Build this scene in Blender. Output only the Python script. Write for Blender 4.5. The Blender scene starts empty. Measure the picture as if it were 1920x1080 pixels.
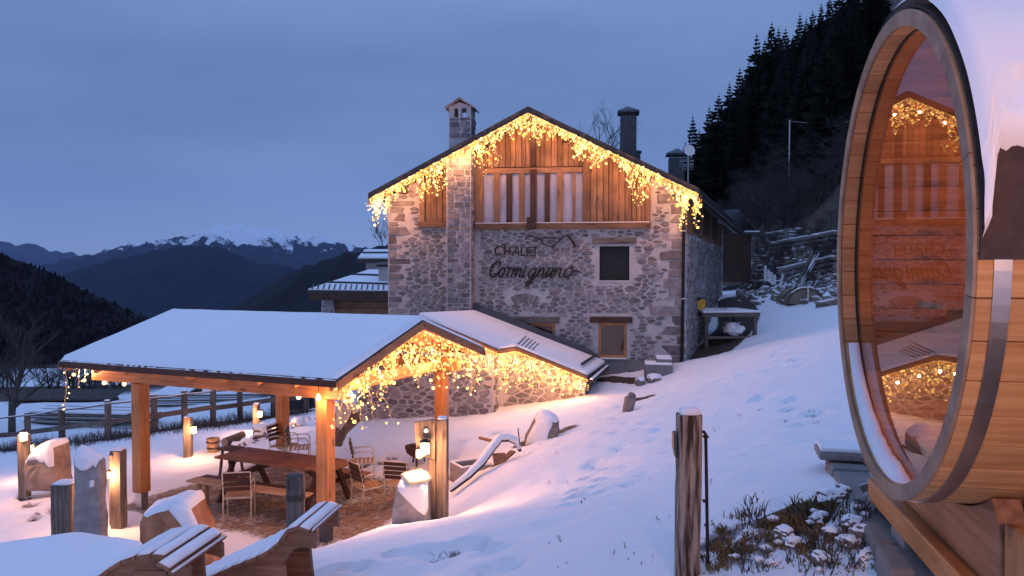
import bpy, bmesh, math, random
import numpy as np
from mathutils import Vector, Matrix, noise

# ---------------------------------------------------------------- camera, world, sun, exposure
SC = bpy.context.scene
COL = SC.collection
F, PIT = 1478.0, 0.025
R = math.radians
cam_d = bpy.data.cameras.new('camera')
cam = bpy.data.objects.new('camera', cam_d)
COL.objects.link(cam)
cam.location = (0, 0, 0)
cam.rotation_euler = (math.pi/2 - PIT, 0, 0)
cam_d.sensor_width = 36
cam_d.lens = 36*F/1920
cam_d.clip_start = 0.05
cam_d.clip_end = 30000
SC.camera = cam
SC.view_settings.view_transform = 'Standard'
SC.view_settings.look = 'None'
SC.view_settings.exposure = 0.6
SC.view_settings.gamma = 1
SC.view_settings.use_curve_mapping = False

SUN_EL, SUN_AZ = R(-1.5), R(200)      # sun is just below the ridges, behind the camera
W = bpy.data.worlds.new('World')
SC.world = W
W.use_nodes = True
wn, wl = W.node_tree.nodes, W.node_tree.links
wn.clear()
w_out = wn.new('ShaderNodeOutputWorld')
w_bg = wn.new('ShaderNodeBackground')
w_sky = wn.new('ShaderNodeTexSky')
w_sky.sky_type = 'NISHITA'
w_sky.sun_disc = False
w_sky.sun_elevation = R(4)
w_sky.sun_rotation = SUN_AZ
w_sky.altitude = 1200
w_sky.ozone_density = 3.0
w_tc = wn.new('ShaderNodeTexCoord')
w_mp = wn.new('ShaderNodeMapping')
w_mp.inputs['Scale'].default_value = (1.0, 1.0, 4.5)
w_no = wn.new('ShaderNodeTexNoise')
w_no.inputs['Scale'].default_value = 1.9
w_no.inputs['Detail'].default_value = 5
w_no.inputs['Roughness'].default_value = 0.5
w_cr = wn.new('ShaderNodeValToRGB')
w_cr.color_ramp.elements[0].position = 0.3
w_cr.color_ramp.elements[1].position = 0.72
w_cr.color_ramp.elements[0].color = (0.086, 0.136, 0.278, 1)
w_cr.color_ramp.elements[1].color = (0.136, 0.198, 0.372, 1)
# an overcast dusk deck: brighter and paler low down, darker blue up high
w_sp = wn.new('ShaderNodeSeparateXYZ')
w_mr = wn.new('ShaderNodeMapRange')
w_mr.inputs['From Min'].default_value = 0.0
w_mr.inputs['From Max'].default_value = 0.17
w_mr.interpolation_type = 'SMOOTHSTEP'
w_mr.inputs['From Min'].default_value = -0.03
w_hz = wn.new('ShaderNodeMix'); w_hz.data_type = 'RGBA'
w_hz.inputs[6].default_value = (0.195, 0.278, 0.505, 1)
w_mx = wn.new('ShaderNodeMix'); w_mx.data_type = 'RGBA'
w_mx.inputs[0].default_value = 0.95
w_sc = wn.new('ShaderNodeMix'); w_sc.data_type = 'RGBA'; w_sc.blend_type = 'MULTIPLY'
w_sc.inputs[0].default_value = 1.0
w_sc.inputs[7].default_value = (0.3, 0.3, 0.3, 1)
w_bg.inputs['Strength'].default_value = 1.0
wl.new(w_tc.outputs['Generated'], w_mp.inputs['Vector'])
wl.new(w_mp.outputs['Vector'], w_no.inputs['Vector'])
wl.new(w_no.outputs['Fac'], w_cr.inputs['Fac'])
wl.new(w_tc.outputs['Generated'], w_sp.inputs[0])
wl.new(w_sp.outputs['Z'], w_mr.inputs['Value'])
wl.new(w_mr.outputs['Result'], w_hz.inputs[0])
wl.new(w_cr.outputs['Color'], w_hz.inputs[7])
wl.new(w_sky.outputs['Color'], w_sc.inputs[6])
wl.new(w_sc.outputs[2], w_mx.inputs[6])
wl.new(w_hz.outputs[2], w_mx.inputs[7])
# an overcast deck is brightest overhead
w_zr = wn.new('ShaderNodeMapRange'); w_zr.interpolation_type = 'SMOOTHSTEP'
w_zr.inputs['From Min'].default_value = 0.2; w_zr.inputs['From Max'].default_value = 1.0
w_zr.inputs['To Min'].default_value = 1.0; w_zr.inputs['To Max'].default_value = 2.3
wl.new(w_sp.outputs['Z'], w_zr.inputs['Value']); wl.new(w_zr.outputs['Result'], w_bg.inputs['Strength'])
wl.new(w_mx.outputs[2], w_bg.inputs['Color'])
wl.new(w_bg.outputs['Background'], w_out.inputs['Surface'])

# ---------------------------------------------------------------- helpers
def ray(px, py):
    dx, dz = (px-960)/F, (540-py)/F
    c, s = math.cos(PIT), math.sin(PIT)
    return Vector((dx, c+dz*s, -s+dz*c))
def P(px, py, Y):
    d = ray(px, py)
    return d*(Y/d.y)
rnd = random.Random(7)
U = rnd.uniform

class Frame:
    """local frame: x along u, y along v (into the depth), z up"""
    def __init__(s, o, ang):
        s.o = Vector(o); s.a = ang
        s.u = Vector((math.cos(ang), math.sin(ang), 0)); s.v = Vector((-math.sin(ang), math.cos(ang), 0))
        s.m = Matrix.Translation(s.o) @ Matrix.Rotation(ang, 4, 'Z')
        s.i = s.m.inverted()
    def px(s, px, py, y=0.0):          # pixel ray meets the plane local y = const
        d = ray(px, py); p0 = s.o + s.v*y
        t = p0.dot(s.v)/d.dot(s.v)
        return s.i @ (d*t)
    def w(s, x, y, z): return s.m @ Vector((x, y, z))

def tag(o, label=None, cat=None, group=None, kind=None):
    if label: o['label'] = label
    if cat: o['category'] = cat
    if group: o['group'] = group
    if kind: o['kind'] = kind
    return o
def thing(name, label, cat, loc=(0,0,0), rz=0, group=None):
    o = bpy.data.objects.new(name, None); COL.objects.link(o)
    o.empty_display_size = 0.2
    o.location = loc; o.rotation_euler = (0, 0, rz)
    tag(o, label, cat, group)
    return o
def dup(o, parent=None):
    c = o.copy(); COL.objects.link(c)
    if parent: c.parent = parent
    for ch in KIDS.get(o.name, []): dup(ch, c)
    return c
KIDS = {}

class MB:
    def __init__(s): s.v = []; s.f = []; s.m = []; s.mi = 0
    def add(s, vs, fs):
        b = len(s.v); s.v.extend([tuple(v) for v in vs])
        for f in fs: s.f.append(tuple(b+i for i in f)); s.m.append(s.mi)
        return s
    def box(s, x0, x1, y0, y1, z0, z1):
        return s.add([(x0,y0,z0),(x1,y0,z0),(x1,y1,z0),(x0,y1,z0),(x0,y0,z1),(x1,y0,z1),(x1,y1,z1),(x0,y1,z1)],
            [(0,3,2,1),(4,5,6,7),(0,1,5,4),(1,2,6,5),(2,3,7,6),(3,0,4,7)])
    def beam(s, a, b, w, h, up=(0,0,1)):
        a, b, up = Vector(a), Vector(b), Vector(up)
        d = (b-a).normalized(); sd = d.cross(up)
        if sd.length < 1e-4: sd = d.cross(Vector((1,0,0)))
        sd.normalize(); u = sd.cross(d).normalized()
        vs = []
        for p in (a, b):
            for i, j in ((-1,-1),(1,-1),(1,1),(-1,1)): vs.append(p+sd*(w/2*i)+u*(h/2*j))
        return s.add(vs, [(0,1,2,3),(7,6,5,4),(0,4,5,1),(1,5,6,2),(2,6,7,3),(3,7,4,0)])
    def tube(s, pts, r, seg=8, caps=True, r1=None):
        pts = [Vector(p) for p in pts]; n = len(pts)
        if n < 2: return s
        vs = []; prev = None
        for i, p in enumerate(pts):
            d = (pts[min(i+1, n-1)]-pts[max(i-1, 0)])
            if d.length < 1e-9: d = Vector((0,0,1))
            d.normalize()
            if prev is None:
                a = d.cross(Vector((0,0,1)))
                if a.length < 0.1: a = d.cross(Vector((1,0,0)))
            else: a = prev - d*prev.dot(d)
            a.normalize(); prev = a; b = d.cross(a)
            rr = r if r1 is None else r+(r1-r)*i/(n-1)
            if isinstance(r, (list, tuple)): rr = r[i]
            for k in range(seg):
                t = 2*math.pi*k/seg; vs.append(p+a*(rr*math.cos(t))+b*(rr*math.sin(t)))
        fs = [(i*seg+k, i*seg+(k+1)%seg, (i+1)*seg+(k+1)%seg, (i+1)*seg+k) for i in range(n-1) for k in range(seg)]
        if caps: fs += [tuple(range(seg))[::-1], tuple((n-1)*seg+k for k in range(seg))]
        return s.add(vs, fs)
    def lathe(s, prof, c=(0,0,0), seg=20):
        c = Vector(c); vs = []
        for r, z in prof:
            for k in range(seg):
                t = 2*math.pi*k/seg; vs.append(c+Vector((r*math.cos(t), r*math.sin(t), z)))
        n = len(prof)
        fs = [(i*seg+k, i*seg+(k+1)%seg, (i+1)*seg+(k+1)%seg, (i+1)*seg+k) for i in range(n-1) for k in range(seg)]
        fs += [tuple(range(seg))[::-1], tuple((n-1)*seg+k for k in range(seg))]
        return s.add(vs, fs)
    def prism(s, poly, ext):
        """poly: list of 3D points, ext: extrusion vector"""
        n = len(poly); e = Vector(ext)
        vs = [Vector(p) for p in poly]+[Vector(p)+e for p in poly]
        fs = [tuple(range(n)), tuple(range(2*n-1, n-1, -1))]
        fs += [(i, i+n, (i+1)%n+n, (i+1)%n) for i in range(n)]
        return s.add(vs, fs)
    def build(s, name, mat, parent=None, world=False, bev=0, smooth=False, weld=False):
        me = bpy.data.meshes.new(name)
        vs = s.v
        if world and parent is not None:
            q = parent
            while q.parent: q = q.parent
            inv = (Matrix.Translation(q.location) @ Matrix.Rotation(q.rotation_euler.z, 4, 'Z')).inverted()
            vs = [tuple(inv @ Vector(v)) for v in vs]
        me.from_pydata(vs, [], s.f); me.validate()
        ms = mat if isinstance(mat, (list, tuple)) else [mat]
        for m in ms: me.materials.append(m)
        if len(ms) > 1 and len(me.polygons) == len(s.m): me.polygons.foreach_set('material_index', s.m)
        bm = bmesh.new(); bm.from_mesh(me)
        if weld: bmesh.ops.remove_doubles(bm, verts=bm.verts, dist=1e-4)
        bmesh.ops.recalc_face_normals(bm, faces=bm.faces); bm.to_mesh(me); bm.free()
        if smooth: me.polygons.foreach_set('use_smooth', [True]*len(me.polygons))
        o = bpy.data.objects.new(name, me); COL.objects.link(o)
        if parent is not None:
            o.parent = parent; KIDS.setdefault(parent.name, []).append(o)
        if bev:
            b = o.modifiers.new('bevel', 'BEVEL'); b.width = bev; b.segments = 2; b.limit_method = 'ANGLE'; b.angle_limit = R(40)
        return o

# ---------------------------------------------------------------- materials
def newmat(name):
    m = bpy.data.materials.new(name); m.use_nodes = True
    n = m.node_tree.nodes; n.clear()
    out = n.new('ShaderNodeOutputMaterial'); b = n.new('ShaderNodeBsdfPrincipled')
    m.node_tree.links.new(b.outputs[0], out.inputs[0])
    return m, n, m.node_tree.links, b
def surf(name, c0, c1, scale=8, stretch=(1,1,1), rough=0.8, bump=0.3, bscale=None, vary=0.0, metal=0, detail=6, dist=0.01, p0=0.3, p1=0.7, spec=0.3):
    m, n, l, b = newmat(name)
    tc = n.new('ShaderNodeTexCoord'); mp = n.new('ShaderNodeMapping'); mp.inputs['Scale'].default_value = stretch
    l.new(tc.outputs['Object'], mp.inputs[0])
    oi = n.new('ShaderNodeObjectInfo'); ge = n.new('ShaderNodeNewGeometry')
    ad = n.new('ShaderNodeMath'); ad.operation = 'ADD'
    l.new(oi.outputs['Random'], ad.inputs[0]); l.new(ge.outputs['Random Per Island'], ad.inputs[1])
    fr = n.new('ShaderNodeMath'); fr.operation = 'FRACT'; l.new(ad.outputs[0], fr.inputs[0])
    va = n.new('ShaderNodeVectorMath'); va.operation = 'ADD'
    mu = n.new('ShaderNodeMath'); mu.operation = 'MULTIPLY'; mu.inputs[1].default_value = 37.0 if vary else 0.0
    l.new(fr.outputs[0], mu.inputs[0]); l.new(mp.outputs[0], va.inputs[0]); l.new(mu.outputs[0], va.inputs[1])
    t = n.new('ShaderNodeTexNoise'); t.inputs['Scale'].default_value = scale; t.inputs['Detail'].default_value = detail; t.inputs['Roughness'].default_value = 0.6
    l.new(va.outputs[0], t.inputs['Vector'])
    cr = n.new('ShaderNodeValToRGB'); cr.color_ramp.elements[0].position = p0; cr.color_ramp.elements[1].position = p1
    cr.color_ramp.elements[0].color = (*c0, 1); cr.color_ramp.elements[1].color = (*c1, 1)
    l.new(t.outputs['Fac'], cr.inputs[0])
    hs = n.new('ShaderNodeHueSaturation')
    mr = n.new('ShaderNodeMapRange'); mr.inputs['To Min'].default_value = 1-vary; mr.inputs['To Max'].default_value = 1+vary
    l.new(fr.outputs[0], mr.inputs[0]); l.new(mr.outputs[0], hs.inputs['Value']); l.new(cr.outputs[0], hs.inputs['Color'])
    l.new(hs.outputs[0], b.inputs['Base Color'])
    b.inputs['Roughness'].default_value = rough; b.inputs['Metallic'].default_value = metal
    b.inputs['Specular IOR Level'].default_value = spec
    if bump:
        t2 = n.new('ShaderNodeTexNoise'); t2.inputs['Scale'].default_value = bscale or scale*2.5; t2.inputs['Detail'].default_value = 5
        l.new(va.outputs[0], t2.inputs['Vector'])
        bp = n.new('ShaderNodeBump'); bp.inputs['Strength'].default_value = bump; bp.inputs['Distance'].default_value = dist
        l.new(t2.outputs['Fac'], bp.inputs['Height']); l.new(bp.outputs[0], b.inputs['Normal'])
    return m
def emis(name, col, st, sample=False):
    m = bpy.data.materials.new(name); m.use_nodes = True
    n = m.node_tree.nodes; n.clear()
    out = n.new('ShaderNodeOutputMaterial'); e = n.new('ShaderNodeEmission')
    e.inputs[0].default_value = (*col, 1); e.inputs[1].default_value = st
    m.node_tree.links.new(e.outputs[0], out.inputs[0])
    if not sample: m.cycles.emission_sampling = 'NONE'
    return m

M = {}
M['snow'] = surf('snow', (.80,.82,.85), (.88,.89,.91), 3, rough=.65, bump=.25, bscale=14, dist=.02, spec=.2)
M['roof_snow'] = surf('roof_snow', (.84,.86,.89), (.88,.89,.91), 1.2, rough=.7, bump=.10, bscale=30, dist=.01, spec=.2)
def wood(name, c0, c1, axis, rough=.6, vary=.12, bump=.35, spec=.35, knots=True):
    st = {'x': (.35,6,6), 'y': (6,.35,6), 'z': (6,6,.35)}[axis]
    m = surf(name, c0, c1, 5, st, rough, bump, 9, vary, dist=.004, spec=spec)
    n, l = m.node_tree.nodes, m.node_tree.links; b = [q for q in n if q.type == 'BSDF_PRINCIPLED'][0]; hs = [q for q in n if q.type == 'HUE_SAT'][0]
    tc = [q for q in n if q.type == 'TEX_COORD'][0]; mp = n.new('ShaderNodeMapping'); mp.inputs['Scale'].default_value = {'x': (2.2,6,6), 'y': (6,2.2,6), 'z': (6,6,2.2)}[axis]
    v = n.new('ShaderNodeTexVoronoi'); v.inputs['Scale'].default_value = .9; v.inputs['Randomness'].default_value = 1
    l.new(tc.outputs['Object'], mp.inputs[0]); l.new(mp.outputs[0], v.inputs['Vector'])
    r = n.new('ShaderNodeMapRange'); r.inputs['From Min'].default_value = .07; r.inputs['From Max'].default_value = .20; r.inputs['To Min'].default_value = .38; r.inputs['To Max'].default_value = 1.0
    l.new(v.outputs['Distance'], r.inputs['Value'])
    big = n.new('ShaderNodeTexNoise'); big.inputs['Scale'].default_value = 1.7; big.inputs['Detail'].default_value = 3; l.new(tc.outputs['Object'], big.inputs['Vector'])
    r2 = n.new('ShaderNodeMapRange'); r2.inputs['From Min'].default_value = .3; r2.inputs['From Max'].default_value = .7; r2.inputs['To Min'].default_value = .72; r2.inputs['To Max'].default_value = 1.15
    l.new(big.outputs['Fac'], r2.inputs['Value'])
    mm = n.new('ShaderNodeMath'); mm.operation = 'MULTIPLY'; l.new(r.outputs[0], mm.inputs[0]); l.new(r2.outputs[0], mm.inputs[1])
    sc = n.new('ShaderNodeVectorMath'); sc.operation = 'SCALE'; l.new(hs.outputs[0], sc.inputs[0]); l.new(mm.outputs[0], sc.inputs['Scale']); l.new(sc.outputs[0], b.inputs['Base Color'])
    return m
for ax in 'xyz':
    M['larch_'+ax] = wood('larch_'+ax, (.34,.135,.042), (.58,.26,.095), ax, .5)
    M['board_'+ax] = wood('board_'+ax, (.16,.085,.05), (.34,.19,.105), ax, .8, .3)
    M['old_'+ax] = wood('old_'+ax, (.07,.058,.05), (.24,.20,.17), ax, .9, .15, .8)
    M['dark_'+ax] = wood('dark_'+ax, (.045,.02,.013), (.10,.045,.027), ax, .55)
    M['pale_'+ax] = wood('pale_'+ax, (.36,.23,.13), (.55,.38,.23), ax, .7)
    M['sauna_'+ax] = wood('sauna_'+ax, (.44,.20,.07), (.68,.38,.16), ax, .5, .16)
    M['slat_'+ax] = wood('slat_'+ax, (.19,.085,.042), (.36,.18,.10), ax, .6)
M['ringwood'] = surf('ringwood', (.20,.135,.10), (.38,.27,.19), 6, rough=.8, bump=.4, vary=.1)
M['stone'] = surf('stone', (.16,.137,.135), (.33,.285,.28), 5, rough=.9, bump=.7, bscale=22, vary=.36, dist=.02)
M['mortar'] = surf('mortar', (.40,.365,.36), (.56,.51,.50), 4, rough=.95, bump=.8, bscale=18, dist=.02)
M['rock'] = surf('rock', (.13,.11,.105), (.29,.25,.23), 4, rough=.9, bump=.8, bscale=12, dist=.02)
M['granite'] = surf('granite', (.20,.185,.18), (.38,.35,.34), 6, rough=.9, bump=.6, bscale=25, dist=.015)
M['redrock'] = surf('redrock', (.22,.085,.04), (.52,.27,.15), 3, (1,1,.5), rough=.9, bump=.8, bscale=9, dist=.03)
M['tanrock'] = surf('tanrock', (.20,.14,.11), (.40,.30,.235), 4, rough=.9, bump=.8, bscale=12, dist=.02)
M['roofmetal'] = surf('roofmetal', (.025,.024,.028), (.045,.042,.048), 6, rough=.45, bump=.05, spec=.4)
M['felt'] = surf('felt', (.055,.035,.03), (.085,.055,.048), 20, rough=.95, bump=.3, bscale=80)
M['steel'] = surf('steel', (.42,.42,.43), (.55,.55,.56), 8, rough=.32, bump=.02, metal=1)
M['darkmetal'] = surf('darkmetal', (.02,.02,.022), (.035,.035,.038), 8, rough=.4, bump=.05, metal=.6)
M['greymetal'] = surf('greymetal', (.05,.055,.065), (.08,.085,.095), 6, rough=.5, bump=.05)
M['whitemetal'] = surf('whitemetal', (.55,.5,.42), (.65,.6,.5), 8, rough=.4, bump=0)
M['plastic_sheet'] = surf('plastic_sheet', (.30,.29,.35), (.50,.48,.56), 2.2, (1,1,.5), rough=.35, bump=.6, bscale=3, dist=.05)
M['cement'] = surf('cement', (.17,.16,.155), (.25,.235,.23), 3, rough=.9, bump=.4, bscale=15)
M['plaster'] = surf('plaster', (.42,.38,.36), (.52,.48,.45), 4, rough=.9, bump=.3)
M['white'] = surf('white', (.7,.7,.68), (.8,.8,.78), 4, rough=.6, bump=.1)
M['yellow'] = surf('yellow', (.55,.30,.03), (.65,.36,.05), 4, rough=.6, bump=.1)
M['tarp'] = surf('tarp', (.17,.14,.10), (.26,.215,.16), 3, rough=.7, bump=.5, bscale=8)
M['bluetarp'] = surf('bluetarp', (.02,.07,.16), (.03,.10,.22), 3, rough=.5, bump=.5)
M['bark'] = surf('bark', (.045,.036,.032), (.11,.09,.08), 8, (1,1,.3), rough=.95, bump=.8)
M['needles'] = surf('needles', (.010,.017,.014), (.028,.040,.030), .8, rough=.9, bump=0, vary=.4)
M['twigs'] = surf('twigs', (.045,.036,.036), (.085,.07,.065), 2, rough=.95, bump=0, vary=.3)
M['grass'] = surf('grass', (.085,.06,.025), (.24,.17,.075), 5, rough=.9, bump=0, vary=.4)
M['burlap'] = surf('burlap', (.22,.18,.15), (.34,.29,.25), 12, rough=.95, bump=.6)
M['wire'] = surf('wire', (.5,.42,.25), (.6,.5,.3), 5, rough=.5, bump=0)
M['black'] = surf('black', (.012,.012,.013), (.02,.02,.02), 5, rough=.5, bump=0)
M['cushion'] = surf('cushion', (.55,.50,.36), (.66,.60,.44), 8, rough=.85, bump=.3)
def bulbmat(name, c0, c1):
    m = emis(name, c0, 1.0); n = m.node_tree.nodes; l = m.node_tree.links
    e = [q for q in n if q.type == 'EMISSION'][0]
    ge = n.new('ShaderNodeNewGeometry'); cr = n.new('ShaderNodeMix'); cr.data_type = 'RGBA'
    cr.inputs[6].default_value = (*c0, 1); cr.inputs[7].default_value = (*c1, 1); cr.clamp_factor = True
    l.new(ge.outputs['Random Per Island'], cr.inputs[0]); l.new(cr.outputs[2], e.inputs[0]); return m
M['bulb'] = bulbmat('bulb', (1.1, .50, .06), (3.6, 2.0, .60))
M['bulbwhite'] = bulbmat('bulbwhite', (1.0, .55, .25), (2.4, 1.7, .95))
M['lampglass'] = emis('lampglass', (1.0, .62, .24), 7.0)

def glassmat(name, tint, ior, rough=0.0, trans=1.0):
    m = bpy.data.materials.new(name); m.use_nodes = True
    n = m.node_tree.nodes; l = m.node_tree.links; n.clear()
    out = n.new('ShaderNodeOutputMaterial'); mx = n.new('ShaderNodeMixShader')
    fr = n.new('ShaderNodeFresnel'); fr.inputs[0].default_value = ior
    g = n.new('ShaderNodeBsdfGlossy'); g.inputs['Roughness'].default_value = rough
    if trans: t = n.new('ShaderNodeBsdfTransparent'); t.inputs[0].default_value = (*tint, 1)
    else: t = n.new('ShaderNodeBsdfDiffuse'); t.inputs[0].default_value = (*tint, 1)
    # a thin pane reflects at its outer face only
    ge = n.new('ShaderNodeNewGeometry'); iv = n.new('ShaderNodeMath'); iv.operation = 'SUBTRACT'; iv.inputs[0].default_value = 1; l.new(ge.outputs['Backfacing'], iv.inputs[1])
    mu = n.new('ShaderNodeMath'); mu.operation = 'MULTIPLY'; l.new(fr.outputs[0], mu.inputs[0]); l.new(iv.outputs[0], mu.inputs[1])
    l.new(mu.outputs[0], mx.inputs[0]); l.new(t.outputs[0], mx.inputs[1]); l.new(g.outputs[0], mx.inputs[2]); l.new(mx.outputs[0], out.inputs[0])
    return m
M['sauna_glass'] = glassmat('sauna_glass', (.92,.86,.80), 1.7)
M['window_glass'] = glassmat('window_glass', (.10,.055,.035), 1.8, 0.03, 0)

WARM = (1.0, .43, .20)
def lamp(name, parent, loc, power, col=WARM, r=.06):
    d = bpy.data.lights.new(name, 'POINT'); d.energy = power; d.color = col; d.shadow_soft_size = r
    o = bpy.data.objects.new(name, d); COL.objects.link(o); o.location = loc
    if parent is not None: o.parent = parent
    return o

# ---------------------------------------------------------------- terrain
def ctl(px, py, Y):
    p = P(px, py, Y); return (p.x, p.y, p.z)
CTRL = [(0,0,-1.65),(0,-4,-1.55),(3,-4,-1.4),(-4,-3,-2.3),(-4,1,-2.45),(-4,5,-2.75),(2,2,-1.5),(4,3,-1.42),(5.5,6,-1.35),(1.7,4,-1.55),
    ctl(1290,1078,4.5), ctl(960,1080,5.1), ctl(760,1080,5.9), ctl(590,1072,6.3), (-2.2,6.2,-2.62),(-3.2,5.5,-2.66),(-3,7.5,-2.95),(-2.3,8.6,-3.1),
    ctl(640,1012,9.6), ctl(700,988,10.0), ctl(765,978,10.6), ctl(828,976,10.5), ctl(1000,950,8.0),
    (-2.4,11.3,-4.15),(-3,12,-4.18),(-6.3,13.4,-4.18),(-4,14,-4.18),(-5,17,-4.18),(-2.2,13,-4.16),(-1.7,15,-4.14),(-3,16,-4.15),(-5,11.6,-4.16),(-6.8,12,-4.17),(-8,12.3,-4.17),
    (-4.6,9.2,-3.85),(-6.2,8.2,-3.9),(-9,8,-4.3),(-8,15.5,-4.2),(-10,15,-4.25),
    ctl(900,885,13), ctl(985,828,15.5), ctl(1100,800,16), ctl(925,778,18.6), ctl(700,788,19.2), ctl(860,880,15.2), ctl(850,935,12),
    ctl(355,855,17.5), ctl(483,805,20), ctl(250,812,21), ctl(20,872,18), ctl(560,790,21.5), ctl(640,790,20.5),
    ctl(120,832,24), ctl(450,785,24), ctl(0,845,23), ctl(560,770,24), ctl(-150,860,23),
    ctl(100,802,30), ctl(60,772,36), ctl(300,775,32), ctl(580,778,30), ctl(-200,800,32),
    ctl(1095,742,20), ctl(1130,712,23), ctl(1278,679,23.3), ctl(1180,766,17.6), ctl(1210,722,21),
    ctl(1300,800,11.5), ctl(1400,720,14.5), ctl(1500,640,19), ctl(1560,700,12.5), ctl(1600,840,6.6), ctl(1640,940,4.5),
    ctl(1400,548,34), ctl(1560,572,28), ctl(1385,606,29), ctl(1340,660,25), ctl(1480,545,38), ctl(1370,548,38), (14,30,-.6),(12,18,-.9),(9,9,-1.0),(8,2,-1.0),
    (0,30,-3.6),(-6,32,-4.8),(4,36,-2.4)]
CT = np.array(CTRL, float)
def tps_fit(pts, lam=0.12):
    x = pts[:, :2]; z = pts[:, 2]; n = len(pts)
    d = np.linalg.norm(x[:, None]-x[None], axis=2)
    K = np.where(d > 0, d*d*np.log(np.maximum(d, 1e-9)), 0) + lam*np.eye(n)
    Pm = np.hstack([np.ones((n, 1)), x]); A = np.zeros((n+3, n+3)); A[:n, :n] = K; A[:n, n:] = Pm; A[n:, :n] = Pm.T
    return np.linalg.solve(A, np.concatenate([z, np.zeros(3)]))
TW = tps_fit(CT)
def tps(X, Y):
    X = np.asarray(X, float); Y = np.asarray(Y, float); s = TW[-3]+TW[-2]*X+TW[-1]*Y
    for i in range(len(CT)):
        r2 = (X-CT[i, 0])**2+(Y-CT[i, 1])**2
        s = s+TW[i]*0.5*r2*np.log(np.maximum(r2, 1e-12))
    return s
def sstep(a, b, x):
    t = np.clip((x-a)/(b-a), 0, 1); return t*t*(3-2*t)
def farz(X, Y):
    rx = sstep(-8, 10, X)
    left = -4.6-0.105*np.maximum(Y-22, 0)*(1+0*X)-0.02*np.maximum(-X-12, 0)
    left = np.maximum(left, -430)
    right = -1.2+0*X
    k = X-(9.8+0.09*Y)
    hill = 1.05*np.where(k > 30, k, np.log1p(np.exp(np.clip(k*1.0, -30, 30))))
    hill = np.minimum(hill, 260+0*hill)
    z = left*(1-rx)+right*rx+hill*sstep(5, 30, Y+np.maximum(X-14, 0))
    return z
def gz(X, Y):
    X = np.asarray(X, float); Y = np.asarray(Y, float)
    w = sstep(-22, -13, X)*(1-sstep(11, 15, X))*(1-sstep(33, 44, Y))*sstep(-12, -5, Y)
    Xc = np.clip(X, -22, 15); Yc = np.clip(Y, -8, 44)
    return w*tps(Xc, Yc)+(1-w)*farz(X, Y)
def G(x, y): return float(gz(x, y))
def ground_px(px, py, y0=3.0, y1=60.0):
    """first point where a view ray meets the terrain"""
    d = ray(px, py); last = None
    t = y0
    while t < y1:
        p = d*(t/d.y)
        if p.z < G(p.x, p.y):
            lo, hi = max(t-.5, y0), t
            for _ in range(7):
                mid = (lo+hi)/2; p = d*(mid/d.y)
                if p.z < G(p.x, p.y): hi = mid
                else: lo = mid
            return d*(hi/d.y)
        t += 0.5
    return d*(y1/d.y)

def axis_pts(lo, hi, a, b, fine, grow):
    pts = list(np.arange(a, b+1e-6, fine)); s = fine; x = b
    while x < hi: s *= grow; x += s; pts.append(x)
    s = fine; x = a; left = []
    while x > lo: s *= grow; x -= s; left.append(x)
    return np.array(left[::-1]+pts)
gx = axis_pts(-4000, 3500, -9.0, 7.0, .095, 1.075)
gy = axis_pts(-60, 6500, 3.0, 21.0, .095, 1.06)
GX, GY = np.meshgrid(gx, gy)
GZ = gz(GX, GY)
# small relief: drifts, tussocks, trodden prints
def fbm(X, Y, s, oct=3, seed=0.0):
    out = np.zeros(X.shape); fl = out.ravel(); xs = X.ravel(); ys = Y.ravel()
    for i in range(fl.size):
        fl[i] = noise.fractal(Vector((xs[i]*s+seed, ys[i]*s, seed)), 1.0, 2.0, oct)
    return out
near = (np.abs(GX) < 30) & (GY < 60) & (GY > -6)
relief = np.zeros(GX.shape)
idx = np.where(near)
for i, j in zip(*idx):
    x, y = GX[i, j], GY[i, j]
    relief[i, j] = .05*noise.fractal(Vector((x*.55, y*.55, 1.3)), 1.0, 2.0, 2)+.026*noise.fractal(Vector((x*2.6, y*2.6, 4.1)), .9, 2.0, 3)+.04*max(0, noise.noise(Vector((x*.4, y*.4, 8)))+.3)*noise.fractal(Vector((x*6.5, y*6.5, 2.2)), .8, 2.0, 2)
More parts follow.
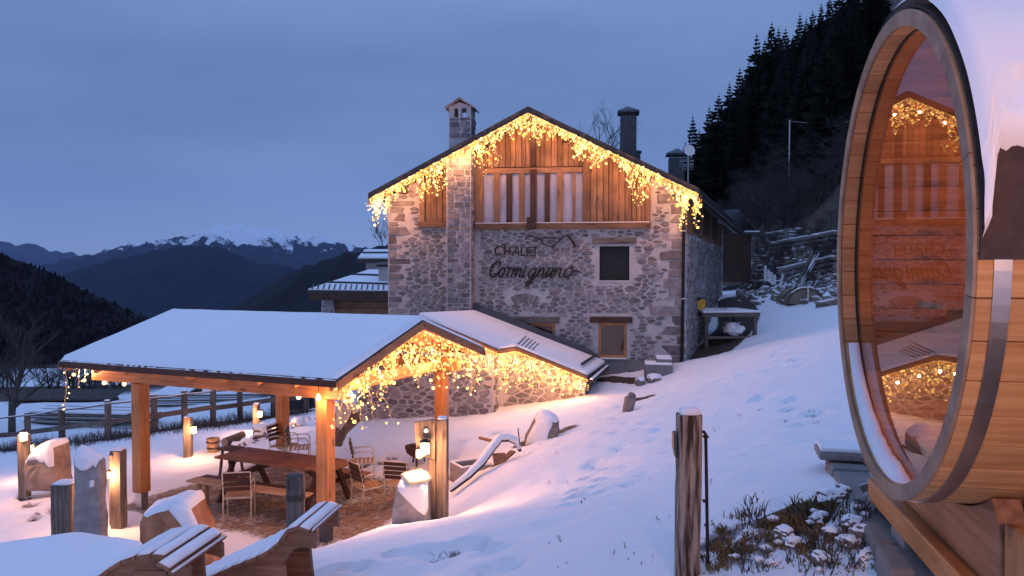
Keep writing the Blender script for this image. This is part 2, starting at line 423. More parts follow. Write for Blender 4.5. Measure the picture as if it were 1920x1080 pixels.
# paved terrace under and round the pavilion
pa = .416
pu = np.array([math.cos(pa), -math.sin(pa)]); pv = np.array([math.sin(pa), math.cos(pa)])
pc = np.array([-3.92, 14.5])
LX = (GX-pc[0])*pu[0]+(GY-pc[1])*pu[1]; LY = (GX-pc[0])*pv[0]+(GY-pc[1])*pv[1]
inpad = (1-sstep(2.6, 3.3, np.abs(LX)))*(1-sstep(1.9, 2.9, np.abs(LY+.35)))
relief *= 1-.75*inpad
scuff_shade = np.zeros(GX.shape)
def dent(px_pts, step, depth, rad, wob=.12, side=.13):
    pts = [ground_px(*p) for p in px_pts]
    k = 0
    for a, b in zip(pts, pts[1:]):
        d = (b-a); d.z = 0; L = d.length; n = max(1, int(L/step)); d.normalize(); sd = Vector((-d.y, d.x, 0))
        for i in range(n):
            c = a+(b-a)*(i/n)+sd*(side*(1 if k % 2 else -1)+U(-wob, wob)*.5)+d*U(-.08, .08); k += 1
            if not (-9 < c.x < 7 and 3 < c.y < 24): continue
            ii = np.searchsorted(gy, [c.y-.6, c.y+.6]); jj = np.searchsorted(gx, [c.x-.6, c.x+.6])
            sx = GX[ii[0]:ii[1], jj[0]:jj[1]]-c.x; sy = GY[ii[0]:ii[1], jj[0]:jj[1]]-c.y
            al = sx*d.x+sy*d.y; ac = sx*sd.x+sy*sd.y
            q = (al/(rad*1.5))**2+(ac/rad)**2
            scuff_shade[ii[0]:ii[1], jj[0]:jj[1]] = np.maximum(scuff_shade[ii[0]:ii[1], jj[0]:jj[1]], np.exp(-q*.8))
            relief[ii[0]:ii[1], jj[0]:jj[1]] += -2.7*depth*np.exp(-q**2)+depth*.35*np.exp(-(q-1.9)**2*3)
dent([(1130,862),(1115,905),(1098,948)], .42, .05, .10)
dent([(1440,742),(1500,765),(1565,800)], .55, .05, .11)
dent([(1300,845),(1210,800),(1160,775)], .6, .035, .10)
dent([(640,1060),(760,1040),(900,1010),(1060,992)], .45, .05, .11)
dent([(840,1030),(960,1050),(1080,1075)], .5, .04, .12)
dent([(1330,1000),(1400,975),(1480,960),(1540,930)], .4, .04, .10)
dent([(1200,760),(1330,715),(1450,690),(1540,655)], .5, .05, .14, side=.0)
dent([(20,930),(90,955),(60,990)], .45, .05, .12)
dent([(640,900),(740,850),(860,830),(1000,800)], .6, .04, .12)
dent([(700,870),(620,840),(560,810)], .5, .045, .12)
dent([(1400,600),(1440,640),(1500,690)], .6, .05, .12)
dent([(1170,700+60),(1130,830),(1200,900),(1400,900)], .7, .03, .1)
_A, _B = ground_px(1385, 543, 3, 44), ground_px(1578, 571, 3, 44)
_n = Vector((-(_B.y-_A.y), _B.x-_A.x)).normalized()
bankd = (GX-_A.x)*_n.x+(GY-_A.y)*_n.y
bank = sstep(.6, 3.2, bankd)*sstep(9.5, 11.5, GX)*(1-sstep(40, 60, GY))
relief += 1.1*bank
relief += .22*bank*np.where(near, np.sin(GX*2.7+np.sin(GY*1.9)*2)*np.cos(GY*2.3+GX), 0)
def G2(x, y):
    d = (x-_A.x)*_n.x+(y-_A.y)*_n.y
    return G(x, y)+1.1*float(sstep(.6, 3.2, d)*sstep(9.5, 11.5, x)*(1-sstep(40, 60, y)))
GZ2 = GZ+relief
# snow cover: 1 = covered, 0 = bare
snow = np.ones(GX.shape)
snow -= .28*scuff_shade  # prints bared to dirt, and darkened for shade the soft sky does not give
snow -= .52*(1-sstep(2.3, 3.3, np.abs(LX-.1)))*(1-sstep(1.6, 2.6, np.abs(LY+.25)))
def strip(pxpts, wid, amt):
    pts = [ground_px(*p) for p in pxpts]; cov = np.zeros(GX.shape)
    for a, b in zip(pts, pts[1:]):
        ax, ay, bx, by = a.x, a.y, b.x, b.y; L2 = (bx-ax)**2+(by-ay)**2+1e-9
        t = np.clip(((GX-ax)*(bx-ax)+(GY-ay)*(by-ay))/L2, 0, 1)
        d = np.hypot(GX-ax-t*(bx-ax), GY-ay-t*(by-ay))
        cov = np.maximum(cov, 1-sstep(wid*.3, wid, d))
    snow[:] -= amt*cov
strip([(0,842),(120,832),(250,815),(450,790),(560,772)], .9, .75)
strip([(1345,1060),(1480,985),(1560,925)], .3, .18)
strip([(1500,1060),(1600,1000)], 1.0, .30)
strip([(1180,752),(1300,716),(1430,690),(1545,650)], .3, .30)
strip([(620,1052),(760,1038),(900,1008),(1062,990)], .22, .25)
strip([(840,1032),(1000,1056),(1120,1075)], .18, .16)
strip([(1440,742),(1500,768),(1570,802)], .3, .30)
strip([(700,862),(790,835),(900,812),(985,800)], .5, .30)
strip([(20,925),(90,950),(70,985)], .5, .34)
strip([(1330,998),(1400,975),(1500,955)], .2, .34)
strip([(985,830),(1100,790),(1180,772),(1230,715)], .5, .30)
strip([(900,885),(985,828),(1060,800)], .5, .25)
strip([(1325,665),(1385,606),(1378,560)], 1.1, 1.0)
strip([(1135,712),(1200,712)], .6, .9)
# dark trampled ground below the barrel sauna
snow -= 1.3*sstep(1.75, 2.05, GX-.2*(GY-3.5))*(1-sstep(4.6, 5.3, GY))*sstep(-1.5, .5, GY)*(1-sstep(6, 8, GX))
snow -= .47*sstep(.2, 1.4, bankd)*sstep(9.5, 11.0, GX)
# forest floor on the hillside holds little snow
k_ = GX-(9.8+.09*GY)
snow -= .45*sstep(37, 42, GY)*sstep(4, 8, GX)
snow -= .80*sstep(-1.0, 3.0, k_)*sstep(22, 34, GY)
snow -= .62*(1-sstep(-30, -8, GX))*sstep(36, 40, GY)*(1-sstep(58, 70, GY))
snow -= .9*sstep(170, 220, GY)
ny, nx = GX.shape
verts = np.stack([GX, GY, GZ2], -1).reshape(-1, 3)
ii, jj = np.meshgrid(np.arange(ny-1), np.arange(nx-1), indexing='ij')
q0 = (ii*nx+jj).ravel()
faces = np.stack([q0, q0+1, q0+nx+1, q0+nx], -1)
me = bpy.data.meshes.new('ground')
me.vertices.add(len(verts)); me.vertices.foreach_set('co', verts.ravel())
me.loops.add(faces.size); me.loops.foreach_set('vertex_index', faces.ravel())
me.polygons.add(len(faces)); me.polygons.foreach_set('loop_start', np.arange(0, faces.size, 4)); me.polygons.foreach_set('loop_total', np.full(len(faces), 4))
me.update(calc_edges=True)
me.polygons.foreach_set('use_smooth', [True]*len(faces))
at = me.attributes.new('snow', 'FLOAT', 'POINT'); at.data.foreach_set('value', snow.ravel())
at2 = me.attributes.new('pad', 'FLOAT', 'POINT'); at2.data.foreach_set('value', inpad.ravel())
ground = bpy.data.objects.new('ground', me); COL.objects.link(ground)
tag(ground, 'snow covered hillside ground with trodden prints and bare brown terrace', None, kind='structure')
m, n, l, b = newmat('ground')
tc = n.new('ShaderNodeTexCoord'); a1 = n.new('ShaderNodeAttribute'); a1.attribute_name = 'snow'; a2 = n.new('ShaderNodeAttribute'); a2.attribute_name = 'pad'
def nz(sc, det=6, ro=.6):
    t = n.new('ShaderNodeTexNoise'); t.inputs['Scale'].default_value = sc; t.inputs['Detail'].default_value = det; t.inputs['Roughness'].default_value = ro
    l.new(tc.outputs['Object'], t.inputs['Vector']); return t
def mathn(op, a, bb, clamp=False):
    t = n.new('ShaderNodeMath'); t.operation = op; t.use_clamp = clamp
    for i, v in enumerate((a, bb)):
        if isinstance(v, (int, float)): t.inputs[i].default_value = v
        else: l.new(v, t.inputs[i])
    return t.outputs[0]
def mixc(f, c1, c2):
    t = n.new('ShaderNodeMix'); t.data_type = 'RGBA'
    for i, v in ((0, f), (6, c1), (7, c2)):
        if isinstance(v, tuple): t.inputs[i].default_value = (*v, 1)
        elif isinstance(v, (int, float)): t.inputs[i].default_value = v
        else: l.new(v, t.inputs[i])
    return t.outputs[2]
n1, n2, n3 = nz(2.2, 8, .7), nz(9, 8, .75), nz(.35, 4)
n5 = nz(15, 8, .85)
th = mathn('ADD', mathn('ADD', mathn('MULTIPLY', n1.outputs['Fac'], .30), mathn('MULTIPLY', n2.outputs['Fac'], .25)), mathn('MULTIPLY', n5.outputs['Fac'], .45))
fac = mathn('MULTIPLY', mathn('SUBTRACT', mathn('ADD', a1.outputs['Fac'], 0.02), th), 11.0, True)
dirt = mixc(n2.outputs['Fac'], (.030,.020,.016), (.11,.075,.055))
n4 = nz(5.5, 9, .8)
terr = mixc(mathn('MULTIPLY', mathn('SUBTRACT', n4.outputs['Fac'], .36), 3.6, True), (.08,.052,.038), (.42,.29,.20))
bare = mixc(a2.outputs['Fac'], dirt, terr)
snc = mixc(n1.outputs['Fac'], (.80,.82,.85), (.88,.89,.91))
# grass tips showing through the thin snow
speck = mathn('MULTIPLY', mathn('MULTIPLY', mathn('SUBTRACT', n5.outputs['Fac'], .56), 7.0, True), mathn('MULTIPLY', mathn('SUBTRACT', nz(.9, 5, .6).outputs['Fac'], .42), 4.0, True))
snc = mixc(mathn('MULTIPLY', speck, .55), snc, (.26,.23,.20))
l.new(mixc(fac, bare, snc), b.inputs['Base Color'])
b.inputs['Roughness'].default_value = .75; b.inputs['Specular IOR Level'].default_value = .2
bp = n.new('ShaderNodeBump'); bp.inputs['Strength'].default_value = .8; bp.inputs['Distance'].default_value = .05
hh = mathn('ADD', mathn('MULTIPLY', n2.outputs['Fac'], .5), mathn('ADD', mathn('MULTIPLY', fac, .5), mathn('MULTIPLY', nz(38, 4).outputs['Fac'], .12)))
l.new(hh, bp.inputs['Height']); l.new(bp.outputs[0], b.inputs['Normal'])
me.materials.append(m)

# ---------------------------------------------------------------- mountains and far hills
def rangemat(name, lo, hi, snowz, band, snowcol=(.8,.82,.86), nsc=.01, patch=None):
    m, n, l, b = newmat(name)
    tc = n.new('ShaderNodeTexCoord'); sp = n.new('ShaderNodeSeparateXYZ'); ge = n.new('ShaderNodeNewGeometry')
    l.new(tc.outputs['Object'], sp.inputs[0])
    t = n.new('ShaderNodeTexNoise'); t.inputs['Scale'].default_value = nsc; t.inputs['Detail'].default_value = 10; t.inputs['Roughness'].default_value = .68
    l.new(tc.outputs['Object'], t.inputs['Vector'])
    def mt(op, a, c, cl=False):
        q = n.new('ShaderNodeMath'); q.operation = op; q.use_clamp = cl
        for i, v in enumerate((a, c)):
            if isinstance(v, (int, float)): q.inputs[i].default_value = v
            else: l.new(v, q.inputs[i])
        return q.outputs[0]
    h = mt('DIVIDE', mt('SUBTRACT', sp.outputs['Z'], snowz), band)
    f = mt('MULTIPLY', mt('ADD', h, mt('MULTIPLY', mt('SUBTRACT', t.outputs['Fac'], .5), 4.2)), 4.0, True)
    if patch:
        t2 = n.new('ShaderNodeTexNoise'); t2.inputs['Scale'].default_value = patch; t2.inputs['Detail'].default_value = 2
        mp = n.new('ShaderNodeMapping'); mp.inputs['Scale'].default_value = (1,1,2.4); l.new(tc.outputs['Object'], mp.inputs[0]); l.new(mp.outputs[0], t2.inputs['Vector'])
        f = mt('MAXIMUM', f, mt('MULTIPLY', mt('SUBTRACT', t2.outputs['Fac'], .735), 20.0, True))
    mx = n.new('ShaderNodeMix'); mx.data_type = 'RGBA'; l.new(t.outputs['Fac'], mx.inputs[0]); mx.inputs[6].default_value = (*lo, 1); mx.inputs[7].default_value = (*hi, 1)
    m2 = n.new('ShaderNodeMix'); m2.data_type = 'RGBA'; l.new(f, m2.inputs[0]); l.new(mx.outputs[2], m2.inputs[6]); m2.inputs[7].default_value = (*snowcol, 1)
    l.new(m2.outputs[2], b.inputs['Base Color']); b.inputs['Roughness'].default_value = .95; b.inputs['Specular IOR Level'].default_value = .1
    return m
def mrange(name, prof, Y, depth, zb, mat, rough, label, nxs=220, nys=40, seed=0, kind='structure', rs=1.0):
    """a mountain range: crest through the given skyline, falling to zb on both sides over depth"""
    pr = np.array(prof, float); xs = np.linspace(pr[0, 0], pr[-1, 0], nxs)
    zc = np.array([P(x, np.interp(x, pr[:, 0], pr[:, 1]), Y).z for x in xs]); Xc = (xs-960)/F*Y/math.cos(PIT)
    mb = MB(); vs = []
    ts = np.linspace(-1, .6, nys)
    for j, t in enumerate(ts):
        for i in range(nxs):
            fall = abs(t)**.85
            x = Xc[i]; y = Y+t*depth
            q = Vector((x/depth*3.2*rs+seed, y/depth*3.2*rs, seed))
            rd = noise.ridged_multi_fractal(q, 1.0, 2.1, 6, 1.0, 2.0)-1.1
            z = zb+(zc[i]-zb)*(1-fall)+rough*rd*min(1, abs(t)*5)*(1-fall*.6)
            z += rough*.22*noise.fractal(q*9, 1, 2, 3)*(1 if abs(t) < .02 else 1)
            vs.append((x, y, z))
    fs = [(j*nxs+i, j*nxs+i+1, (j+1)*nxs+i+1, (j+1)*nxs+i) for j in range(nys-1) for i in range(nxs-1)]
    mb.add(vs, fs); o = mb.build(name, mat, smooth=True); tag(o, label, None, kind=kind)
    return o
mrange('mountain', [(-700,380),(-300,420),(0,452),(25,463),(60,457),(85,468),(110,480),(130,486),(145,478),(160,488),(230,500),(330,520),(500,520)], 11000, 3500, -300,
    rangemat('far_peaks', (.035,.035,.045), (.06,.06,.07), 500, 350, nsc=.0012), 260, 'faraway blue snowy peaks at the left edge of the sky', seed=3)
mrange('mountain', [(60,530),(100,497),(170,478),(230,462),(300,450),(350,440),(390,430),(410,421),(430,424),(455,419),(480,425),(520,430),(560,438),(600,446),(640,452),(680,462),(720,475),(800,500),(1200,560)], 7000, 2400, -300,
    rangemat('snow_mountain', (.022,.022,.030), (.06,.055,.06), 190, 190, nsc=.0055, snowcol=(.84,.86,.90)), 170, 'snow capped rocky mountain on the skyline left of the chalet', nxs=320, nys=60, seed=5.5, rs=1.6)
mrange('mountain', [(-100,600),(60,535),(115,515),(160,500),(220,480),(280,470),(330,458),(370,455),(400,458),(440,470),(480,490),(540,495),(590,508),(700,560),(900,640)], 4200, 1500, -350,
    rangemat('wooded_mountain', (.010,.011,.016), (.022,.022,.028), 400, 60, nsc=.006, patch=.0042), 70, 'dark blue wooded mountain with small snowy meadows across the valley', nxs=260, nys=50, seed=9)
mrange('hill', [(330,640),(430,578),(480,548),(530,517),(570,498),(610,480),(640,470),(690,460),(730,455),(900,440),(1200,440),(1500,420)], 1500, 700, -200,
    rangemat('near_wooded_hill', (.012,.010,.011), (.030,.024,.024), 300, 60, nsc=.02), 25, 'dark brown wooded hill rising behind the neighbouring house', nxs=200, seed=12)
mrange('hill', [(-900,380),(-400,420),(-100,455),(0,475),(50,492),(100,512),(150,540),(200,572),(235,592),(262,610),(330,670),(450,740)], 420, 230, -70,
    rangemat('left_wooded_hill', (.010,.008,.009), (.028,.020,.020), 300, 60, nsc=.05), 7, 'dark wooded hill falling from the left edge', nxs=260, nys=60, seed=15, rs=2.2)
SC.render.film_transparent = False

# haze over the valley
hb = MB(); hb.box(-9000, 6000, -60, 14500, -420, 1500)
hz = hb.build('haze', None); hz.data.materials.clear()
hm = bpy.data.materials.new('haze'); hm.use_nodes = True
hn = hm.node_tree.nodes; hn.clear()
ho = hn.new('ShaderNodeOutputMaterial'); hv = hn.new('ShaderNodeVolumePrincipled')
hv.inputs['Color'].default_value = (.42,.58,1,1); hv.inputs['Density'].default_value = .00004
hm.node_tree.links.new(hv.outputs[0], ho.inputs['Volume'])
hz.data.materials.append(hm); tag(hz, None, None, kind='stuff')

# ---------------------------------------------------------------- stone walls
def inpoly(x, y, poly):
    r = False; j = len(poly)-1
    for i in range(len(poly)):
        xi, yi = poly[i]; xj, yj = poly[j]
        if (yi > y) != (yj > y) and x < (xj-xi)*(y-yi)/(yj-yi)+xi: r = not r
        j = i
    return r
def clip(poly, nx_, ny_, c):
    out = []
    for i in range(len(poly)):
        a, b = poly[i], poly[(i+1) % len(poly)]
        da, db = a[0]*nx_+a[1]*ny_-c, b[0]*nx_+b[1]*ny_-c
        if da <= 0: out.append(a)
        if (da < 0 < db) or (db < 0 < da):
            t = da/(da-db); out.append((a[0]+(b[0]-a[0])*t, a[1]+(b[1]-a[1])*t))
    return out
def rubble(region, holes, dx, dz, seed, gap=.016, big=.12, fixed=()):
    """irregular stone outlines filling region (list of (x, z)), holes cut out"""
    rg = random.Random(seed)
    xs = [p[0] for p in region]; zs = [p[1] for p in region]
    x0, x1, z0, z1 = min(xs)-.3, max(xs)+.3, min(zs)-.3, max(zs)+.3
    fx = [list(q) for q in fixed]
    asp = dx/dz; seeds = []; cell = dz*.6; grid = {}
    area = (x1-x0)*(z1-z0); tries = int(area/(dx*dz)*22)
    def rad_at(): return dz*(1.6 if rg.random() < big else rg.choice((.62,.8,.95,1.1)))
    for _ in range(tries):
        x, z = rg.uniform(x0, x1), rg.uniform(z0, z1); r = rad_at(); u = x/asp
        if any(inpoly(x, z, q) for q in fx): continue
        ci, cj = int(u/cell), int(z/cell); ok = True; kk = 3
        for a in range(ci-kk, ci+kk+1):
            for c in range(cj-kk, cj+kk+1):
                for (su, sz, sr) in grid.get((a, c), ()):
                    if (su-u)**2+(sz-z)**2 < ((r+sr)*.5)**2: ok = False; break
                if not ok: break
            if not ok: break
        if ok: grid.setdefault((ci, cj), []).append((u, z, r)); seeds.append((u, z, r))
    S = np.array(seeds); out = []
    for i in range(len(S)):
        u, z, r = S[i]
        d2 = (S[:, 0]-u)**2+(S[:, 1]-z)**2
        nb = np.argsort(d2)[1:15]
        h = dz*1.9; poly = [(u-h, z-h), (u+h, z-h), (u+h, z+h), (u-h, z+h)]
        for k in nb:
            ax, az = S[k, 0]-u, S[k, 1]-z; L = math.hypot(ax, az)
            w = .5+.22*(r-S[k, 2])/(r+S[k, 2])
            mx_, mz_ = u+ax*w, z+az*w; nx_, nz_ = ax/L, az/L
            poly = clip(poly, nx_, nz_, mx_*nx_+mz_*nz_-gap*.5)
            if len(poly) < 3: break
        if len(poly) < 3: continue
        poly = [(p[0]*asp, p[1]) for p in poly]
        # drop slivers, round the corners a little
        pp = [p for k, p in enumerate(poly) if math.dist(p, poly[k-1]) > dz*.16]
        if len(pp) < 3: continue
        c2 = []
        for k in range(len(pp)):
            a, b_ = pp[k], pp[(k+1) % len(pp)]
            f = rg.uniform(.12, .24)
            c2 += [(a[0]+(b_[0]-a[0])*f, a[1]+(b_[1]-a[1])*f), (a[0]+(b_[0]-a[0])*(1-f), a[1]+(b_[1]-a[1])*(1-f))]
        cx = sum(p[0] for p in c2)/len(c2); cz = sum(p[1] for p in c2)/len(c2)
        for sc in (1, .82, .62):
            q = [(cx+(p[0]-cx)*sc, cz+(p[1]-cz)*sc) for p in c2]
            if all(inpoly(p[0], p[1], region) for p in q) and not any(inpoly(p[0], p[1], hl) for p in q+[(cx, cz)] for hl in list(holes)+fx):
                out.append(q); break
    return out
def parea(q): return abs(sum(q[i-1][0]*q[i][1]-q[i][0]*q[i-1][1] for i in range(len(q))))/2
def stone_geo(q, mb, tf, prot, bv):
    cx = sum(p[0] for p in q)/len(q); cz = sum(p[1] for p in q)/len(q); n_ = len(q)
    size = math.sqrt(parea(q)); f = max(.45, 1-bv/max(size, .02)*2.0)
    tx, tz = U(-.12, .12), U(-.12, .12)
    vs = [tf(p[0], .012, p[1]) for p in q]
    vs += [tf(cx+(p[0]-cx)*f, -prot+(p[0]-cx)*tx+(p[1]-cz)*tz, cz+(p[1]-cz)*f) for p in q]
    fs = [(i, (i+1) % n_, (i+1) % n_+n_, i+n_) for i in range(n_)]+[tuple(range(n_, 2*n_))]
    mb.add(vs, fs)
def stones(polys, parent, tf, prot=(.012, .035), bv=.02, limit=300, mat=None):
    polys = sorted(polys, key=parea, reverse=True); mat = mat or M['stone']
    rest = MB()
    for k, q in enumerate(polys):
        p_ = U(*prot)
        if k < limit:
            mb = MB(); stone_geo(q, mb, tf, p_, bv)
            me = bpy.data.meshes.new('stone'); me.from_pydata(mb.v, [], mb.f); me.materials.append(mat)
            o = bpy.data.objects.new('stone', me); COL.objects.link(o); o.parent = parent
        else: stone_geo(q, rest, tf, p_, bv)
    if rest.v:
        me = bpy.data.meshes.new('small_stones'); me.from_pydata(rest.v, [], rest.f); me.materials.append(mat)
        o = bpy.data.objects.new('small_stones', me); COL.objects.link(o); o.parent = parent; tag(o, kind='stuff')
def quoins(x, z0, z1, side, seed, hmin=.16, hmax=.30, lmin=.3, lmax=.75):
    rg = random.Random(seed); z = z0; out = []; k = 0
    while z < z1-.1:
        h = rg.uniform(hmin, hmax); L = rg.uniform(lmin, lmax)*(1.0 if k % 2 else .6); k += 1
        a, b_ = (x+.015, x+L) if side > 0 else (x-L, x-.015)
        j = lambda s: rg.uniform(-s, s)
        out.append([(a+j(.01), z+.01+j(.01)), (b_+j(.03)-.03, z+.012+j(.01)), (b_+j(.03), z+h*.3), (b_+j(.03), z+h*.7), (b_-.03+j(.03), z+h-.012), (a+j(.01), z+h-.01)])
        z += h+.008
    return out

# ---------------------------------------------------------------- chalet
cl = P(728, 600, 24.6); cr_ = P(1285, 600, 23.4)
ang = math.atan2(cr_.y-cl.y, cr_.x-cl.x)
CF = Frame((cl.x, cl.y, 0), ang)
chalet = thing('chalet', 'large stone chalet with timber clad gable and glowing icicle lights along its roof', 'house', CF.o, ang)
def cp(px, py, y=0.0):
    q = CF.px(px, py, y); return (q.x, q.z)
def c3(px, py, y=0.0): return CF.px(px, py, y)
WID = (Vector((cr_.x, cr_.y, 0))-Vector((cl.x, cl.y, 0))).length
ZB = -4.2
RF = -.85      # roof overhang towards the viewer
tl, tp, tr = c3(690, 362, RF), c3(990, 199, RF), c3(1312, 353, RF)
def roofz(x):   # underside line of the roof at the wall
    if x < tp.x: return tl.z+(tp.z-tl.z)*(x-tl.x)/(tp.x-tl.x)-.24
    return tp.z+(tr.z-tp.z)*(x-tp.x)/(tr.x-tp.x)-.24
wl_pts = [(0, ZB), (WID, ZB), (WID, roofz(WID)), (tp.x, roofz(tp.x)), (0.0, roofz(0))]
# openings on the front wall, traced
win_up = [cp(1124, 458), cp(1180, 458), cp(1180, 528), cp(1124, 528)]
win_lo = [cp(1122, 605), cp(1175, 605), cp(1175, 671), cp(1122, 671)]
win_sm = [cp(985, 607), cp(1041, 607), cp(1041, 640), cp(985, 655)]
clad_l = [cp(787, 427), cp(845, 427), cp(845, 200), cp(787, 200)]
clad_r = [cp(890, 430), cp(1221, 430), cp(1221, 150), cp(890, 150)]
def rectbb(q, pad=0): xs = [p[0] for p in q]; zs = [p[1] for p in q]; return min(xs)-pad, max(xs)+pad, min(zs)-pad, max(zs)+pad
def rp(b): return [(b[0], b[2]), (b[1], b[2]), (b[1], b[3]), (b[0], b[3])]
pil = rectbb([cp(842, 310), cp(892, 590)])
# wall body built of boxes round the openings (a real recess at each opening)
def wall_with_holes(mb, x0, x1, z0, ztop, holes, y0, y1):
    """columns between hole edges; ztop is a function of x"""
    xs = sorted(set([x0, x1, tp.x]+[h[0] for h in holes]+[h[1] for h in holes])); xs = [x for x in xs if x0 <= x <= x1]
    for a, b_ in zip(xs, xs[1:]):
        m_ = (a+b_)/2; hs = sorted([h for h in holes if h[0] <= m_ <= h[1]], key=lambda h: h[2]); z = z0
        for h in hs:
            mb.prism([(a, y0, z), (b_, y0, z), (b_, y0, h[2]), (a, y0, h[2])], (0, y1-y0, 0)); z = h[3]
        if z < min(ztop(a), ztop(b_)): mb.prism([(a, y0, z), (b_, y0, z), (b_, y0, ztop(b_)), (a, y0, ztop(a))], (0, y1-y0, 0))
H = [rectbb(win_up), rectbb(win_lo), rectbb(win_sm)]
mb = MB(); wall_with_holes(mb, 0, WID, ZB, roofz, H, 0, .5)
fw = mb.build('front_wall', M['mortar'], chalet)
holes = [rp(rectbb(win_up, .10)), rp(rectbb(win_lo, .06)), rp(rectbb(win_sm, .06)), clad_l, clad_r,
    rp(rectbb([cp(1112, 446), cp(1195, 458)], .02)), rp(rectbb([cp(1107, 590), cp(1188, 606)], .02)), rp(rectbb([cp(962, 592), cp(1050, 607)], .02)),
    rp((pil[0]-.01, pil[1]+.03, pil[2], 9)), rp(rectbb([cp(948, 546), cp(1022, 566)]))]
reg = [(0.02, cp(740, 672)[1]), (WID-.02, cp(1270, 680)[1]), (WID-.02, roofz(WID)-.1), (tp.x, roofz(tp.x)-.1), (.02, roofz(0)-.1)]
tfF = lambda x, y, z: (x, y, z)
qs = quoins(WID, reg[1][1], roofz(WID)-.1, -1, 3, .16, .32, .40, 1.1)+quoins(0, reg[0][1], roofz(0)-.1, 1, 4, .14, .28, .4, .9)
qs = [q for q in qs if not any(inpoly(p[0], p[1], h_) for p in q for h_ in holes)]
st_ = rubble(reg, holes, .26, .112, 11, .012, .11, fixed=qs)
stones(st_+qs, fw, tfF)
# blind arch of upright stones
acx, acz = cp(985, 585); aw = MB()
for k in range(13):
    t = R(62+56*(k/12)); r0, r1 = .62, .92
    c_, s_ = math.cos(t), math.sin(t); w_ = .028
    q = [(acx-r0*c_-w_*s_, acz+r0*s_-.35-w_*c_), (acx-r0*c_+w_*s_, acz+r0*s_-.35+w_*c_), (acx-r1*c_+w_*s_, acz+r1*s_-.35+w_*c_), (acx-r1*c_-w_*s_, acz+r1*s_-.35-w_*c_)]
    mbk = MB(); stone_geo(q, mbk, tfF, .03, .008); mbk.build('stone', M['stone'], fw)
# cement plinth
mb = MB(); z_p = cp(1147, 673)[1]; mb.box(cp(1095, 0)[0], cp(1212, 0)[0], -.06, -.003, ZB, z_p-.02)
mb.build('plinth', M['cement'], chalet, bev=.01)
# side wall: runs back from the right corner
sw0 = CF.w(WID, 0, 0); sw1 = Vector((9.3, 35.0, 0)); sdv = (sw1-sw0); SL = sdv.length; sang = math.atan2(sdv.y, sdv.x)
SF = Frame(sw0, sang)
inv_c = CF.i @ SF.m
tfS = lambda x, y, z: tuple(inv_c @ Vector((x, y, z)))
zc1 = CF.px(1291, 434, 0).z
mb = MB(); mb.prism([tfS(.0, .003, ZB), tfS(SL, .003, ZB), tfS(SL, .003, zc1-.1), tfS(0, .003, zc1)], tuple(inv_c.to_3x3() @ Vector((0, .5, 0))))
sw = mb.build('side_wall', M['mortar'], chalet)
st_ = rubble([(.05, -3.0), (SL-.05, -2.0), (SL-.05, zc1-.15), (.05, zc1-.05)], [], .42, .2, 21, .018, .15)
stones(st_, sw, tfS, limit=120)
# timber cladding over the side wall
zt0, zt1 = roofz(WID)+.05, 1.85
x = 0.02; k = 0
while x < SL-.1:
    w_ = U(.16, .26); mb = MB(); ztop = zt0+(zt1-zt0)*(x/SL)
    mb.prism([tfS(x, -.04+U(-.01, .01), zc1-.12*(x/SL)-.04), tfS(x+w_-.015, -.04, zc1-.12*(x/SL)-.04), tfS(x+w_-.015, -.04, ztop), tfS(x, -.04, ztop)], tuple(inv_c.to_3x3() @ Vector((0, .035, 0))))
    mb.build('cladding_board', M['board_z'], sw); x += w_
# three dark openings in the side cladding where boards are off: flat dark panels stand for the shade
for a_, b_ in ((1.4, 3.1), (4.2, 6.2), (7.4, 9.4)):
    mb = MB(); mb.prism([tfS(a_, -.075, zc1+.05), tfS(b_, -.075, zc1+.05), tfS(b_, -.075, zc1+.95), tfS(a_, -.075, zc1+.95)], tuple(inv_c.to_3x3() @ Vector((0, .03, 0))))
    mb.build('dark_panel', M['dark_z'], sw)
# left and back walls, never in view but they close the house
lb, rb = CF.i @ Vector((-1.5, 37.0, 0)), CF.i @ sw1
mb = MB(); mb.prism([(0.003, .503, ZB), (lb.x, lb.y, ZB), (lb.x, lb.y, roofz(0)), (0.003, .503, roofz(0))], (.4, 0, 0))
mb.prism([(lb.x+.4, lb.y, ZB), (rb.x, rb.y, ZB), (rb.x, rb.y, 1.7), (lb.x+.4, lb.y, 1.7)], (0, -.4, 0))
mb.build('rear_wall', M['mortar'], chalet)
# stone pilaster and chimney
mb = MB(); px0, px1 = cp(842.5, 0)[0], cp(888, 0)[0]; ptop = roofz(px0)-.02
mb.box(px0, px1, -.5, -.004, ZB+1.2, ptop)
pl_ = mb.build('chimney_breast', M['mortar'], chalet)
def coursed(x0, x1, z0, z1, seed, h0=.10, h1=.19, l0=.16, l1=.42):
    rg = random.Random(seed); out = []; z = z0
    while z < z1-.06:
        h = rg.uniform(h0, h1); x = x0+.02
        while x < x1-.05:
            L = min(rg.uniform(l0, l1), x1-.015-x)
            if x1-x-L < .09: L = x1-.015-x
            j = lambda s=.012: rg.uniform(-s, s)
            out.append([(x+.015+j(), z+.006+j()), (x+L*.5, z+.004+j()), (x+L-.015+j(), z+.006+j()), (x+L-.004, z+h*.5), (x+L-.015+j(), z+h-.012+j()), (x+L*.5, z+h-.008+j()), (x+.015+j(), z+h-.012+j()), (x+.004, z+h*.5)])
            x += L+.012
        z += h+.006
    return out
stones(coursed(px0, px1, -2.2, ptop-.03, 31), pl_, lambda x, y, z: (x, y-.5, z), bv=.012, limit=110)
stones(coursed(0, .5, -2.2, ptop-.03, 32), pl_, lambda x, y, z: (px1-y, -.5+x, z), bv=.012, limit=60)
cz0, cz1 = roofz(px0)-.3, c3(870, 210, -.1).z
ct = c3(870, 191, -.1).z
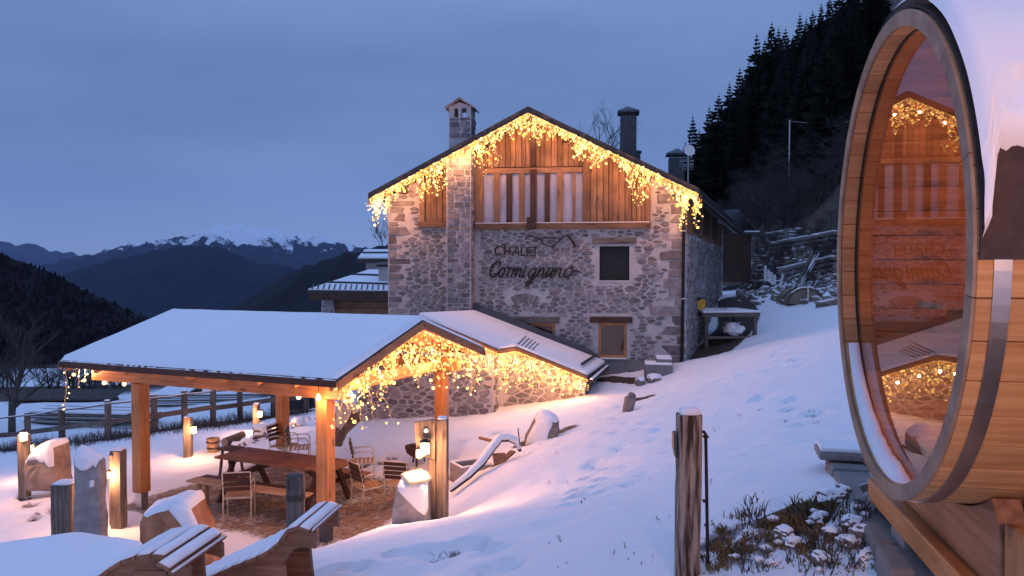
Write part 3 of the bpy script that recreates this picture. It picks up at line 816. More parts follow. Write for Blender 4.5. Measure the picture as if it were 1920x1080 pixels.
chx0, chx1 = cp(847, 0)[0], cp(888, 0)[0]
mb = MB(); mb.box(chx0, chx1, -.45, .25, cz0, c3(870, 224, -.1).z)
ho0, ho1 = c3(870, 223.9, -.1).z, c3(870, 207, -.1).z; cw = (chx1-chx0)
for (a_, b_) in ((0, .24), (.42, .56), (.80, 1)):
    mb.box(chx0+a_*cw, chx0+b_*cw, -.45, .25, ho0, ho1) if a_ in (0, .80) else mb.box(chx0+a_*cw, chx0+b_*cw, -.45, -.28, ho0, ho1)
mb.box(chx0, chx1, -.45, .25, ho1, ho1+.05)
mb.prism([(chx0, -.45, ho1+.052), (chx1, -.45, ho1+.052), ((chx0+chx1)/2, -.45, ct-.08)], (0, .7, 0))
chm = mb.build('stone_chimney', M['mortar'], chalet)
stones([q for q in coursed(chx0, chx1, c3(870, 262, -.1).z, ho0, 33) if True], chm, lambda x, y, z: (x, y-.45, z), bv=.012)
stones(coursed(0, .7, c3(870, 262, -.1).z, ho0, 34), chm, lambda x, y, z: (chx1-y, -.45+x, z), bv=.012)
for sgn in (-1, 1):
    xm = (chx0+chx1)/2; xe = xm+sgn*(cw/2+.10); mb = MB()
    ze = ho1-.02
    mb.prism([(xm, -.55, ct), (xe, -.55, ze), (xe, -.55, ze+.05), (xm, -.55, ct+.055)], (0, .9, 0)); mb.build('chimney_slab', M['stone'], chm)
# roof
def slab(mb, a, b_, c_, d_, t):
    n_ = Vector((0, 0, 1)); lo = [Vector(a), Vector(b_), Vector(c_), Vector(d_)]
    hi = [p+n_*t for p in lo]; mb.add(lo+hi, [(0,1,2,3),(7,6,5,4),(0,4,5,1),(1,5,6,2),(2,6,7,3),(3,7,4,0)])
bp_ = lambda x, y, z: CF.i @ Vector((x, y, z))
rb1 = CF.i @ P(1392, 428, 35.5); lb1 = Vector((tl.x, 13, tl.z)); pb1 = Vector((tp.x+1.0, 12.5, tp.z-.1))
mb = MB()
dn = Vector((0, 0, -.16))
slab(mb, tl+dn, tp+dn, pb1+dn, lb1+dn, .16); slab(mb, tp+dn+Vector((.001, 0, 0)), tr+dn, rb1+dn, pb1+dn, .16)
rf = mb.build('roof', M['roofmetal'], chalet)
mb = MB(); up_ = Vector((0, 0, .004)); sh = Vector((0, .3, 0))
# barge boards under the roof edge
for a_, b_ in ((tl, tp), (tp, tr)):
    mb = MB(); mb.prism([a_+Vector((0, .03, -.17)), b_+Vector((0, .03, -.17)), b_+Vector((0, .03, -.36)), a_+Vector((0, .03, -.36))], (0, .04, 0)); mb.build('barge_board', M['board_x'], rf)
# soffit boards along the overhang
for a_, b_ in ((tl, tp), (tp, tr)):
    for k in range(5):
        mb = MB(); y0 = .08+k*.155
        mb.prism([a_+Vector((0, y0, -.195)), b_+Vector((0, y0, -.195)), b_+Vector((0, y0, -.17)), a_+Vector((0, y0, -.17))], (0, .145, 0)); mb.build('soffit_board', M['larch_x'], rf)
for px_, py_ in ((760, 330), (930, 245), (1060, 240), (1180, 300), (1270, 345)):
    q = c3(px_, py_, 0); zz = roofz(q.x)-.02
    mb = MB(); mb.box(q.x-.07, q.x+.07, RF+.08, .02, zz-.18, zz-.0); mb.build('purlin', M['board_y'], rf, bev=.01)
# gutters and right eave fascia
mb = MB(); mb.beam(tr+Vector((-.05, .1, -.25)), rb1+Vector((-.05, 0, -.25)), .05, .2); mb.build('fascia', M['dark_y'], rf)
mb = MB(); mb.tube([tr+Vector((.02, .0, -.22)), rb1+Vector((.02, 0, -.22))], .06, 8); mb.build('gutter', M['darkmetal'], rf)
# downpipe
d0 = c3(1283, 392, -.12); d1 = c3(1278.5, 681, -.12)
mb = MB(); mb.tube([tr+Vector((-.25, .35, -.25)), Vector((d0.x+.02, -.15, d0.z+.12)), d0, d1], .05, 10)
dp = mb.build('downpipe', M['darkmetal'], chalet, smooth=True)
for pyb in (433, 560):
    q = c3(1282, pyb, -.12); mb = MB(); mb.box(q.x-.065, q.x+.065, -.18, .0, q.z-.02, q.z+.02); mb.build('pipe_clamp', M['steel'], dp)
# boards of the gable
def board_run(x0, x1, zbot, ztop, y, wmin, wmax, mat, gp=.012, name='board'):
    x = x0
    while x < x1-.04:
        w_ = min(U(wmin, wmax), x1-x); yy = y-U(0, .035); mb = MB()
        z1a, z1b = ztop(x+.005), ztop(x+w_-gp)
        zb_ = zbot if not callable(zbot) else zbot(x)
        jt = U(-.006, .006)
        mb.prism([(x+.005, yy, zb_), (x+w_-gp+jt, yy, zb_), (x+w_-gp, yy, z1b), (x+.005+jt, yy, z1a)], (0, .03, 0))
        mb.build(name, mat, GP); x += w_
gl0, gl1 = cp(790, 0)[0], cp(843, 0)[0]; gr0, gr1 = cp(893, 0)[0], cp(1221, 0)[0]
zs_l, zs_r = cp(815, 416)[1], cp(1055, 418.5)[1]
top = lambda x: roofz(x)-.04
mb = MB(); mb.prism([(gl0, .0-.012, zs_l), (gl1, -.012, zs_l), (gl1, -.012, top(gl1)), (gl0, -.012, top(gl0))], (0, .008, 0))
GP = mb.build('timber_gable', M['dark_z'], chalet)
mb = MB(); wt0 = cp(1005, 316)[1]
mb.prism([(gr0, -.012, wt0), (gr1, -.012, wt0), (gr1, -.012, top(gr1)), (tp.x, -.012, top(tp.x)), (gr0, -.012, top(gr0))], (0, .008, 0))
mb.prism([(cp(1093, 0)[0], -.012, zs_r), (gr1, -.012, zs_r), (gr1, -.012, wt0-.002), (cp(1093, 0)[0], -.012, wt0-.002)], (0, .008, 0))
mb.build('backing', M['dark_z'], GP)
board_run(cp(797, 0)[0], gl1-.02, zs_l, top, -.045, .13, .2, M['board_z'])
board_run(cp(907, 0)[0], cp(1093, 0)[0], cp(1005, 313)[1], top, -.045, .12, .19, M['board_z'])
board_run(cp(1108, 0)[0], cp(1211, 0)[0], zs_r, top, -.045, .12, .2, M['board_z'])
def bx(name, x0, x1, y0, y1, z0, z1, mat, par, bev=.008):
    mb = MB(); mb.box(x0, x1, y0, y1, z0, z1); return mb.build(name, mat, par, bev=bev)
for (a_, b_, pz) in ((787, 796.5, zs_l), (893, 906.5, zs_r), (1093.5, 1107.5, zs_r), (1211.5, 1221, zs_r)):
    xa, xb = cp(a_, 0)[0], cp(b_, 0)[0]; mb = MB()
    mb.prism([(xa, -.13, pz+.002), (xb, -.13, pz+.002), (xb, -.13, top(xb)-.02), (xa, -.13, top(xa)-.02)], (0, .115, 0)); mb.build('post', M['board_z'], GP, bev=.01)
bx('sill_beam', cp(785, 0)[0], cp(845, 0)[0]-.03, -.17, -.01, cp(815, 427)[1], zs_l, M['board_x'], GP)
bx('sill_beam', cp(891, 0)[0], cp(1222, 0)[0], -.17, -.01, cp(1005, 430)[1], zs_r, M['board_x'], GP)
bx('snow_on_sill', cp(893, 0)[0], cp(1219, 0)[0], -.165, -.135, zs_r+.001, zs_r+.022, M['snow'], GP, .004)
bx('centre_post', cp(995, 0)[0], cp(1007, 0)[0], -.13, -.0, zs_r+.002, cp(1005, 318)[1], M['dark_z'], GP)
bx('king_post', cp(994, 0)[0], cp(1005, 0)[0], -.11, -.05, cp(1005, 313)[1], cp(1005, 258)[1], M['dark_z'], GP)
bx('beam_end', cp(991, 0)[0], cp(1006, 0)[0], -.5, -.171, cp(1005, 431)[1], cp(1005, 409)[1], M['dark_y'], GP, .02)
bx('head_beam', cp(907, 0)[0], cp(1093, 0)[0], -.10, -.014, cp(1005, 325)[1], cp(1005, 315)[1], M['board_x'], GP)
for (a_, b_, strips) in ((907, 995, ((926, 938, 0), (950, 961, 1), (974, 984, 0))), (1007, 1093, ((1022, 1032, 1), (1045, 1057, 0), (1074, 1080, 0)))):
    xa, xb = cp(a_, 0)[0], cp(b_, 0)[0]; z1 = cp(1005, 325)[1]
    mb = MB(); N_ = 28; vs = []
    for j in range(9):
        for i in range(N_+1):
            vs.append((xa+(xb-xa)*i/N_, -.035+.02*noise.noise(Vector((i*.33+a_, j*.35, 2))), zs_r+(z1-zs_r)*j/8))
    mb.add(vs, [(j*(N_+1)+i, j*(N_+1)+i+1, (j+1)*(N_+1)+i+1, (j+1)*(N_+1)+i) for j in range(8) for i in range(N_)])
    sh_ = mb.build('plastic_sheet', M['plastic_sheet'], GP, smooth=True)
    for (s0, s1, dk) in strips: bx('batten', cp(s0, 0)[0], cp(s1, 0)[0], -.09, -.062, zs_r+.002, z1-.002, M['dark_z' if dk else 'board_z'], sh_, .004)
# upper window: flat black panel in a pale plaster reveal
def frame_rect(b_, y0, y1, w_, mat, par, name='frame'):
    for (x0, x1, z0, z1) in ((b_[0], b_[0]+w_, b_[2], b_[3]), (b_[1]-w_, b_[1], b_[2], b_[3]), (b_[0]+w_, b_[1]-w_, b_[3]-w_, b_[3]), (b_[0]+w_, b_[1]-w_, b_[2], b_[2]+w_)):
        bx(name, x0, x1, y0, y1, z0, z1, mat, par, .004)
b_ = H[0]
wu = bx('upper_window', b_[0], b_[1], .14, .16, b_[2], b_[3], M['black'], chalet, 0)
frame_rect((b_[0]-.07, b_[1]+.07, b_[2]-.03, b_[3]+.01), -.012, .0, .07, M['plaster'], wu, 'reveal')
frame_rect(b_, .10, .138, .05, M['darkmetal'], wu)
bx('lintel', cp(1112, 0)[0], cp(1195, 0)[0], -.07, -.002, cp(1152, 457)[1], cp(1152, 446)[1], M['old_x'], chalet, .015)
b_ = H[1]
wlw = bx('lower_window', b_[0]+.08, b_[1]-.08, .12, .13, b_[2]+.08, b_[3]-.08, M['window_glass'], chalet, 0)
frame_rect(b_, .02, .135, .085, M['larch_z'], wlw)
bx('window_sill', b_[0]-.03, b_[1]+.03, -.10, -.002, b_[2]-.06, b_[2]-.02, M['cement'], chalet, .006)
bx('sill_snow', b_[0]+.05, b_[1]-.0, -.095, -.01, b_[2]-.019, b_[2]+.015, M['snow'], chalet, .01)
bx('lintel', cp(1107, 0)[0], cp(1188, 0)[0], -.09, -.002, cp(1147, 605)[1], cp(1147, 594.5)[1], M['dark_x'], chalet, .015)
bx('lintel_ledge', cp(1110, 0)[0], cp(1186, 0)[0], -.07, -.002, cp(1147, 594)[1], cp(1147, 588)[1], M['plaster'], chalet, .02)
b_ = H[2]
ws = bx('lower_window', b_[0]+.08, b_[1]-.08, .12, .13, b_[2]+.08, b_[3]-.08, M['window_glass'], chalet, 0)
frame_rect(b_, .02, .135, .085, M['larch_z'], ws)
bx('lintel', cp(962, 0)[0], cp(1050, 0)[0], -.09, -.002, cp(1147, 607)[1], cp(1147, 595)[1], M['old_x'], chalet, .015)
# door seen as a dark opening low on the plinth
bx('hatch', cp(1180, 0)[0], cp(1208, 0)[0], -.075, -.062, cp(1147, 712)[1], cp(1147, 694)[1], M['darkmetal'], chalet, .004)
# metal chimneys on the roof
def metal_chimney(px0, px1, pyt, pyb, ydep, label):
    a_, b_ = c3(px0, pyt, ydep), c3(px1, pyb, ydep); w_ = (b_.x-a_.x); xm = (a_.x+b_.x)/2; mb = MB()
    mb.box(xm-w_*.42, xm+w_*.42, ydep-w_*.42, ydep+w_*.42, b_.z-.5, a_.z-w_*.55)
    o = mb.build('metal_chimney', M['greymetal'], chalet, bev=.01); o['label'] = label
    for k in range(4):
        bx('vent_bar', xm-w_*.36+k*w_*.2, xm-w_*.30+k*w_*.2, ydep-w_*.4, ydep-w_*.3, a_.z-w_*.55, a_.z-w_*.40, M['greymetal'], o, 0)
    mb = MB(); zc = a_.z-w_*.40; hw = w_*.56
    mb.add([(xm-hw, ydep-hw, zc), (xm+hw, ydep-hw, zc), (xm+hw, ydep+hw, zc), (xm-hw, ydep+hw, zc), (xm-hw, ydep-hw, zc+.06), (xm+hw, ydep-hw, zc+.06), (xm+hw, ydep+hw, zc+.06), (xm-hw, ydep+hw, zc+.06), (xm, ydep, a_.z)],
        [(3,2,1,0),(0,1,5,4),(1,2,6,5),(2,3,7,6),(3,0,4,7),(4,5,8),(5,6,8),(6,7,8),(7,4,8)])
    mb.build('cowl', M['greymetal'], o)
metal_chimney(1160, 1196, 200, 285, 2.0, 'tall grey metal chimney with pointed cowl')
metal_chimney(1251, 1285, 279, 325, 6.0, 'lower dark metal chimney near the right eave')
metal_chimney(1186, 1202, 281, 296, 5.0, 'small metal vent cowl')

# ---------------------------------------------------------------- metal lettering on the front wall
sg0 = c3(1005, 500, 0)
sign = thing('wall_sign', 'black wrought metal lettering reading CHALET Cormignano with a mountain line on the stone front', 'sign', CF.w(sg0.x, -.09, sg0.z), ang)
def sgn(zx, zy):
    q = c3(900+zx/8.727, 430+zy/8.727, -.07); return Vector((q.x-sg0.x, 0, q.z-sg0.z))
def strokes(name, lst, r=.021, sm=False):
    mb = MB()
    for s_ in lst:
        pts = [sgn(*p) for p in s_]
        if sm and len(pts) > 2:
            for _ in range(2):
                q = [pts[0]]
                for a_, b_ in zip(pts, pts[1:]): q += [a_.lerp(b_, .25), a_.lerp(b_, .75)]
                q.append(pts[-1]); pts = q
        mb.tube(pts, r*1.15, 6)
    return mb.build(name, M['black'], sign)
strokes('letter_c', [[(378,305),(340,278),(295,280),(255,315),(245,360),(265,405),(310,425),(365,402)]], sm=True)
strokes('letter_h', [[(403,255),(403,420)], [(490,288),(490,420)], [(403,365),(490,358)], [(386,244),(420,258)]])
strokes('letter_a', [[(518,430),(628,285),(635,425)], [(575,375),(635,372)]])
strokes('letter_l', [[(682,290),(676,430),(752,432)]])
strokes('letter_e', [[(845,297),(775,297),(775,432),(865,432)], [(775,358),(835,358)]])
strokes('letter_t', [[(865,297),(935,297)], [(905,297),(905,432),(865,432)]])
strokes('mountain_emblem', [[(735,165),(775,130),(820,100),(870,118),(960,150),(1060,138),(1150,146),(1280,143),(1330,150),(1420,100),(1452,112)], [(960,150),(1035,230),(1100,268),(1215,300)], [(1185,272),(1240,250),(1290,190),(1330,150)]], .018)
strokes('mountain_stroke', [[(1440,105),(1500,180),(1560,285)]], .034)
BL_, XH, SL_ = 785, 160, .33
def glyph(x, w_, segs):
    return [[(x+px_*w_+SL_*py_*XH, BL_-py_*XH) for px_, py_ in s_] for s_ in segs]
strokes('letter_c', [[(322,600),(338,560),(312,524),(262,540),(205,595),(165,680),(165,740),(205,780),(260,765),(300,720),(318,690)]], .028, True)
O_ = [(.5,1),(.15,.8),(0,.4),(.15,.05),(.5,-.02),(.85,.2),(1,.6),(.85,.95),(.5,1)]
ARC = lambda x: [(x,.45),(x+.12,.8),(x+.27,1),(x+.36,.92),(x+.38,.7),(x+.38,0)]
strokes('letter_o', glyph(292, 82, [O_, [(.85,.95),(1.3,.9)]]), .023, True)
strokes('letter_r', glyph(392, 90, [[(.0,.95),(.3,1.12),(.38,.9),(.52,.85),(.8,.95)], [(.52,.85),(.52,.3),(.6,.02),(.85,-.02)]]), .024, True)
strokes('letter_m', glyph(490, 170, [[(.1,-.02),(.1,1)], ARC(.1), ARC(.48), [(.86,.1),(.93,-.02),(1.1,.08)]]), .023, True)
strokes('letter_i', glyph(672, 70, [[(.3,1.15),(.3,.1),(.5,-.03),(.9,.12)]]), .024, True)
strokes('letter_g', glyph(770, 120, [[(.85,.85),(.5,1),(.15,.75),(.02,.35),(.2,.02),(.5,.05),(.85,.5)], [(.92,1),(.9,.1),(.72,-.65),(.4,-.98),(.18,-.8),(.3,-.45),(.9,-.02),(1.3,.1)]]), .023, True)
strokes('letter_n', glyph(915, 130, [[(.1,-.02),(.1,1)], [(.1,.4),(.4,.9),(.62,1),(.72,.85),(.72,.12),(.85,-.03),(1.1,.08)]]), .023, True)
strokes('letter_a', glyph(1055, 110, [[(.9,.85),(.5,1),(.15,.75),(.02,.35),(.2,0),(.5,.08),(.85,.5)], [(.92,1),(.9,.12),(1.02,-.03),(1.25,.08)]]), .023, True)
strokes('letter_n', glyph(1185, 140, [[(.1,-.02),(.1,1)], [(.1,.4),(.4,.9),(.62,1),(.72,.85),(.72,.12),(.85,-.03),(1.15,.08)]]), .023, True)
strokes('letter_o', glyph(1345, 130, [[(.2,-.02),(.2,.9)], [(.2,.3),(.45,.8),(.62,1)]]), .001, True) if False else None
strokes('letter_o', glyph(1352, 130, [O_, [(.7,1.25),(.75,1.0)], [(1.0,.7),(1.3,.62),(1.7,.66)]]), .024, True)

# ---------------------------------------------------------------- light strings
ICO = None
def ico_pts():
    t = (1+5**.5)/2; v = [(-1,t,0),(1,t,0),(-1,-t,0),(1,-t,0),(0,-1,t),(0,1,t),(0,-1,-t),(0,1,-t),(t,0,-1),(t,0,1),(-t,0,-1),(-t,0,1)]
    L = math.sqrt(1+t*t); v = [Vector(a)/L for a in v]
    f = [(0,11,5),(0,5,1),(0,1,7),(0,7,10),(0,10,11),(1,5,9),(5,11,4),(11,10,2),(10,7,6),(7,1,8),(3,9,4),(3,4,2),(3,2,6),(3,6,8),(3,8,9),(4,9,5),(2,4,11),(6,2,10),(8,6,7),(9,8,1)]
    return v, f
IV, IF_ = ico_pts()
def icicles(name, label, path, spacing, drop, blen, br, power, nl, parent_loc=None, mat=None, wob=.05, dropf=None, seed=1, depth=.0):
    power = power*1.15
    """a string of icicle lights along path (world points) with hanging strands"""
    rg = random.Random(seed)
    t = thing(name, label, 'string lights', path[0], 0, 'icicle light strings')
    o0 = Vector(path[0]); wire = MB(); bulbs = MB()
    segs = [(Vector(a), Vector(b)) for a, b in zip(path, path[1:])]; tot = sum((b-a).length for a, b in segs)
    def at_(s):
        for a, b in segs:
            L = (b-a).length
            if s <= L: return a.lerp(b, s/L), (b-a).normalized()
            s -= L
        return segs[-1][1], (segs[-1][1]-segs[-1][0]).normalized()
    wire.tube([Vector(p)-o0 for p in path], .009, 4)
    s = spacing*.4; k = 0
    def bulb(p, sc=1.0):
        r_ = br*rg.choice((.45, .55, .7, .8, .95, 1.1, 1.75))*sc; bulbs.add([p-o0+v*r_ for v in IV], IF_)
    while s < tot:
        p, d = at_(s); sd = Vector((-d.y, d.x, 0))
        if sd.length > .01: sd.normalize()
        L = rg.choice((.35, .55, .75, 1.0, .6))*drop*(dropf(s/tot) if dropf else 1)*rg.uniform(.8, 1.2)
        pts = [p.copy()]; q = p.copy(); n_ = max(1, int(L/blen))
        for j in range(n_):
            q = q+Vector((rg.uniform(-wob, wob)*.55, rg.uniform(-wob, wob)*.55, -blen*rg.uniform(.8, 1.1))); pts.append(q.copy())
            bulb(q+Vector((rg.uniform(-wob, wob), rg.uniform(-wob, wob)*.6-depth*rg.random(), rg.uniform(-.02, .02))))
        wire.tube([x-o0 for x in pts], .0055, 3)
        bulb(p+Vector((0, 0, -.02))); s += spacing*rg.uniform(.7, 1.3); k += 1
    wire.build('wire', M['wire'], t)
    ob = bulbs.build('bulbs', mat or M['bulb'], t); tag(ob, kind='stuff')
    for i in range(nl):
        p, d = at_(tot*(i+.5)/nl); lamp('bulb_glow', t, p-o0+Vector((0, -.12, -drop*.30)), power/nl, r=.03)
    return t
cw_ = lambda v: CF.m @ Vector(v)
off = Vector((0, -.03, -.20))
icicles('icicle_lights', 'warm icicle lights along both slopes of the chalet gable', [cw_(tl+off+Vector((.08, 0, .04))), cw_(tp+off), cw_(tr+off+Vector((-.05, 0, .04)))],
    .062, .95, .062, .023, 330, 16, seed=3, dropf=lambda f: .75+.35*math.sin(f*40), wob=.09, depth=.08)
icicles('icicle_lights', 'white glowing end of the light string under the far left chalet eave', [cw_(tl+Vector((.02, .02, -.2))), cw_(tl+Vector((.35, .04, -.22))), cw_(tl+Vector((.62, .05, -.16)))], .10, .75, .09, .034, 10, 1, mat=M['bulbwhite'], seed=14, wob=.06)
icicles('icicle_lights', 'clump of lights hanging at the right end of the chalet eave', [cw_(tr+Vector((-.62, .02, -.12))), cw_(tr+Vector((-.04, .03, -.25)))], .085, .95, .09, .034, 20, 1, seed=15, wob=.07)

# ---------------------------------------------------------------- low stone annex with snowy roof
R0, R1 = P(786, 592, 18.5), P(890, 586, 23.95)
E0, E1 = P(1101, 704, 19.9), P(1134, 681, 23.4)
N0, N1 = P(935, 655, 18.45), P(968, 650, 19.15)
annex = thing('stone_annex', 'low stone outbuilding with a snowy pitched roof and lights, in front of the chalet', 'outbuilding', (R0.x, R0.y, -3.8))
L0, L1 = P(648, 700, 18.8), P(742, 690, 24.3)
lerp = lambda a, b, t: a+(b-a)*t
Nm = lerp(R1, E1, .42)
mb = MB(); dz = Vector((0, 0, -.13))
def fanslab(mb, pts, t):
    n_ = len(pts); c = sum(pts, Vector())/n_; hi = pts+[c]; lo = [p-Vector((0, 0, t)) for p in hi]
    mb.add(hi+lo, [(i, (i+1) % n_, n_) for i in range(n_)]+[(n_+1+(i+1) % n_, n_+1+i, 2*n_+1) for i in range(n_)]+[(i, n_+1+i, n_+1+(i+1) % n_, (i+1) % n_) for i in range(n_)])
fanslab(mb, [R0, N0, Nm, R1], .13); fanslab(mb, [N0, N1, Nm], .13); fanslab(mb, [N1, E0, E1, Nm], .13)
slab(mb, L0+dz, R0+dz-Vector((.004, 0, 0)), R1+dz-Vector((.004, 0, 0)), L1+dz, .13)
ar = mb.build('roof', M['roofmetal'], annex, world=True)
mb = MB(); up1, up2 = Vector((0, 0, .004)), Vector((0, 0, .075))
def inset(p, q, f): return p+(q-p)*f
cen = (R0+N1+E0+E1+R1)/5
def snowlayer(pts, mb, cen, h=.07, ins=.004, ns=1):
    n_ = len(pts); a_ = [p+Vector((0, 0, .004)) for p in pts]; b_ = [inset(p, cen, ins)+Vector((0, 0, h)) for p in pts]; c_ = [inset(p, cen, ins*4)+Vector((0, 0, h*1.35)) for p in pts]
    mb.add(a_+b_+c_+[cen+Vector((0, 0, h*1.4))], [(i, (i+1) % n_, (i+1) % n_+n_, i+n_) for i in range(n_)]+[(i+n_, (i+1) % n_+n_, (i+1) % n_+2*n_, i+2*n_) for i in range(n_)]+[(i+2*n_, (i+1) % n_+2*n_, 3*n_) for i in range(n_)])
snowlayer([R0, N0, Nm, R1], mb, (R0+N0+Nm+R1)/4, .06)
snowlayer([N0, N1, Nm], mb, (N0+N1+Nm)/3, .06)
snowlayer([N1, E0, E1, Nm], mb, (N1+E0+E1+Nm)/4, .06)
mb.build('roof_snow', M['roof_snow'], annex, world=True, smooth=False)
# bare metal ribs showing through the snow by the step in the roof
for k in range(5):
    f = .03+k*.048; a_ = lerp(N1, E0, f)+Vector((0, 0, .088)); b_ = lerp(lerp(N1, E0, f), lerp(Nm, E1, f), .55-.03*k)+Vector((0, 0, .092))
    mb = MB(); mb.beam(a_, b_, .022, .02); mb.build('roof_rib', M['roofmetal'], annex, world=True)
# snow guard tube near the eave, gutter
a_, b_ = lerp(N1, E0, .88), lerp(Nm, E1, .90)
mb = MB(); mb.tube([lerp(a_, b_, .15)+Vector((0, 0, .16)), lerp(a_, b_, .95)+Vector((0, 0, .18))], .04, 8); mb.build('snow_guard', M['roofmetal'], annex, world=True)
mb = MB(); mb.tube([E0+Vector((.08, -.1, -.14)), E1+Vector((.08, .1, -.14))], .06, 8); mb.build('gutter', M['darkmetal'], annex, world=True)
mb = MB(); mb.tube([E0+Vector((.09, -.1, -.085)), E1+Vector((.09, .1, -.085))], .035, 8); mb.build('gutter_snow', M['snow'], annex, world=True)
# orange verge boards
for a_, b_ in ((R0, N0), (N0, N1), (N1, E0), (L0, R0)):
    mb = MB(); mb.prism([a_+Vector((0, -.03, -.02)), b_+Vector((0, -.03, -.02)), b_+Vector((0, -.03, -.17)), a_+Vector((0, -.03, -.17))], (0, .035, 0)); mb.build('verge_board', M['larch_x'], annex, world=True)
# dark upstand where the roof meets the chalet wall
a_, b_ = P(884, 566, 24.05), P(1114, 660, 23.45)
mb = MB(); pr = []; 
for k in range(13):
    f = k/12; p = lerp(a_, b_, f); pr.append((p+Vector((0, 0, U(-.01, .03))), lerp(lerp(R1, E1, 0), E1, f)+Vector((0, 0, -.05))))
for (p, q), (p2, q2) in zip(pr, pr[1:]): mb.prism([q+Vector((0, -.02, 0)), q2+Vector((0, -.02, 0)), p2+Vector((0, .05, 0)), p+Vector((0, .05, 0))], (0, .06, 0))
mb.build('flashing', M['bluetarp'], annex, world=True)
bpy.data.objects['flashing'].data.materials[0] = M['greymetal']
# walls
def rz_line(pts, X):
    for a_, b_ in zip(pts, pts[1:]):
        if a_.x <= X <= b_.x: return a_.z+(b_.z-a_.z)*(X-a_.x)/(b_.x-a_.x)
    return pts[-1].z if X > pts[-1].x else pts[0].z
def annex_wall(p0, p1, top, zb, seed, name):
    dv = Vector((p1.x-p0.x, p1.y-p0.y, 0)); L = dv.length; a = math.atan2(dv.y, dv.x); fr = Frame((p0.x, p0.y, 0), a)
    ofs = Matrix.Translation(-annex.location)
    n_ = 9; ps = [(L*i/n_, top(L*i/n_)) for i in range(n_+1)]
    tf = lambda x, y, z: tuple(ofs @ (fr.m @ Vector((x, y, z))))
    mb = MB(); mb.prism([tf(0, 0, zb), tf(L, 0, zb)]+[tf(x, 0, z) for x, z in ps[::-1]], tuple(fr.m.to_3x3() @ Vector((0, .35, 0))))
    w_ = mb.build(name, M['mortar'], annex)
    reg = [(.02, zb+.3), (L-.02, zb+.3)]+[(x, z-.03) for x, z in ps[::-1]]
    stones(rubble(reg, [], .26, .125, seed, .015, .14), w_, tf, bv=.022, limit=160)
A0, A1, A2, A3 = P(668, 700, 19.3), P(924, 700, 18.75), P(936, 700, 19.45), P(1097, 700, 20.1)
front = [L0, R0, N0, N0+Vector((.4, 0, 0))]
annex_wall(A0, A1, lambda x: min(rz_line(front, A0.x+(A1.x-A0.x)*x/(A1-A0).length), R0.z)-.16, -4.3, 41, 'gable_wall')
annex_wall(Vector((A1.x+.002, A1.y+.002, 0)), Vector((A2.x, A2.y, 0)), lambda x: N0.z-.18, -4.2, 42, 'return_wall')
annex_wall(Vector((A2.x+.002, A2.y, 0)), Vector((A3.x, A3.y, 0)), lambda x: rz_line([N1, E0], A2.x+(A3.x-A2.x)*x/(A3-A2).length)-.16, -4.1, 43, 'side_gable_wall')
annex_wall(Vector((A3.x+.002, A3.y, 0)), Vector((E1.x-.25, E1.y, 0)), lambda x: E0.z-.2, -4.0, 44, 'eave_wall')
yo = Vector((0, -.06, -.1))
icicles('icicle_lights', 'dense icicle lights along the right roof edge of the low stone annex', [N0+yo, N1+yo, E0+yo], .055, .75, .065, .0185, 62, 6, seed=5, dropf=lambda f: 1.15-.35*f, wob=.09, depth=.10)
icicles('icicle_lights', 'light string on the annex gable behind the pavilion peak', [lerp(R0, N0, .15)+yo, N0+yo], .075, .8, .10, .022, 35, 4, seed=6, wob=.08)

# ---------------------------------------------------------------- timber pavilion
W2, D2 = 3.92/2, 3.67/2
FRp = Vector((-2.865, 12.05)); u2 = Vector((math.cos(pa), -math.sin(pa))); v2 = Vector((math.sin(pa), math.cos(pa)))
pcen = FRp-u2*W2+v2*D2
FZ = -4.19
pav = thing('pavilion', 'open timber pavilion with a snow covered gable roof over the picnic table', 'pavilion', (pcen.x, pcen.y, FZ), -pa)
PF = Frame((pcen.x, pcen.y, FZ), -pa)
zb_, zr_, ze_ = -1.99-FZ, -.85-FZ, -1.56-FZ
for sx in (-1, 1):
    for sy in (-1, 1):
        x, y = sx*W2, sy*D2; pz = G(*(PF.w(x, y, 0)).xy)-FZ
        mb = MB(); mb.box(x-.105, x+.105, y-.105, y+.105, .30, zb_); po = mb.build('post', M['larch_z'], pav, bev=.012)
        mb = MB(); mb.box(x-.075, x+.075, y-.075, y+.075, -.35, .30); mb.build('post_foot', M['steel'] if sx < 0 else M['greymetal'], po, bev=.004)
for sy in (-1, 1):
    mb = MB(); y = sy*D2; mb.box(-W2-1.1, W2+.40, y-.085, y+.085, zb_+.001, zb_+.25); mb.build('plate_beam', M['larch_x'], pav, bev=.01)
for sx in (-1, 0, 1):
    mb = MB(); x = sx*W2; mb.box(x-.07, x+.07, -D2-.02+.11, D2-.11+.02, zb_+.03, zb_+.22); mb.build('tie_beam', M['larch_y'], pav, bev=.01)
    mb = MB(); mb.box(x-.07, x+.07, -.07, .07, zb_+.221, zr_-.26); mb.build('king_post', M['larch_z'], pav, bev=.01)
mb = MB(); mb.box(-W2-1.15, W2+.55, -.08, .08, zr_-.30, zr_-.12); mb.build('ridge_beam', M['larch_x'], pav, bev=.01)
EX, GL, GR = D2+.577, W2+1.246, W2+.642
sl = (zr_-ze_)/EX
n_r = 9
for k in range(n_r):
    x = -GL+.12+k*(GL+GR-.24)/(n_r-1)
    for s in (-1, 1):
        mb = MB(); mb.beam((x, s*.05, zr_-.17), (x, s*(EX-.02), ze_-.17+.02), .08, .14); mb.build('rafter', M['larch_y'], pav, bev=.006)
nb = 16
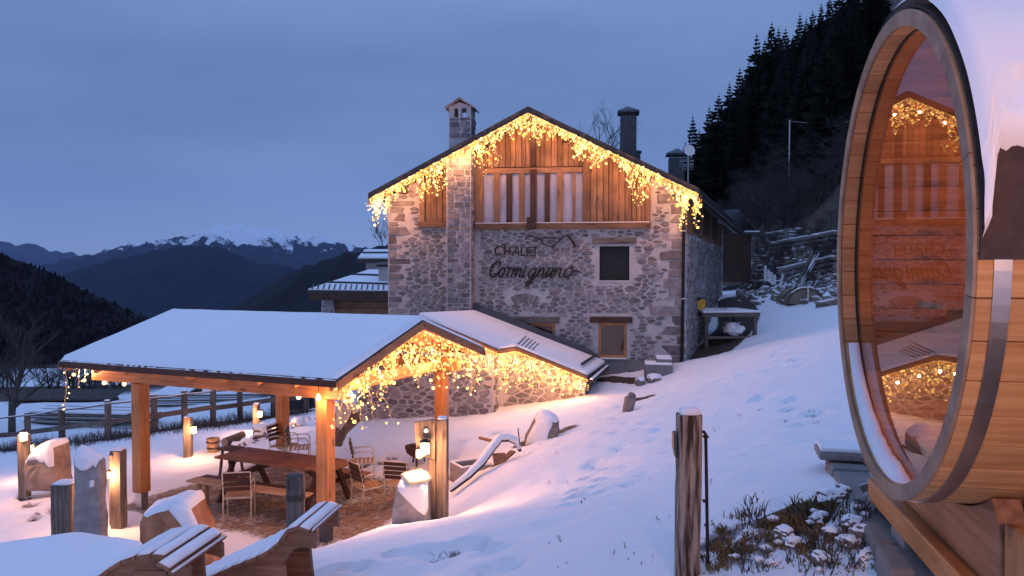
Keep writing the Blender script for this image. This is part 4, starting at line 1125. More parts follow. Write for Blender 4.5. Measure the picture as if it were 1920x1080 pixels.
for s in (-1, 1):
    for k in range(nb):    # roof boarding seen from below
        y0, y1 = EX*k/nb, EX*(k+1)/nb-.006; z0, z1 = zr_-sl*y0-.085, zr_-sl*y1-.085
        mb = MB(); mb.prism([(-GL, s*y0, z0), (-GL, s*y1, z1), (-GL, s*y1, z1+.022), (-GL, s*y0, z0+.022)], (GL+GR, 0, 0)); mb.build('roof_board', M['larch_x'], pav)
    mb = MB(); mb.prism([(-GL-.01, 0, zr_-.06), (-GL-.01, s*(EX+.02), ze_-.06), (-GL-.01, s*(EX+.02), ze_-.035), (-GL-.01, 0, zr_-.035)], (GL+GR+.02, 0, 0)); mb.build('roof_sheet', M['roofmetal'], pav)
    for x in (-GL-.035, GR+.012):
        mb = MB(); mb.prism([(x, s*.0, zr_-.055), (x, s*(EX+.01), ze_-.055), (x, s*(EX+.01), ze_-.19), (x, 0, zr_-.19)], (.023, 0, 0)); mb.build('verge_board', M['slat_y'], pav)
    mb = MB(); mb.box(-GL, GR, s*EX-.012+(0.014*s), s*EX+.012+(.014*s), ze_-.15, ze_-.025); mb.build('fascia', M['dark_x'], pav)
# snow blanket, softly rounded edge
def blanket(x0, x1, nx_, s):
    mb = MB(); vs = []; ny_ = 30
    for j in range(ny_+1):
        for i in range(nx_+1):
            fx, fy = i/nx_, j/ny_; x = x0+(x1-x0)*fx; y = (EX+.035)*fy
            e = min((x-x0), (x1-x), (EX+.035-y)); th = .075*min(1, math.sqrt(max(e, 0)/.06)) if e < .06 else .075
            jag = 0.03*noise.noise(Vector((x*16, s*3, 0))) if fy == 1 else 0
            z = zr_-sl*y-.034+th+.014*noise.noise(Vector((x*1.3, y*1.3*s, 3)))-(.022 if y < .03 else 0)*0
            vs.append((x, s*(y+jag), z))
    mb.add(vs, [(j*(nx_+1)+i, j*(nx_+1)+i+1, (j+1)*(nx_+1)+i+1, (j+1)*(nx_+1)+i) for j in range(ny_) for i in range(nx_)])
    o = mb.build('roof_snow', M['roof_snow'], pav, smooth=True)
    return o
for s in (-1, 1): blanket(-GL-.005, GR+.005, 90, s)
pw = lambda x, y, z: PF.w(x, y, z)
icicles('icicle_lights', 'tangled warm icicle lights hanging in the right gable of the pavilion', [pw(GR-.02, -EX+.1, ze_-.14), pw(GR-.02, 0, zr_-.20), pw(GR-.02, EX-.1, ze_-.14)], .095, .95, .07, .018, 80, 6, seed=8, wob=.10, dropf=lambda f: 1.25-.5*f, depth=.25)
icicles('icicle_lights', 'second curtain of lights strung inside the pavilion right gable', [pw(GR-.45, -EX+.7, zb_+.3), pw(GR-.45, -.2, zr_-.42), pw(GR-.45, EX-.6, zb_+.33)], .17, .7, .08, .019, 50, 3, seed=18, wob=.11, depth=.25)
icicles('icicle_lights', 'short icicle lights dangling from the left front corner of the pavilion roof', [pw(-GL+.03, -EX+.05, ze_-.16), pw(-GL+.03, -EX+1.1, ze_+.10), pw(-GL+.3, -D2+.1, zb_+.1)], .12, .8, .10, .021, 22, 2, mat=M['bulbwhite'], seed=9, wob=.05)
def festoon(label, pt, mat, power):
    t = thing('hanging_bulb', label, 'bulb', pt); mb = MB()
    mb.tube([(0,0,.16), (0,0,.03)], .006, 5); mb.build('cord', M['black'], t)
    mb = MB(); mb.lathe([(.006,.05),(.02,.03),(.034,0),(.036,-.025),(.026,-.05),(.005,-.06)], seg=12); mb.build('glass', mat, t, smooth=True)
    lamp('lamp_light', t, (0, -.06, -.09), power)
festoon('round bulb glowing under the front beam just left of the right front post', P(597, 744, 11.85), M['lampglass'], 10)
festoon('second small bulb glowing under the beam between the posts', P(560, 742, 12.4), M['lampglass'], 6)
festoon('faint bulb under the beam near the left front post', P(233, 718, 14.0), M['bulbwhite'], 3)
festoon('small bulb hanging from the left end of the front beam', P(195, 716, 14.6), M['bulbwhite'], 4)

# ---------------------------------------------------------------- picnic table, benches, chairs
def blob(name, mat, parent, rx, ry, rz, seed, amp=.22, sub=3, flat=None, sm=True, fr=1.6):
    bm = bmesh.new(); bmesh.ops.create_icosphere(bm, subdivisions=sub, radius=1)
    for v in bm.verts:
        d = v.co.normalized(); q = Vector((d.x*fr+seed*3.7, d.y*fr, d.z*fr+seed))
        f = 1+amp*noise.fractal(q, 1.0, 2.0, 3)+amp*.6*(noise.cell(q*1.3)-.5)
        e = .75     # boxier than a ball
        c = Vector([math.copysign(abs(a)**e, a) for a in d])
        v.co = Vector((c.x*rx*f, c.y*ry*f, c.z*rz*f))
    me = bpy.data.meshes.new(name); bm.to_mesh(me); bm.free(); me.materials.append(mat)
    if sm: me.polygons.foreach_set('use_smooth', [True]*len(me.polygons))
    o = bpy.data.objects.new(name, me); COL.objects.link(o)
    if parent is not None: o.parent = parent; KIDS.setdefault(parent.name, []).append(o)
    return o
def snowcap(o, parent, zcut=.15, lift=.03, name='snow_cap', jag=.25, sx=0.0, sy=0.0):
    """snow lying on the upward faces of a rock mesh"""
    me = o.data; bm = bmesh.new(); bm.from_mesh(me)
    mz = max(v.co.z for v in bm.verts); mn = min(v.co.z for v in bm.verts)
    keep = []
    for f in bm.faces:
        c = f.calc_center_median(); n_ = f.normal
        if n_.z+sx*n_.x+sy*n_.y > zcut+jag*noise.noise(c*6): keep.append(f)
    dele = [f for f in bm.faces if f not in set(keep)]
    bmesh.ops.delete(bm, geom=dele, context='FACES')
    bm.normal_update()
    nl = {v: v.normal.copy() for v in bm.verts}
    for v in bm.verts:
        edge = any(e.is_boundary for e in v.link_edges)
        v.co += nl[v]*(lift if not edge else .002)+Vector((0, 0, lift*.4 if not edge else 0))
    m2 = bpy.data.meshes.new(name); bm.to_mesh(m2); bm.free(); m2.materials.clear(); m2.materials.append(M['snow'])
    m2.polygons.foreach_set('use_smooth', [True]*len(m2.polygons))
    c = bpy.data.objects.new(name, m2); COL.objects.link(c); c.parent = parent; c.location = o.location; c.rotation_euler = o.rotation_euler
    return c
tb = thing('picnic_table', 'long dark brown picnic table with attached benches under the pavilion', 'table', (pw(-.02, -.42, 0)), -pa-.02)
TLn = 1.27
for k in range(5):
    y = -.34+k*.17; bx('table_board', -TLn, TLn, y-.082, y+.082, .72, .76, M['slat_x'], tb, .004)
for sx in (-1, 1):
    x = sx*.95
    for s in (-1, 1):
        mb = MB(); mb.beam((x, s*.25, .715), (x, s*.62, 0), .06, .10, (0, s, .3)); mb.build('leg', M['dark_z'], tb, bev=.006)
    bx('cross_rail', x-.062, x-.032, -.78, .78, .34, .43, M['dark_y'], tb)
    bx('top_rail', x-.03, x+.03, -.38, .38, .64, .718, M['dark_y'], tb)
    mb = MB(); mb.beam((x-sx*.04, 0, .40), (x-sx*.62, 0, .70), .05, .08); mb.build('brace', M['dark_x'], tb)
for s in (-1, 1):
    for k in (0, 1):
        y = s*.70+(k-.5)*.13; bx('bench_board', -TLn-.02, TLn+.02, y-.062, y+.062, .432, .468, M['slat_x' if s > 0 else 'dark_x'], tb, .004)
bn = thing('bench', 'light wooden bench in front of the picnic table', 'bench', pw(-.02, -1.32, 0), -pa)
bx('seat', -1.3, 1.25, -.14, .14, .445, .48, M['pale_x'], bn)
for x in (-1.05, 1.0):
    for y in (-.09, .09): bx('leg', x-.03, x+.03, y-.03, y+.03, -.05, .444, M['pale_z'], bn)
stl = thing('stool', 'tall grey wooden stool at the left end of the picnic table', 'stool', pw(-1.62, -.05, 0), -pa)
bx('seat', -.20, .20, -.17, .17, .70, .735, M['old_x'], stl)
for x in (-.15, .15):
    for y in (-.12, .12):
        mb = MB(); mb.beam((x*.8, y*.8, .698), (x*1.25, y*1.25, -.03), .04, .04, (0, 1, 0)); mb.build('leg', M['old_z'], stl)
bx('stretcher', -.16, .16, -.015, .015, .22, .25, M['old_x'], stl)
def make_chair(label, loc, rz):
    t = thing('garden_chair', label, 'chair', loc, rz, 'slatted metal garden chairs')
    fm = M['whitemetal']; r = .011
    for x in (-.22, .22):
        mb = MB(); mb.tube([(x,-.20,-.02),(x,-.20,.44),(x,-.19,.60),(x,-.14,.655),(x,.10,.655),(x,.19,.63)], r, 6); mb.build('front_leg', fm, t, smooth=True)
        mb = MB(); mb.tube([(x,.24,-.02),(x,.19,.43),(x,.22,.62),(x,.28,.86)], r, 6); mb.build('back_leg', fm, t, smooth=True)
        mb = MB(); mb.tube([(x,-.20,.425),(x,.19,.415)], r, 6); mb.build('side_rail', fm, t)
    for (yy, zz) in ((-.20,.425),(.19,.415),(.28,.86)): mb = MB(); mb.tube([(-.22,yy,zz),(.22,yy,zz)], r, 6); mb.build('cross_rail', fm, t)
    for k in range(5):
        y = -.165+k*.08; mb = MB(); mb.box(-.215, .215, y-.027, y+.027, .432, .446); mb.build('seat_slat', M['pale_x'], t)
    for k in range(4):
        z = .54+k*.082; y = .203+(z-.54)*.22; mb = MB(); mb.box(-.235, .235, y-.012, y+.012, z, z+.06); mb.build('back_slat', M['dark_x'], t)
    return t
ch0 = make_chair('garden chair with its back to the camera at the near side of the bench', (0,0,0), 0)
def cpos(px, py): p = P(px, py, 1.0); Y = (FZ+.0)/p.z; q = p*Y; return (q.x, q.y, FZ)
places = [(449, 974, R(190), None),
    (690, 955, R(128), 'garden chair turned sideways right of the right front post'),
    (752, 950, R(165), 'garden chair half hidden behind the cushioned boulder'),
    (682, 905, R(100), 'garden chair seen side on at the far right end of the table'),
    (533, 872, R(70), 'garden chair by the left back post behind the table'),
    (562, 876, R(100), 'small dark backed chair just right of the left back post')]
for k, (px, py, rz, lb_) in enumerate(places):
    c = ch0 if k == 0 else dup(ch0)
    c.location = cpos(px, py); c.rotation_euler = (0, 0, rz)
    if lb_: c['label'] = lb_

# fire bowl
q = cpos(784, 884); fb = thing('fire_bowl', 'rusty round fire bowl on legs behind the lamp post', 'fire bowl', q)
mb = MB(); mb.lathe([(.02,.30),(.14,.32),(.24,.40),(.27,.50),(.275,.53),(.26,.53),(.25,.50),(.20,.42),(.02,.36)], seg=24); mb.build('bowl', M['rock'], fb, smooth=True)
bpy.data.objects['bowl'].data.materials[0] = M['felt']
for k in range(3):
    a = k*2.1+.4; mb = MB(); mb.beam((.12*math.cos(a), .12*math.sin(a), .34), (.17*math.cos(a), .17*math.sin(a), -.05), .035, .02); mb.build('leg', M['felt'], fb)
mb = MB(); mb.lathe([(.0,.0),(.13,.01),(.15,.0)], (0,0,.04), seg=16); mb.build('ash_plate', M['felt'], fb)
# wooden bucket and logs at the terrace edge
q = ground_px(400, 846); bk = thing('bucket', 'round wooden bucket with glowing yellow rim at the terrace edge', 'bucket', q)
mb = MB(); mb.lathe([(.12,-.03),(.14,.27),(.15,.27),(.15,.30),(.12,.30),(.115,.24),(.02,.24)], seg=20); mb.build('tub', M['pale_z'], bk, smooth=False)
for z in (.07, .20): mb = MB(); mb.lathe([(.128+z*.07,z),(.140+z*.07,z),(.141+z*.07,z+.03),(.130+z*.07,z+.03)], seg=20); mb.build('hoop', M['felt'], bk)
q = ground_px(432, 832); lg = thing('log', 'short cut log lying on the snow beside the bucket', 'log', (q.x, q.y, q.z+.08))
mb = MB(); mb.tube([(-.05,-.22,0), (.12,.5,.03)], .10, 12, r1=.09); mb.build('trunk', M['bark'], lg)
mb = MB(); mb.tube([(-.054,-.232,0), (-.05,-.221,0)], .09, 12); mb.build('cut_end', M['pale_y'], lg)
mb = MB(); mb.tube([(.15,-.1,-.02), (.75,.15,.06)], .022, 6); mb.build('stick', M['bark'], lg)

# ---------------------------------------------------------------- lamp posts of old timber
def lantern(parent, p, power, r=.05, name='lantern'):
    r = r*.85; power = power*2.1
    mb = MB(); mb.lathe([(r*.8,-r*1.3),(r,-r*1.1),(r,r*.9),(r*.7,r*1.3)], p, seg=14); o = mb.build(name, M['lampglass'], parent, smooth=True)
    mb = MB(); mb.lathe([(r*1.25,r*1.32),(r*1.3,r*1.5),(r*.3,r*2.0)], p, seg=14); mb.build('lantern_cap', M['darkmetal'], parent)
    mb = MB(); mb.lathe([(r*.9,-r*1.7),(r*.9,-r*1.32)], p, seg=14); mb.build('lantern_base', M['darkmetal'], parent)
    lamp('lamp_light', parent, Vector(p)+Vector((0, -r*2.2, 0)), power, r=.07)
def oldpost(t, x, y, w, d, z0, z1, mat, seed=0, tw=.0, name='timber'):
    mb = MB(); n_ = 8; vs = []
    rg = random.Random(seed); prof = [(-1,-.8),(-.8,-1),(.8,-1),(1,-.8),(1,.8),(.8,1),(-.8,1),(-1,.8)]
    for k in range(n_+1):
        f = k/n_; z = z0+(z1-z0)*f
        for i, (a, b_) in enumerate(prof):
            j = 1+.10*noise.noise(Vector((i*2.1+seed, f*3, seed))); vs.append((x+a*w/2*j+tw*f, y+b_*d/2*j, z+(rg.uniform(-.02, .02) if k == n_ else 0)))
    fs = [(k*8+i, k*8+(i+1) % 8, (k+1)*8+(i+1) % 8, (k+1)*8+i) for k in range(n_) for i in range(8)]+[tuple(range(8))[::-1], tuple(n_*8+i for i in range(8))]
    mb.add(vs, fs); return mb.build(name, mat, t, bev=.004)
def capsnow(t, x, y, w, d, z, h=.03):
    mb = MB(); vs = []; N_ = 10
    for ring, (s_, zz) in enumerate(((1.0, .003), (.98, h*.6), (.8, h), (.4, h*1.15))):
        for k in range(N_):
            a = 2*math.pi*k/N_; c_, s2 = math.cos(a), math.sin(a); e = .35
            vs.append((x+w/2*s_*math.copysign(abs(c_)**e, c_), y+d/2*s_*math.copysign(abs(s2)**e, s2), z+zz))
    mb.add(vs, [(r*N_+k, r*N_+(k+1) % N_, (r+1)*N_+(k+1) % N_, (r+1)*N_+k) for r in range(3) for k in range(N_)]+[tuple(3*N_+k for k in range(N_))])
    mb.build('snow_cap', M['snow'], t, smooth=True)
def lamppost(label, pxc, pyb, pyt, wpx, lpx, lpy, power, Y=None, r=.05):
    b_ = ground_px(pxc, pyb) if Y is None else P(pxc, pyb, Y)
    w = wpx/F*b_.y; h = (pyb-pyt)/F*b_.y
    t = thing('lamp_post', label, 'lamp post', b_, 0, 'old timber lamp posts')
    oldpost(t, 0, 0, w, w, -.25, h, M['old_z'], seed=pxc); capsnow(t, 0, 0, w*.9, w*.9, h)
    lp = P(lpx, lpy, b_.y-w/2-.07)-b_
    lantern(t, lp, power, r)
    mb = MB(); mb.beam((lp.x*.5, -w/2+.01, lp.z), (lp.x, lp.y+r*.9, lp.z), .02, .02); mb.build('bracket', M['darkmetal'], t)
    return t
lamppost('timber lamp post at the far left edge beside the snowy boulder', 46, 905, 815, 17, 44, 818, 12, Y=14.2, r=.07)
lamppost('short lamp post half hidden behind the far left post', 59, 880, 834, 12, 58, 840, 12, Y=16, r=.06)
lamppost('timber lamp post left of the wooden bucket', 353, 856, 782, 14, 363, 806, 16, r=.07)
lamppost('farthest timber lamp post by the fence, left of the back post', 481, 806, 757, 12, 487, 776, 20, r=.07)
# twin lamp post by the standing stone
b_ = P(220, 974, 12.6); t = thing('lamp_post', 'twin timber lamp post glowing beside the tall standing stone', 'lamp post', b_, 0, 'old timber lamp posts')
k_ = 12.6/F
oldpost(t, 3*k_, 0, 22*k_, .2, -.3, 132*k_, M['old_z'], 3); capsnow(t, 3*k_, 0, 20*k_, .18, 132*k_)
oldpost(t, -13*k_, .12, 12*k_, .14, -.3, 120*k_, M['old_z'], 4)
lantern(t, Vector((-9*k_, -.10, 88*k_)), 26, .045)
mb = MB(); mb.beam((-12*k_, .08, 126*k_), (-4*k_, -.12, 122*k_), .05, .05); mb.build('bracket', M['old_y'], t)
# tall twin post with the brightest lamp
b_ = P(826, 975, 10.5); k_ = 10.5/F; t = thing('lamp_post', 'tall weathered double timber post with the brightest lamp in the middle of the yard', 'lamp post', b_, 0, 'old timber lamp posts')
oldpost(t, 4*k_, 0, 21*k_, .17, -.3, 192*k_, M['old_z'], 7, .0); capsnow(t, 4*k_, 0, 18*k_, .15, 192*k_)
oldpost(t, -13*k_, .03, 14*k_, .13, -.3, 150*k_, M['old_z'], 8, -.02)
mb = MB(); mb.prism([(-48*k_, -.10, 188*k_), (-8*k_, -.10, 194*k_), (-8*k_, -.10, 118*k_), (-26*k_, -.10, 122*k_), (-44*k_, -.10, 142*k_)], (0, .05, 0)); mb.build('plank', M['old_z'], t, bev=.006)
mb = MB(); mb.tube([(-25*k_, -.105, 173*k_), (-25*k_, -.13, 173*k_)], .03, 12); mb.build('white_disc', M['white'], t)
lantern(t, Vector((-26*k_, -.20, 143*k_)), 20, .07); lantern(t, Vector((-37*k_, -.16, 132*k_)), 12, .05)

# ---------------------------------------------------------------- stones, stumps and rocks in the yard
t = thing('wooden_stump', 'dark squared timber stump beside the tall standing stone', 'stump', P(124, 1006, 11.9)); k_ = 11.9/F
oldpost(t, 0, 0, 40*k_, .3, -.3, 102*k_, M['old_z'], 21); capsnow(t, 0, 0, 36*k_, .28, 102*k_, .035)
t = thing('standing_stone', 'tall grey standing stone slab with snow on its sloping top', 'standing stone', P(171, 1008, 11.6)); k_ = 11.6/F
def slabrock(t, k_, outline, dep, mat, seed, amp=.02, n_sub=3, snowpoly=(), name='slab', lean=0):
    """outline in pixel offsets (x, up) from the base point, given real depth and worn edges"""
    pts = []
    for i in range(len(outline)):
        a, b2 = Vector(outline[i]), Vector(outline[(i+1) % len(outline)])
        for q in range(n_sub): pts.append(a.lerp(b2, q/n_sub))
    cx = sum(p.x for p in pts)/len(pts); cy = sum(p.y for p in pts)/len(pts); n_ = len(pts)
    lay = [(-.5, .80), (-.46, .92), (-.34, 1.0), (.1, 1.03), (.36, .98), (.5, .82)]; vs = []
    for yy, sc in lay:
        for p in pts:
            x, z = (cx+(p.x-cx)*sc)*k_, (cy+(p.y-cy)*sc)*k_
            nn = noise.noise_vector(Vector((x*5+seed, yy*dep*5, z*5)))
            vs.append(Vector((x+nn.x*amp, yy*dep+nn.y*amp+lean*z, z+nn.z*amp)))
    fs = [(l_*n_+i, l_*n_+(i+1) % n_, (l_+1)*n_+(i+1) % n_, (l_+1)*n_+i) for l_ in range(len(lay)-1) for i in range(n_)]
    c0, c1 = Vector((cx*k_, -.53*dep+lean*cy*k_, cy*k_)), Vector((cx*k_, .53*dep+lean*cy*k_, cy*k_)); L_ = len(lay)-1
    inner0 = [c0.lerp(vs[i], .55)+Vector((0, amp*1.2*noise.noise(vs[i]*7), 0)) for i in range(n_)]
    base = len(vs); vs += inner0+[c0, c1]
    fs += [(i, base+i, base+(i+1) % n_, (i+1) % n_) for i in range(n_)]+[(base+i, base+n_, base+(i+1) % n_) for i in range(n_)]
    fs += [(L_*n_+i, L_*n_+(i+1) % n_, base+n_+1) for i in range(n_)]
    mb = MB(); mb.add(vs, fs); o = mb.build(name, mat, t, smooth=False)
    # snow on the top edges: a strip over every outline edge that faces up
    mb = MB(); ring = []
    for i in range(n_):
        p, q = pts[i], pts[(i+1) % n_]; d = q-p
        if d.length < 1e-6: continue
        up = abs(d.x)/d.length; top = (p.y+q.y)/2 > cy
        ring.append(up > .5 and top)
    run = [i for i in range(n_) if i < len(ring) and ring[i]]
    if run:
        cols = sorted(set(run+[(i+1) % n_ for i in run]), key=lambda i: pts[i].x); w = []
        for ci, i in enumerate(cols):
            end = ci in (0, len(cols)-1)
            for l_ in range(len(lay)):
                h0 = .004 if end or l_ in (0, len(lay)-1) else .04
                w.append(vs[l_*n_+i]+Vector((0, (-.006 if l_ == 0 else .0), h0)))
        q_ = len(lay); mb.add(w, [(c*q_+l_, c*q_+l_+1, (c+1)*q_+l_+1, (c+1)*q_+l_) for c in range(len(cols)-1) for l_ in range(q_-1)])
        mb.build('snow_cap', M['snow'], t, smooth=True)
    for sp in snowpoly:
        q = [Vector(p) for p in sp]; c = sum(q, Vector((0, 0)))/len(q); m_ = len(q); yb = -.5*dep; w0 = []; w1 = []; w2 = []
        for p in q:
            y0 = yb+lean*p.y*k_; w0.append(Vector((p.x*k_, y0+.06*dep, p.y*k_))); pi = c.lerp(p, .90); w1.append(Vector((pi.x*k_, y0-.035, pi.y*k_))); pi = c.lerp(p, .6); w2.append(Vector((pi.x*k_, y0-.05+.01*noise.noise(Vector((pi.x, pi.y, 0))), pi.y*k_)))
        mb = MB(); mb.add(w0+w1+w2, [(i, (i+1) % m_, (i+1) % m_+m_, i+m_) for i in range(m_)]+[(i+m_, (i+1) % m_+m_, (i+1) % m_+2*m_, i+2*m_) for i in range(m_)]+[tuple(range(2*m_, 3*m_))])
        mb.build('snow_patch', M['snow'], t, smooth=True)
    return o
slabrock(t, k_, [(-28,-30),(-27,60),(-24,120),(-23,160),(-17,168),(-2,162),(10,156),(23,148),(26,120),(24,70),(27,20),(27,-30)], .24, M['granite'], 3, .02,
    snowpoly=([(-22,160),(-17,167),(-2,161),(12,155),(16,148),(11,139),(2,132),(-8,131),(-19,140)], [(8,100),(15,101),(15,113),(9,114)]))
def rock(label, pxc, pyb, Y, wpx, hpx, dep, mat, seed, sink=.25, cap=.25, lift=.03, rot=0, amp=.2, tilt=0, name='boulder', sx=0., sy=0., cat='boulder'):
    b_ = P(pxc, pyb, Y) if Y else ground_px(pxc, pyb)
    k_ = b_.y/F; h = hpx*k_; w = wpx*k_
    t = thing(name, label, cat, b_)
    o = blob('rock', mat, t, w/2*.92, dep/2, (h*(1+sink))/2*.95, seed, amp); o.location = (0, 0, h/2-h*sink*.5)
    o.rotation_euler = (0, tilt, rot)
    if cap is not None: snowcap(o, t, cap, lift, sx=sx, sy=sy)
    return t
t = thing('boulder', 'rounded brown boulder with a snow cap at the far left of the terrace', 'boulder', P(91, 897, 14.4))
slabrock(t, 14.4/F, [(-31,-20),(-31,22),(-26,38),(-12,60),(4,68),(20,69),(27,62),(29,40),(30,20),(32,-20)], .6, M['tanrock'], 18, .04, snowpoly=([(-24,40),(-12,59),(4,67),(20,68),(26,61),(27,30),(22,28),(18,38),(6,38),(-4,44),(-14,42)],))
bpy.data.objects[t.name]['label'] = 'rounded brown boulder with a snow cap at the far left of the terrace' 
t = thing('boulder', 'large orange brown split boulder with snow along its right shoulder', 'boulder', P(332, 1030, 10.9))
slabrock(t, 10.9/F, [(-57,-30),(-57,30),(-54,66),(-48,78),(-20,90),(8,98),(34,100),(42,88),(52,66),(62,44),(72,20),(76,-30)], .6, M['redrock'], 8, .04,
    snowpoly=([(0,93),(10,98),(34,99),(42,88),(52,66),(62,44),(74,16),(60,16),(46,28),(36,42),(28,58),(14,76)],))
t = thing('boulder', 'grey squared boulder under a thick snow cap beside the bright lamp post', 'boulder', P(773, 978, 10.45))
slabrock(t, 10.45/F, [(-34,-20),(-34,20),(-28,54),(-24,76),(-12,84),(22,86),(33,80),(34,-20)], .5, M['granite'], 28, .03, snowpoly=([(-24,72),(-12,83),(22,85),(33,79),(34,36),(28,22),(16,30),(2,44),(-10,56)],))
b_ = P(780, 895, 10.3); t = thing('seat_cushion', 'pale yellow square cushion lying on the snow capped boulder', 'cushion', b_, .3)
mb = MB(); vs = []
for r_, (s_, z) in enumerate(((.85,-.03),(1,-.005),(1,.015),(.85,.04))):
    for (a, b2) in ((-1,-1),(0,-1.04),(1,-1),(1.04,0),(1,1),(0,1.04),(-1,1),(-1.04,0)): vs.append((a*.155*s_, b2*.16*s_, z))
mb.add(vs, [(r_*8+k, r_*8+(k+1) % 8, (r_+1)*8+(k+1) % 8, (r_+1)*8+k) for r_ in range(3) for k in range(8)]+[tuple(range(8))[::-1], tuple(24+k for k in range(8))])
o = mb.build('cushion', M['cushion'], t, smooth=True); o.rotation_euler = (.15, -.1, .2)
t = thing('boulder', 'big snow covered boulder on the slope with its grey right side bare', 'boulder', P(1012, 825, 15.6))
slabrock(t, 15.6/F, [(-30,-14),(-24,10),(-10,38),(4,50),(20,50),(33,40),(35,22),(28,-14)], .7, M['rock'], 48, .04, snowpoly=([(-30,-8),(-24,12),(-10,38),(4,49),(20,48),(24,38),(16,20),(12,-8)],))
t = thing('boulder', 'tall leaning snowy rock slab behind the right front post, draped with lights', 'boulder', P(650, 815, 16.4))
slabrock(t, 16.4/F, [(-22,-20),(-20,30),(-16,56),(-6,66),(6,68),(14,56),(22,46),(28,30),(14,14),(0,0),(-10,-20)], .35, M['rock'], 38, .04, snowpoly=([(-19,20),(-16,54),(-6,64),(6,66),(13,54),(10,40),(4,26),(-8,10)],))
rock('small pointed rock sticking out of the snow below the chalet', 1180, 770, None, 24, 36, .28, M['rock'], 13.9, cap=None, tilt=.3)
rock('grey angular rock with a snow edge by the chalet steps', 1200, 722, None, 22, 16, .4, M['rock'], 15.1, cap=.6, lift=.02)
rock('flat snow topped rock next to the chalet steps', 1226, 716, None, 30, 14, .4, M['rock'], 16.1, cap=.3, lift=.03)
rock('dark stone by the first bend of the footprints', 1232, 700, None, 12, 7, .2, M['rock'], 17.1, cap=None)
rock('snow covered rock mound below the farthest lamp post', 492, 822, 18.8, 34, 26, .5, M['rock'], 18.4, cap=.1, lift=.04, amp=.15)
rock('low snow covered rock at the edge of the terrace by the back post', 560, 800, 20.2, 26, 16, .5, M['rock'], 19.4, cap=.1, lift=.03)
# snowy kerb of stones along the far edge of the terrace
rg = random.Random(5)
for k in range(9):
    f = k/8; q = ground_px(lerp(445, 592, f), lerp(838, 786, f)); t = thing('edge_stone', 'snow topped stone in the kerb line behind the table', 'stone', q, 0, 'kerb stones behind the table')
    o = blob('rock', M['rock'], t, .20, .16, .11, 30+k, .18, 2); o.rotation_euler = (0, 0, rg.uniform(0, 3)); snowcap(o, t, .2, .02)
# short round post in front of the table
b_ = P(555, 1040, 8.6); k_ = 8.6/F; t = thing('round_post', 'short round weathered post in front of the table bench', 'post', b_)
mb = MB(); prof = [(.098,-.3),(.10,.4),(.104,.80),(.100,(1040-890)*k_-.02),(.085,(1040-886)*k_),(.03,(1040-885)*k_)]
mb.lathe(prof, seg=16); mb.build('timber', M['old_z'], t, smooth=True)
mb = MB(); mb.lathe([(.105,.62-.005),(.107,.66),(.106,.68)], seg=16); mb.build('band', M['bark'], t)
# steps and stone trough
q = ground_px(1234, 702); k_ = q.y/F; t = thing('stone_steps', 'snow topped concrete steps at the right foot of the chalet', 'steps', q, ang)
bx('step', -.38, .38, -.35, .45, -.3, .30, M['cement'], t, .02); bx('snow_cap', -.37, .37, -.34, .44, .301, .34, M['snow'], t, .02)
bx('step', -.05, .40, .0, .9, -.3, .42, M['cement'], t, .02); bx('snow_cap', -.04, .39, .01, .89, .421, .46, M['snow'], t, .02)
q = P(884, 893, 13.6); t = thing('planter_box', 'small snow rimmed stone planter box in the yard', 'planter', q, .5)
for nm, a in (('side', (-.30,.30,-.24,-.19)), ('side', (-.30,.30,.19,.24)), ('end', (-.30,-.25,-.188,.188)), ('end', (.25,.30,-.188,.188))):
    bx(nm, a[0], a[1], a[2], a[3], -.1, .22, M['granite'], t, .01); bx('snow_rim', a[0]+.003, a[1]-.003, a[2]+.003, a[3]-.003, .221, .25, M['snow'], t, .012)
bx('soil', -.245, .245, -.185, .185, -.1, .10, M['bark'], t, 0)
# curved snow covered trunk arching over the bank
pts = [P(846, 920, 12.2), P(880, 893, 12.6), P(905, 868, 12.9), P(925, 840, 13.3), P(938, 824, 13.5), P(955, 823, 13.6), P(972, 832, 13.6), P(975, 846, 13.6)]
t = thing('arched_branch', 'snow covered arched tree trunk lying over the snow bank', 'log', pts[0])
L_ = [p-pts[0] for p in pts]
mb = MB(); mb.tube(L_, [.03,.045,.05,.05,.05,.05,.045,.03], 10); mb.build('trunk', M['bark'], t, smooth=True)
mb = MB(); mb.tube([p+Vector((-.015, -.02, .045)) for p in L_], [.035,.05,.06,.065,.068,.065,.055,.035], 10); mb.build('snow_cover', M['snow'], t, smooth=True)
pr = [P(*a) for a in ((962,846,13.7),(930,872,13.4),(912,890,13.2))]
t = thing('broken_plank', 'broken brown planks wedged below the arched trunk', 'plank', pr[0])
mb = MB(); mb.beam((0,0,0), pr[2]-pr[0], .12, .03); mb.build('plank', M['board_x'], t)
mb = MB(); mb.beam(P(935,850,13.5)-pr[0], P(938,870,13.4)-pr[0], .22, .04); mb.build('plank', M['board_x'], t)
a_, b_ = P(899, 821, 14.5), P(932, 829, 14.2)
t = thing('bare_pole', 'thin brown pole end jutting left from the arched trunk', 'pole', a_); mb = MB(); mb.tube([(0,0,0), b_-a_], .03, 7); mb.build('pole', M['board_x'], t)
for (p0, p1, p2, lb_) in (((971,802),(975,835),(984,834),'thin bent metal rod standing by the arched trunk'),((866,925),(858,905),(860,900),'short dark stake poking from the snow bank')):
    q = [P(*p, 13.0) for p in (p0, p1, p2)]; t = thing('metal_rod', lb_, 'rod', q[1]); mb = MB(); mb.tube([p-q[1] for p in q], .009, 5); mb.build('rod', M['darkmetal'], t)
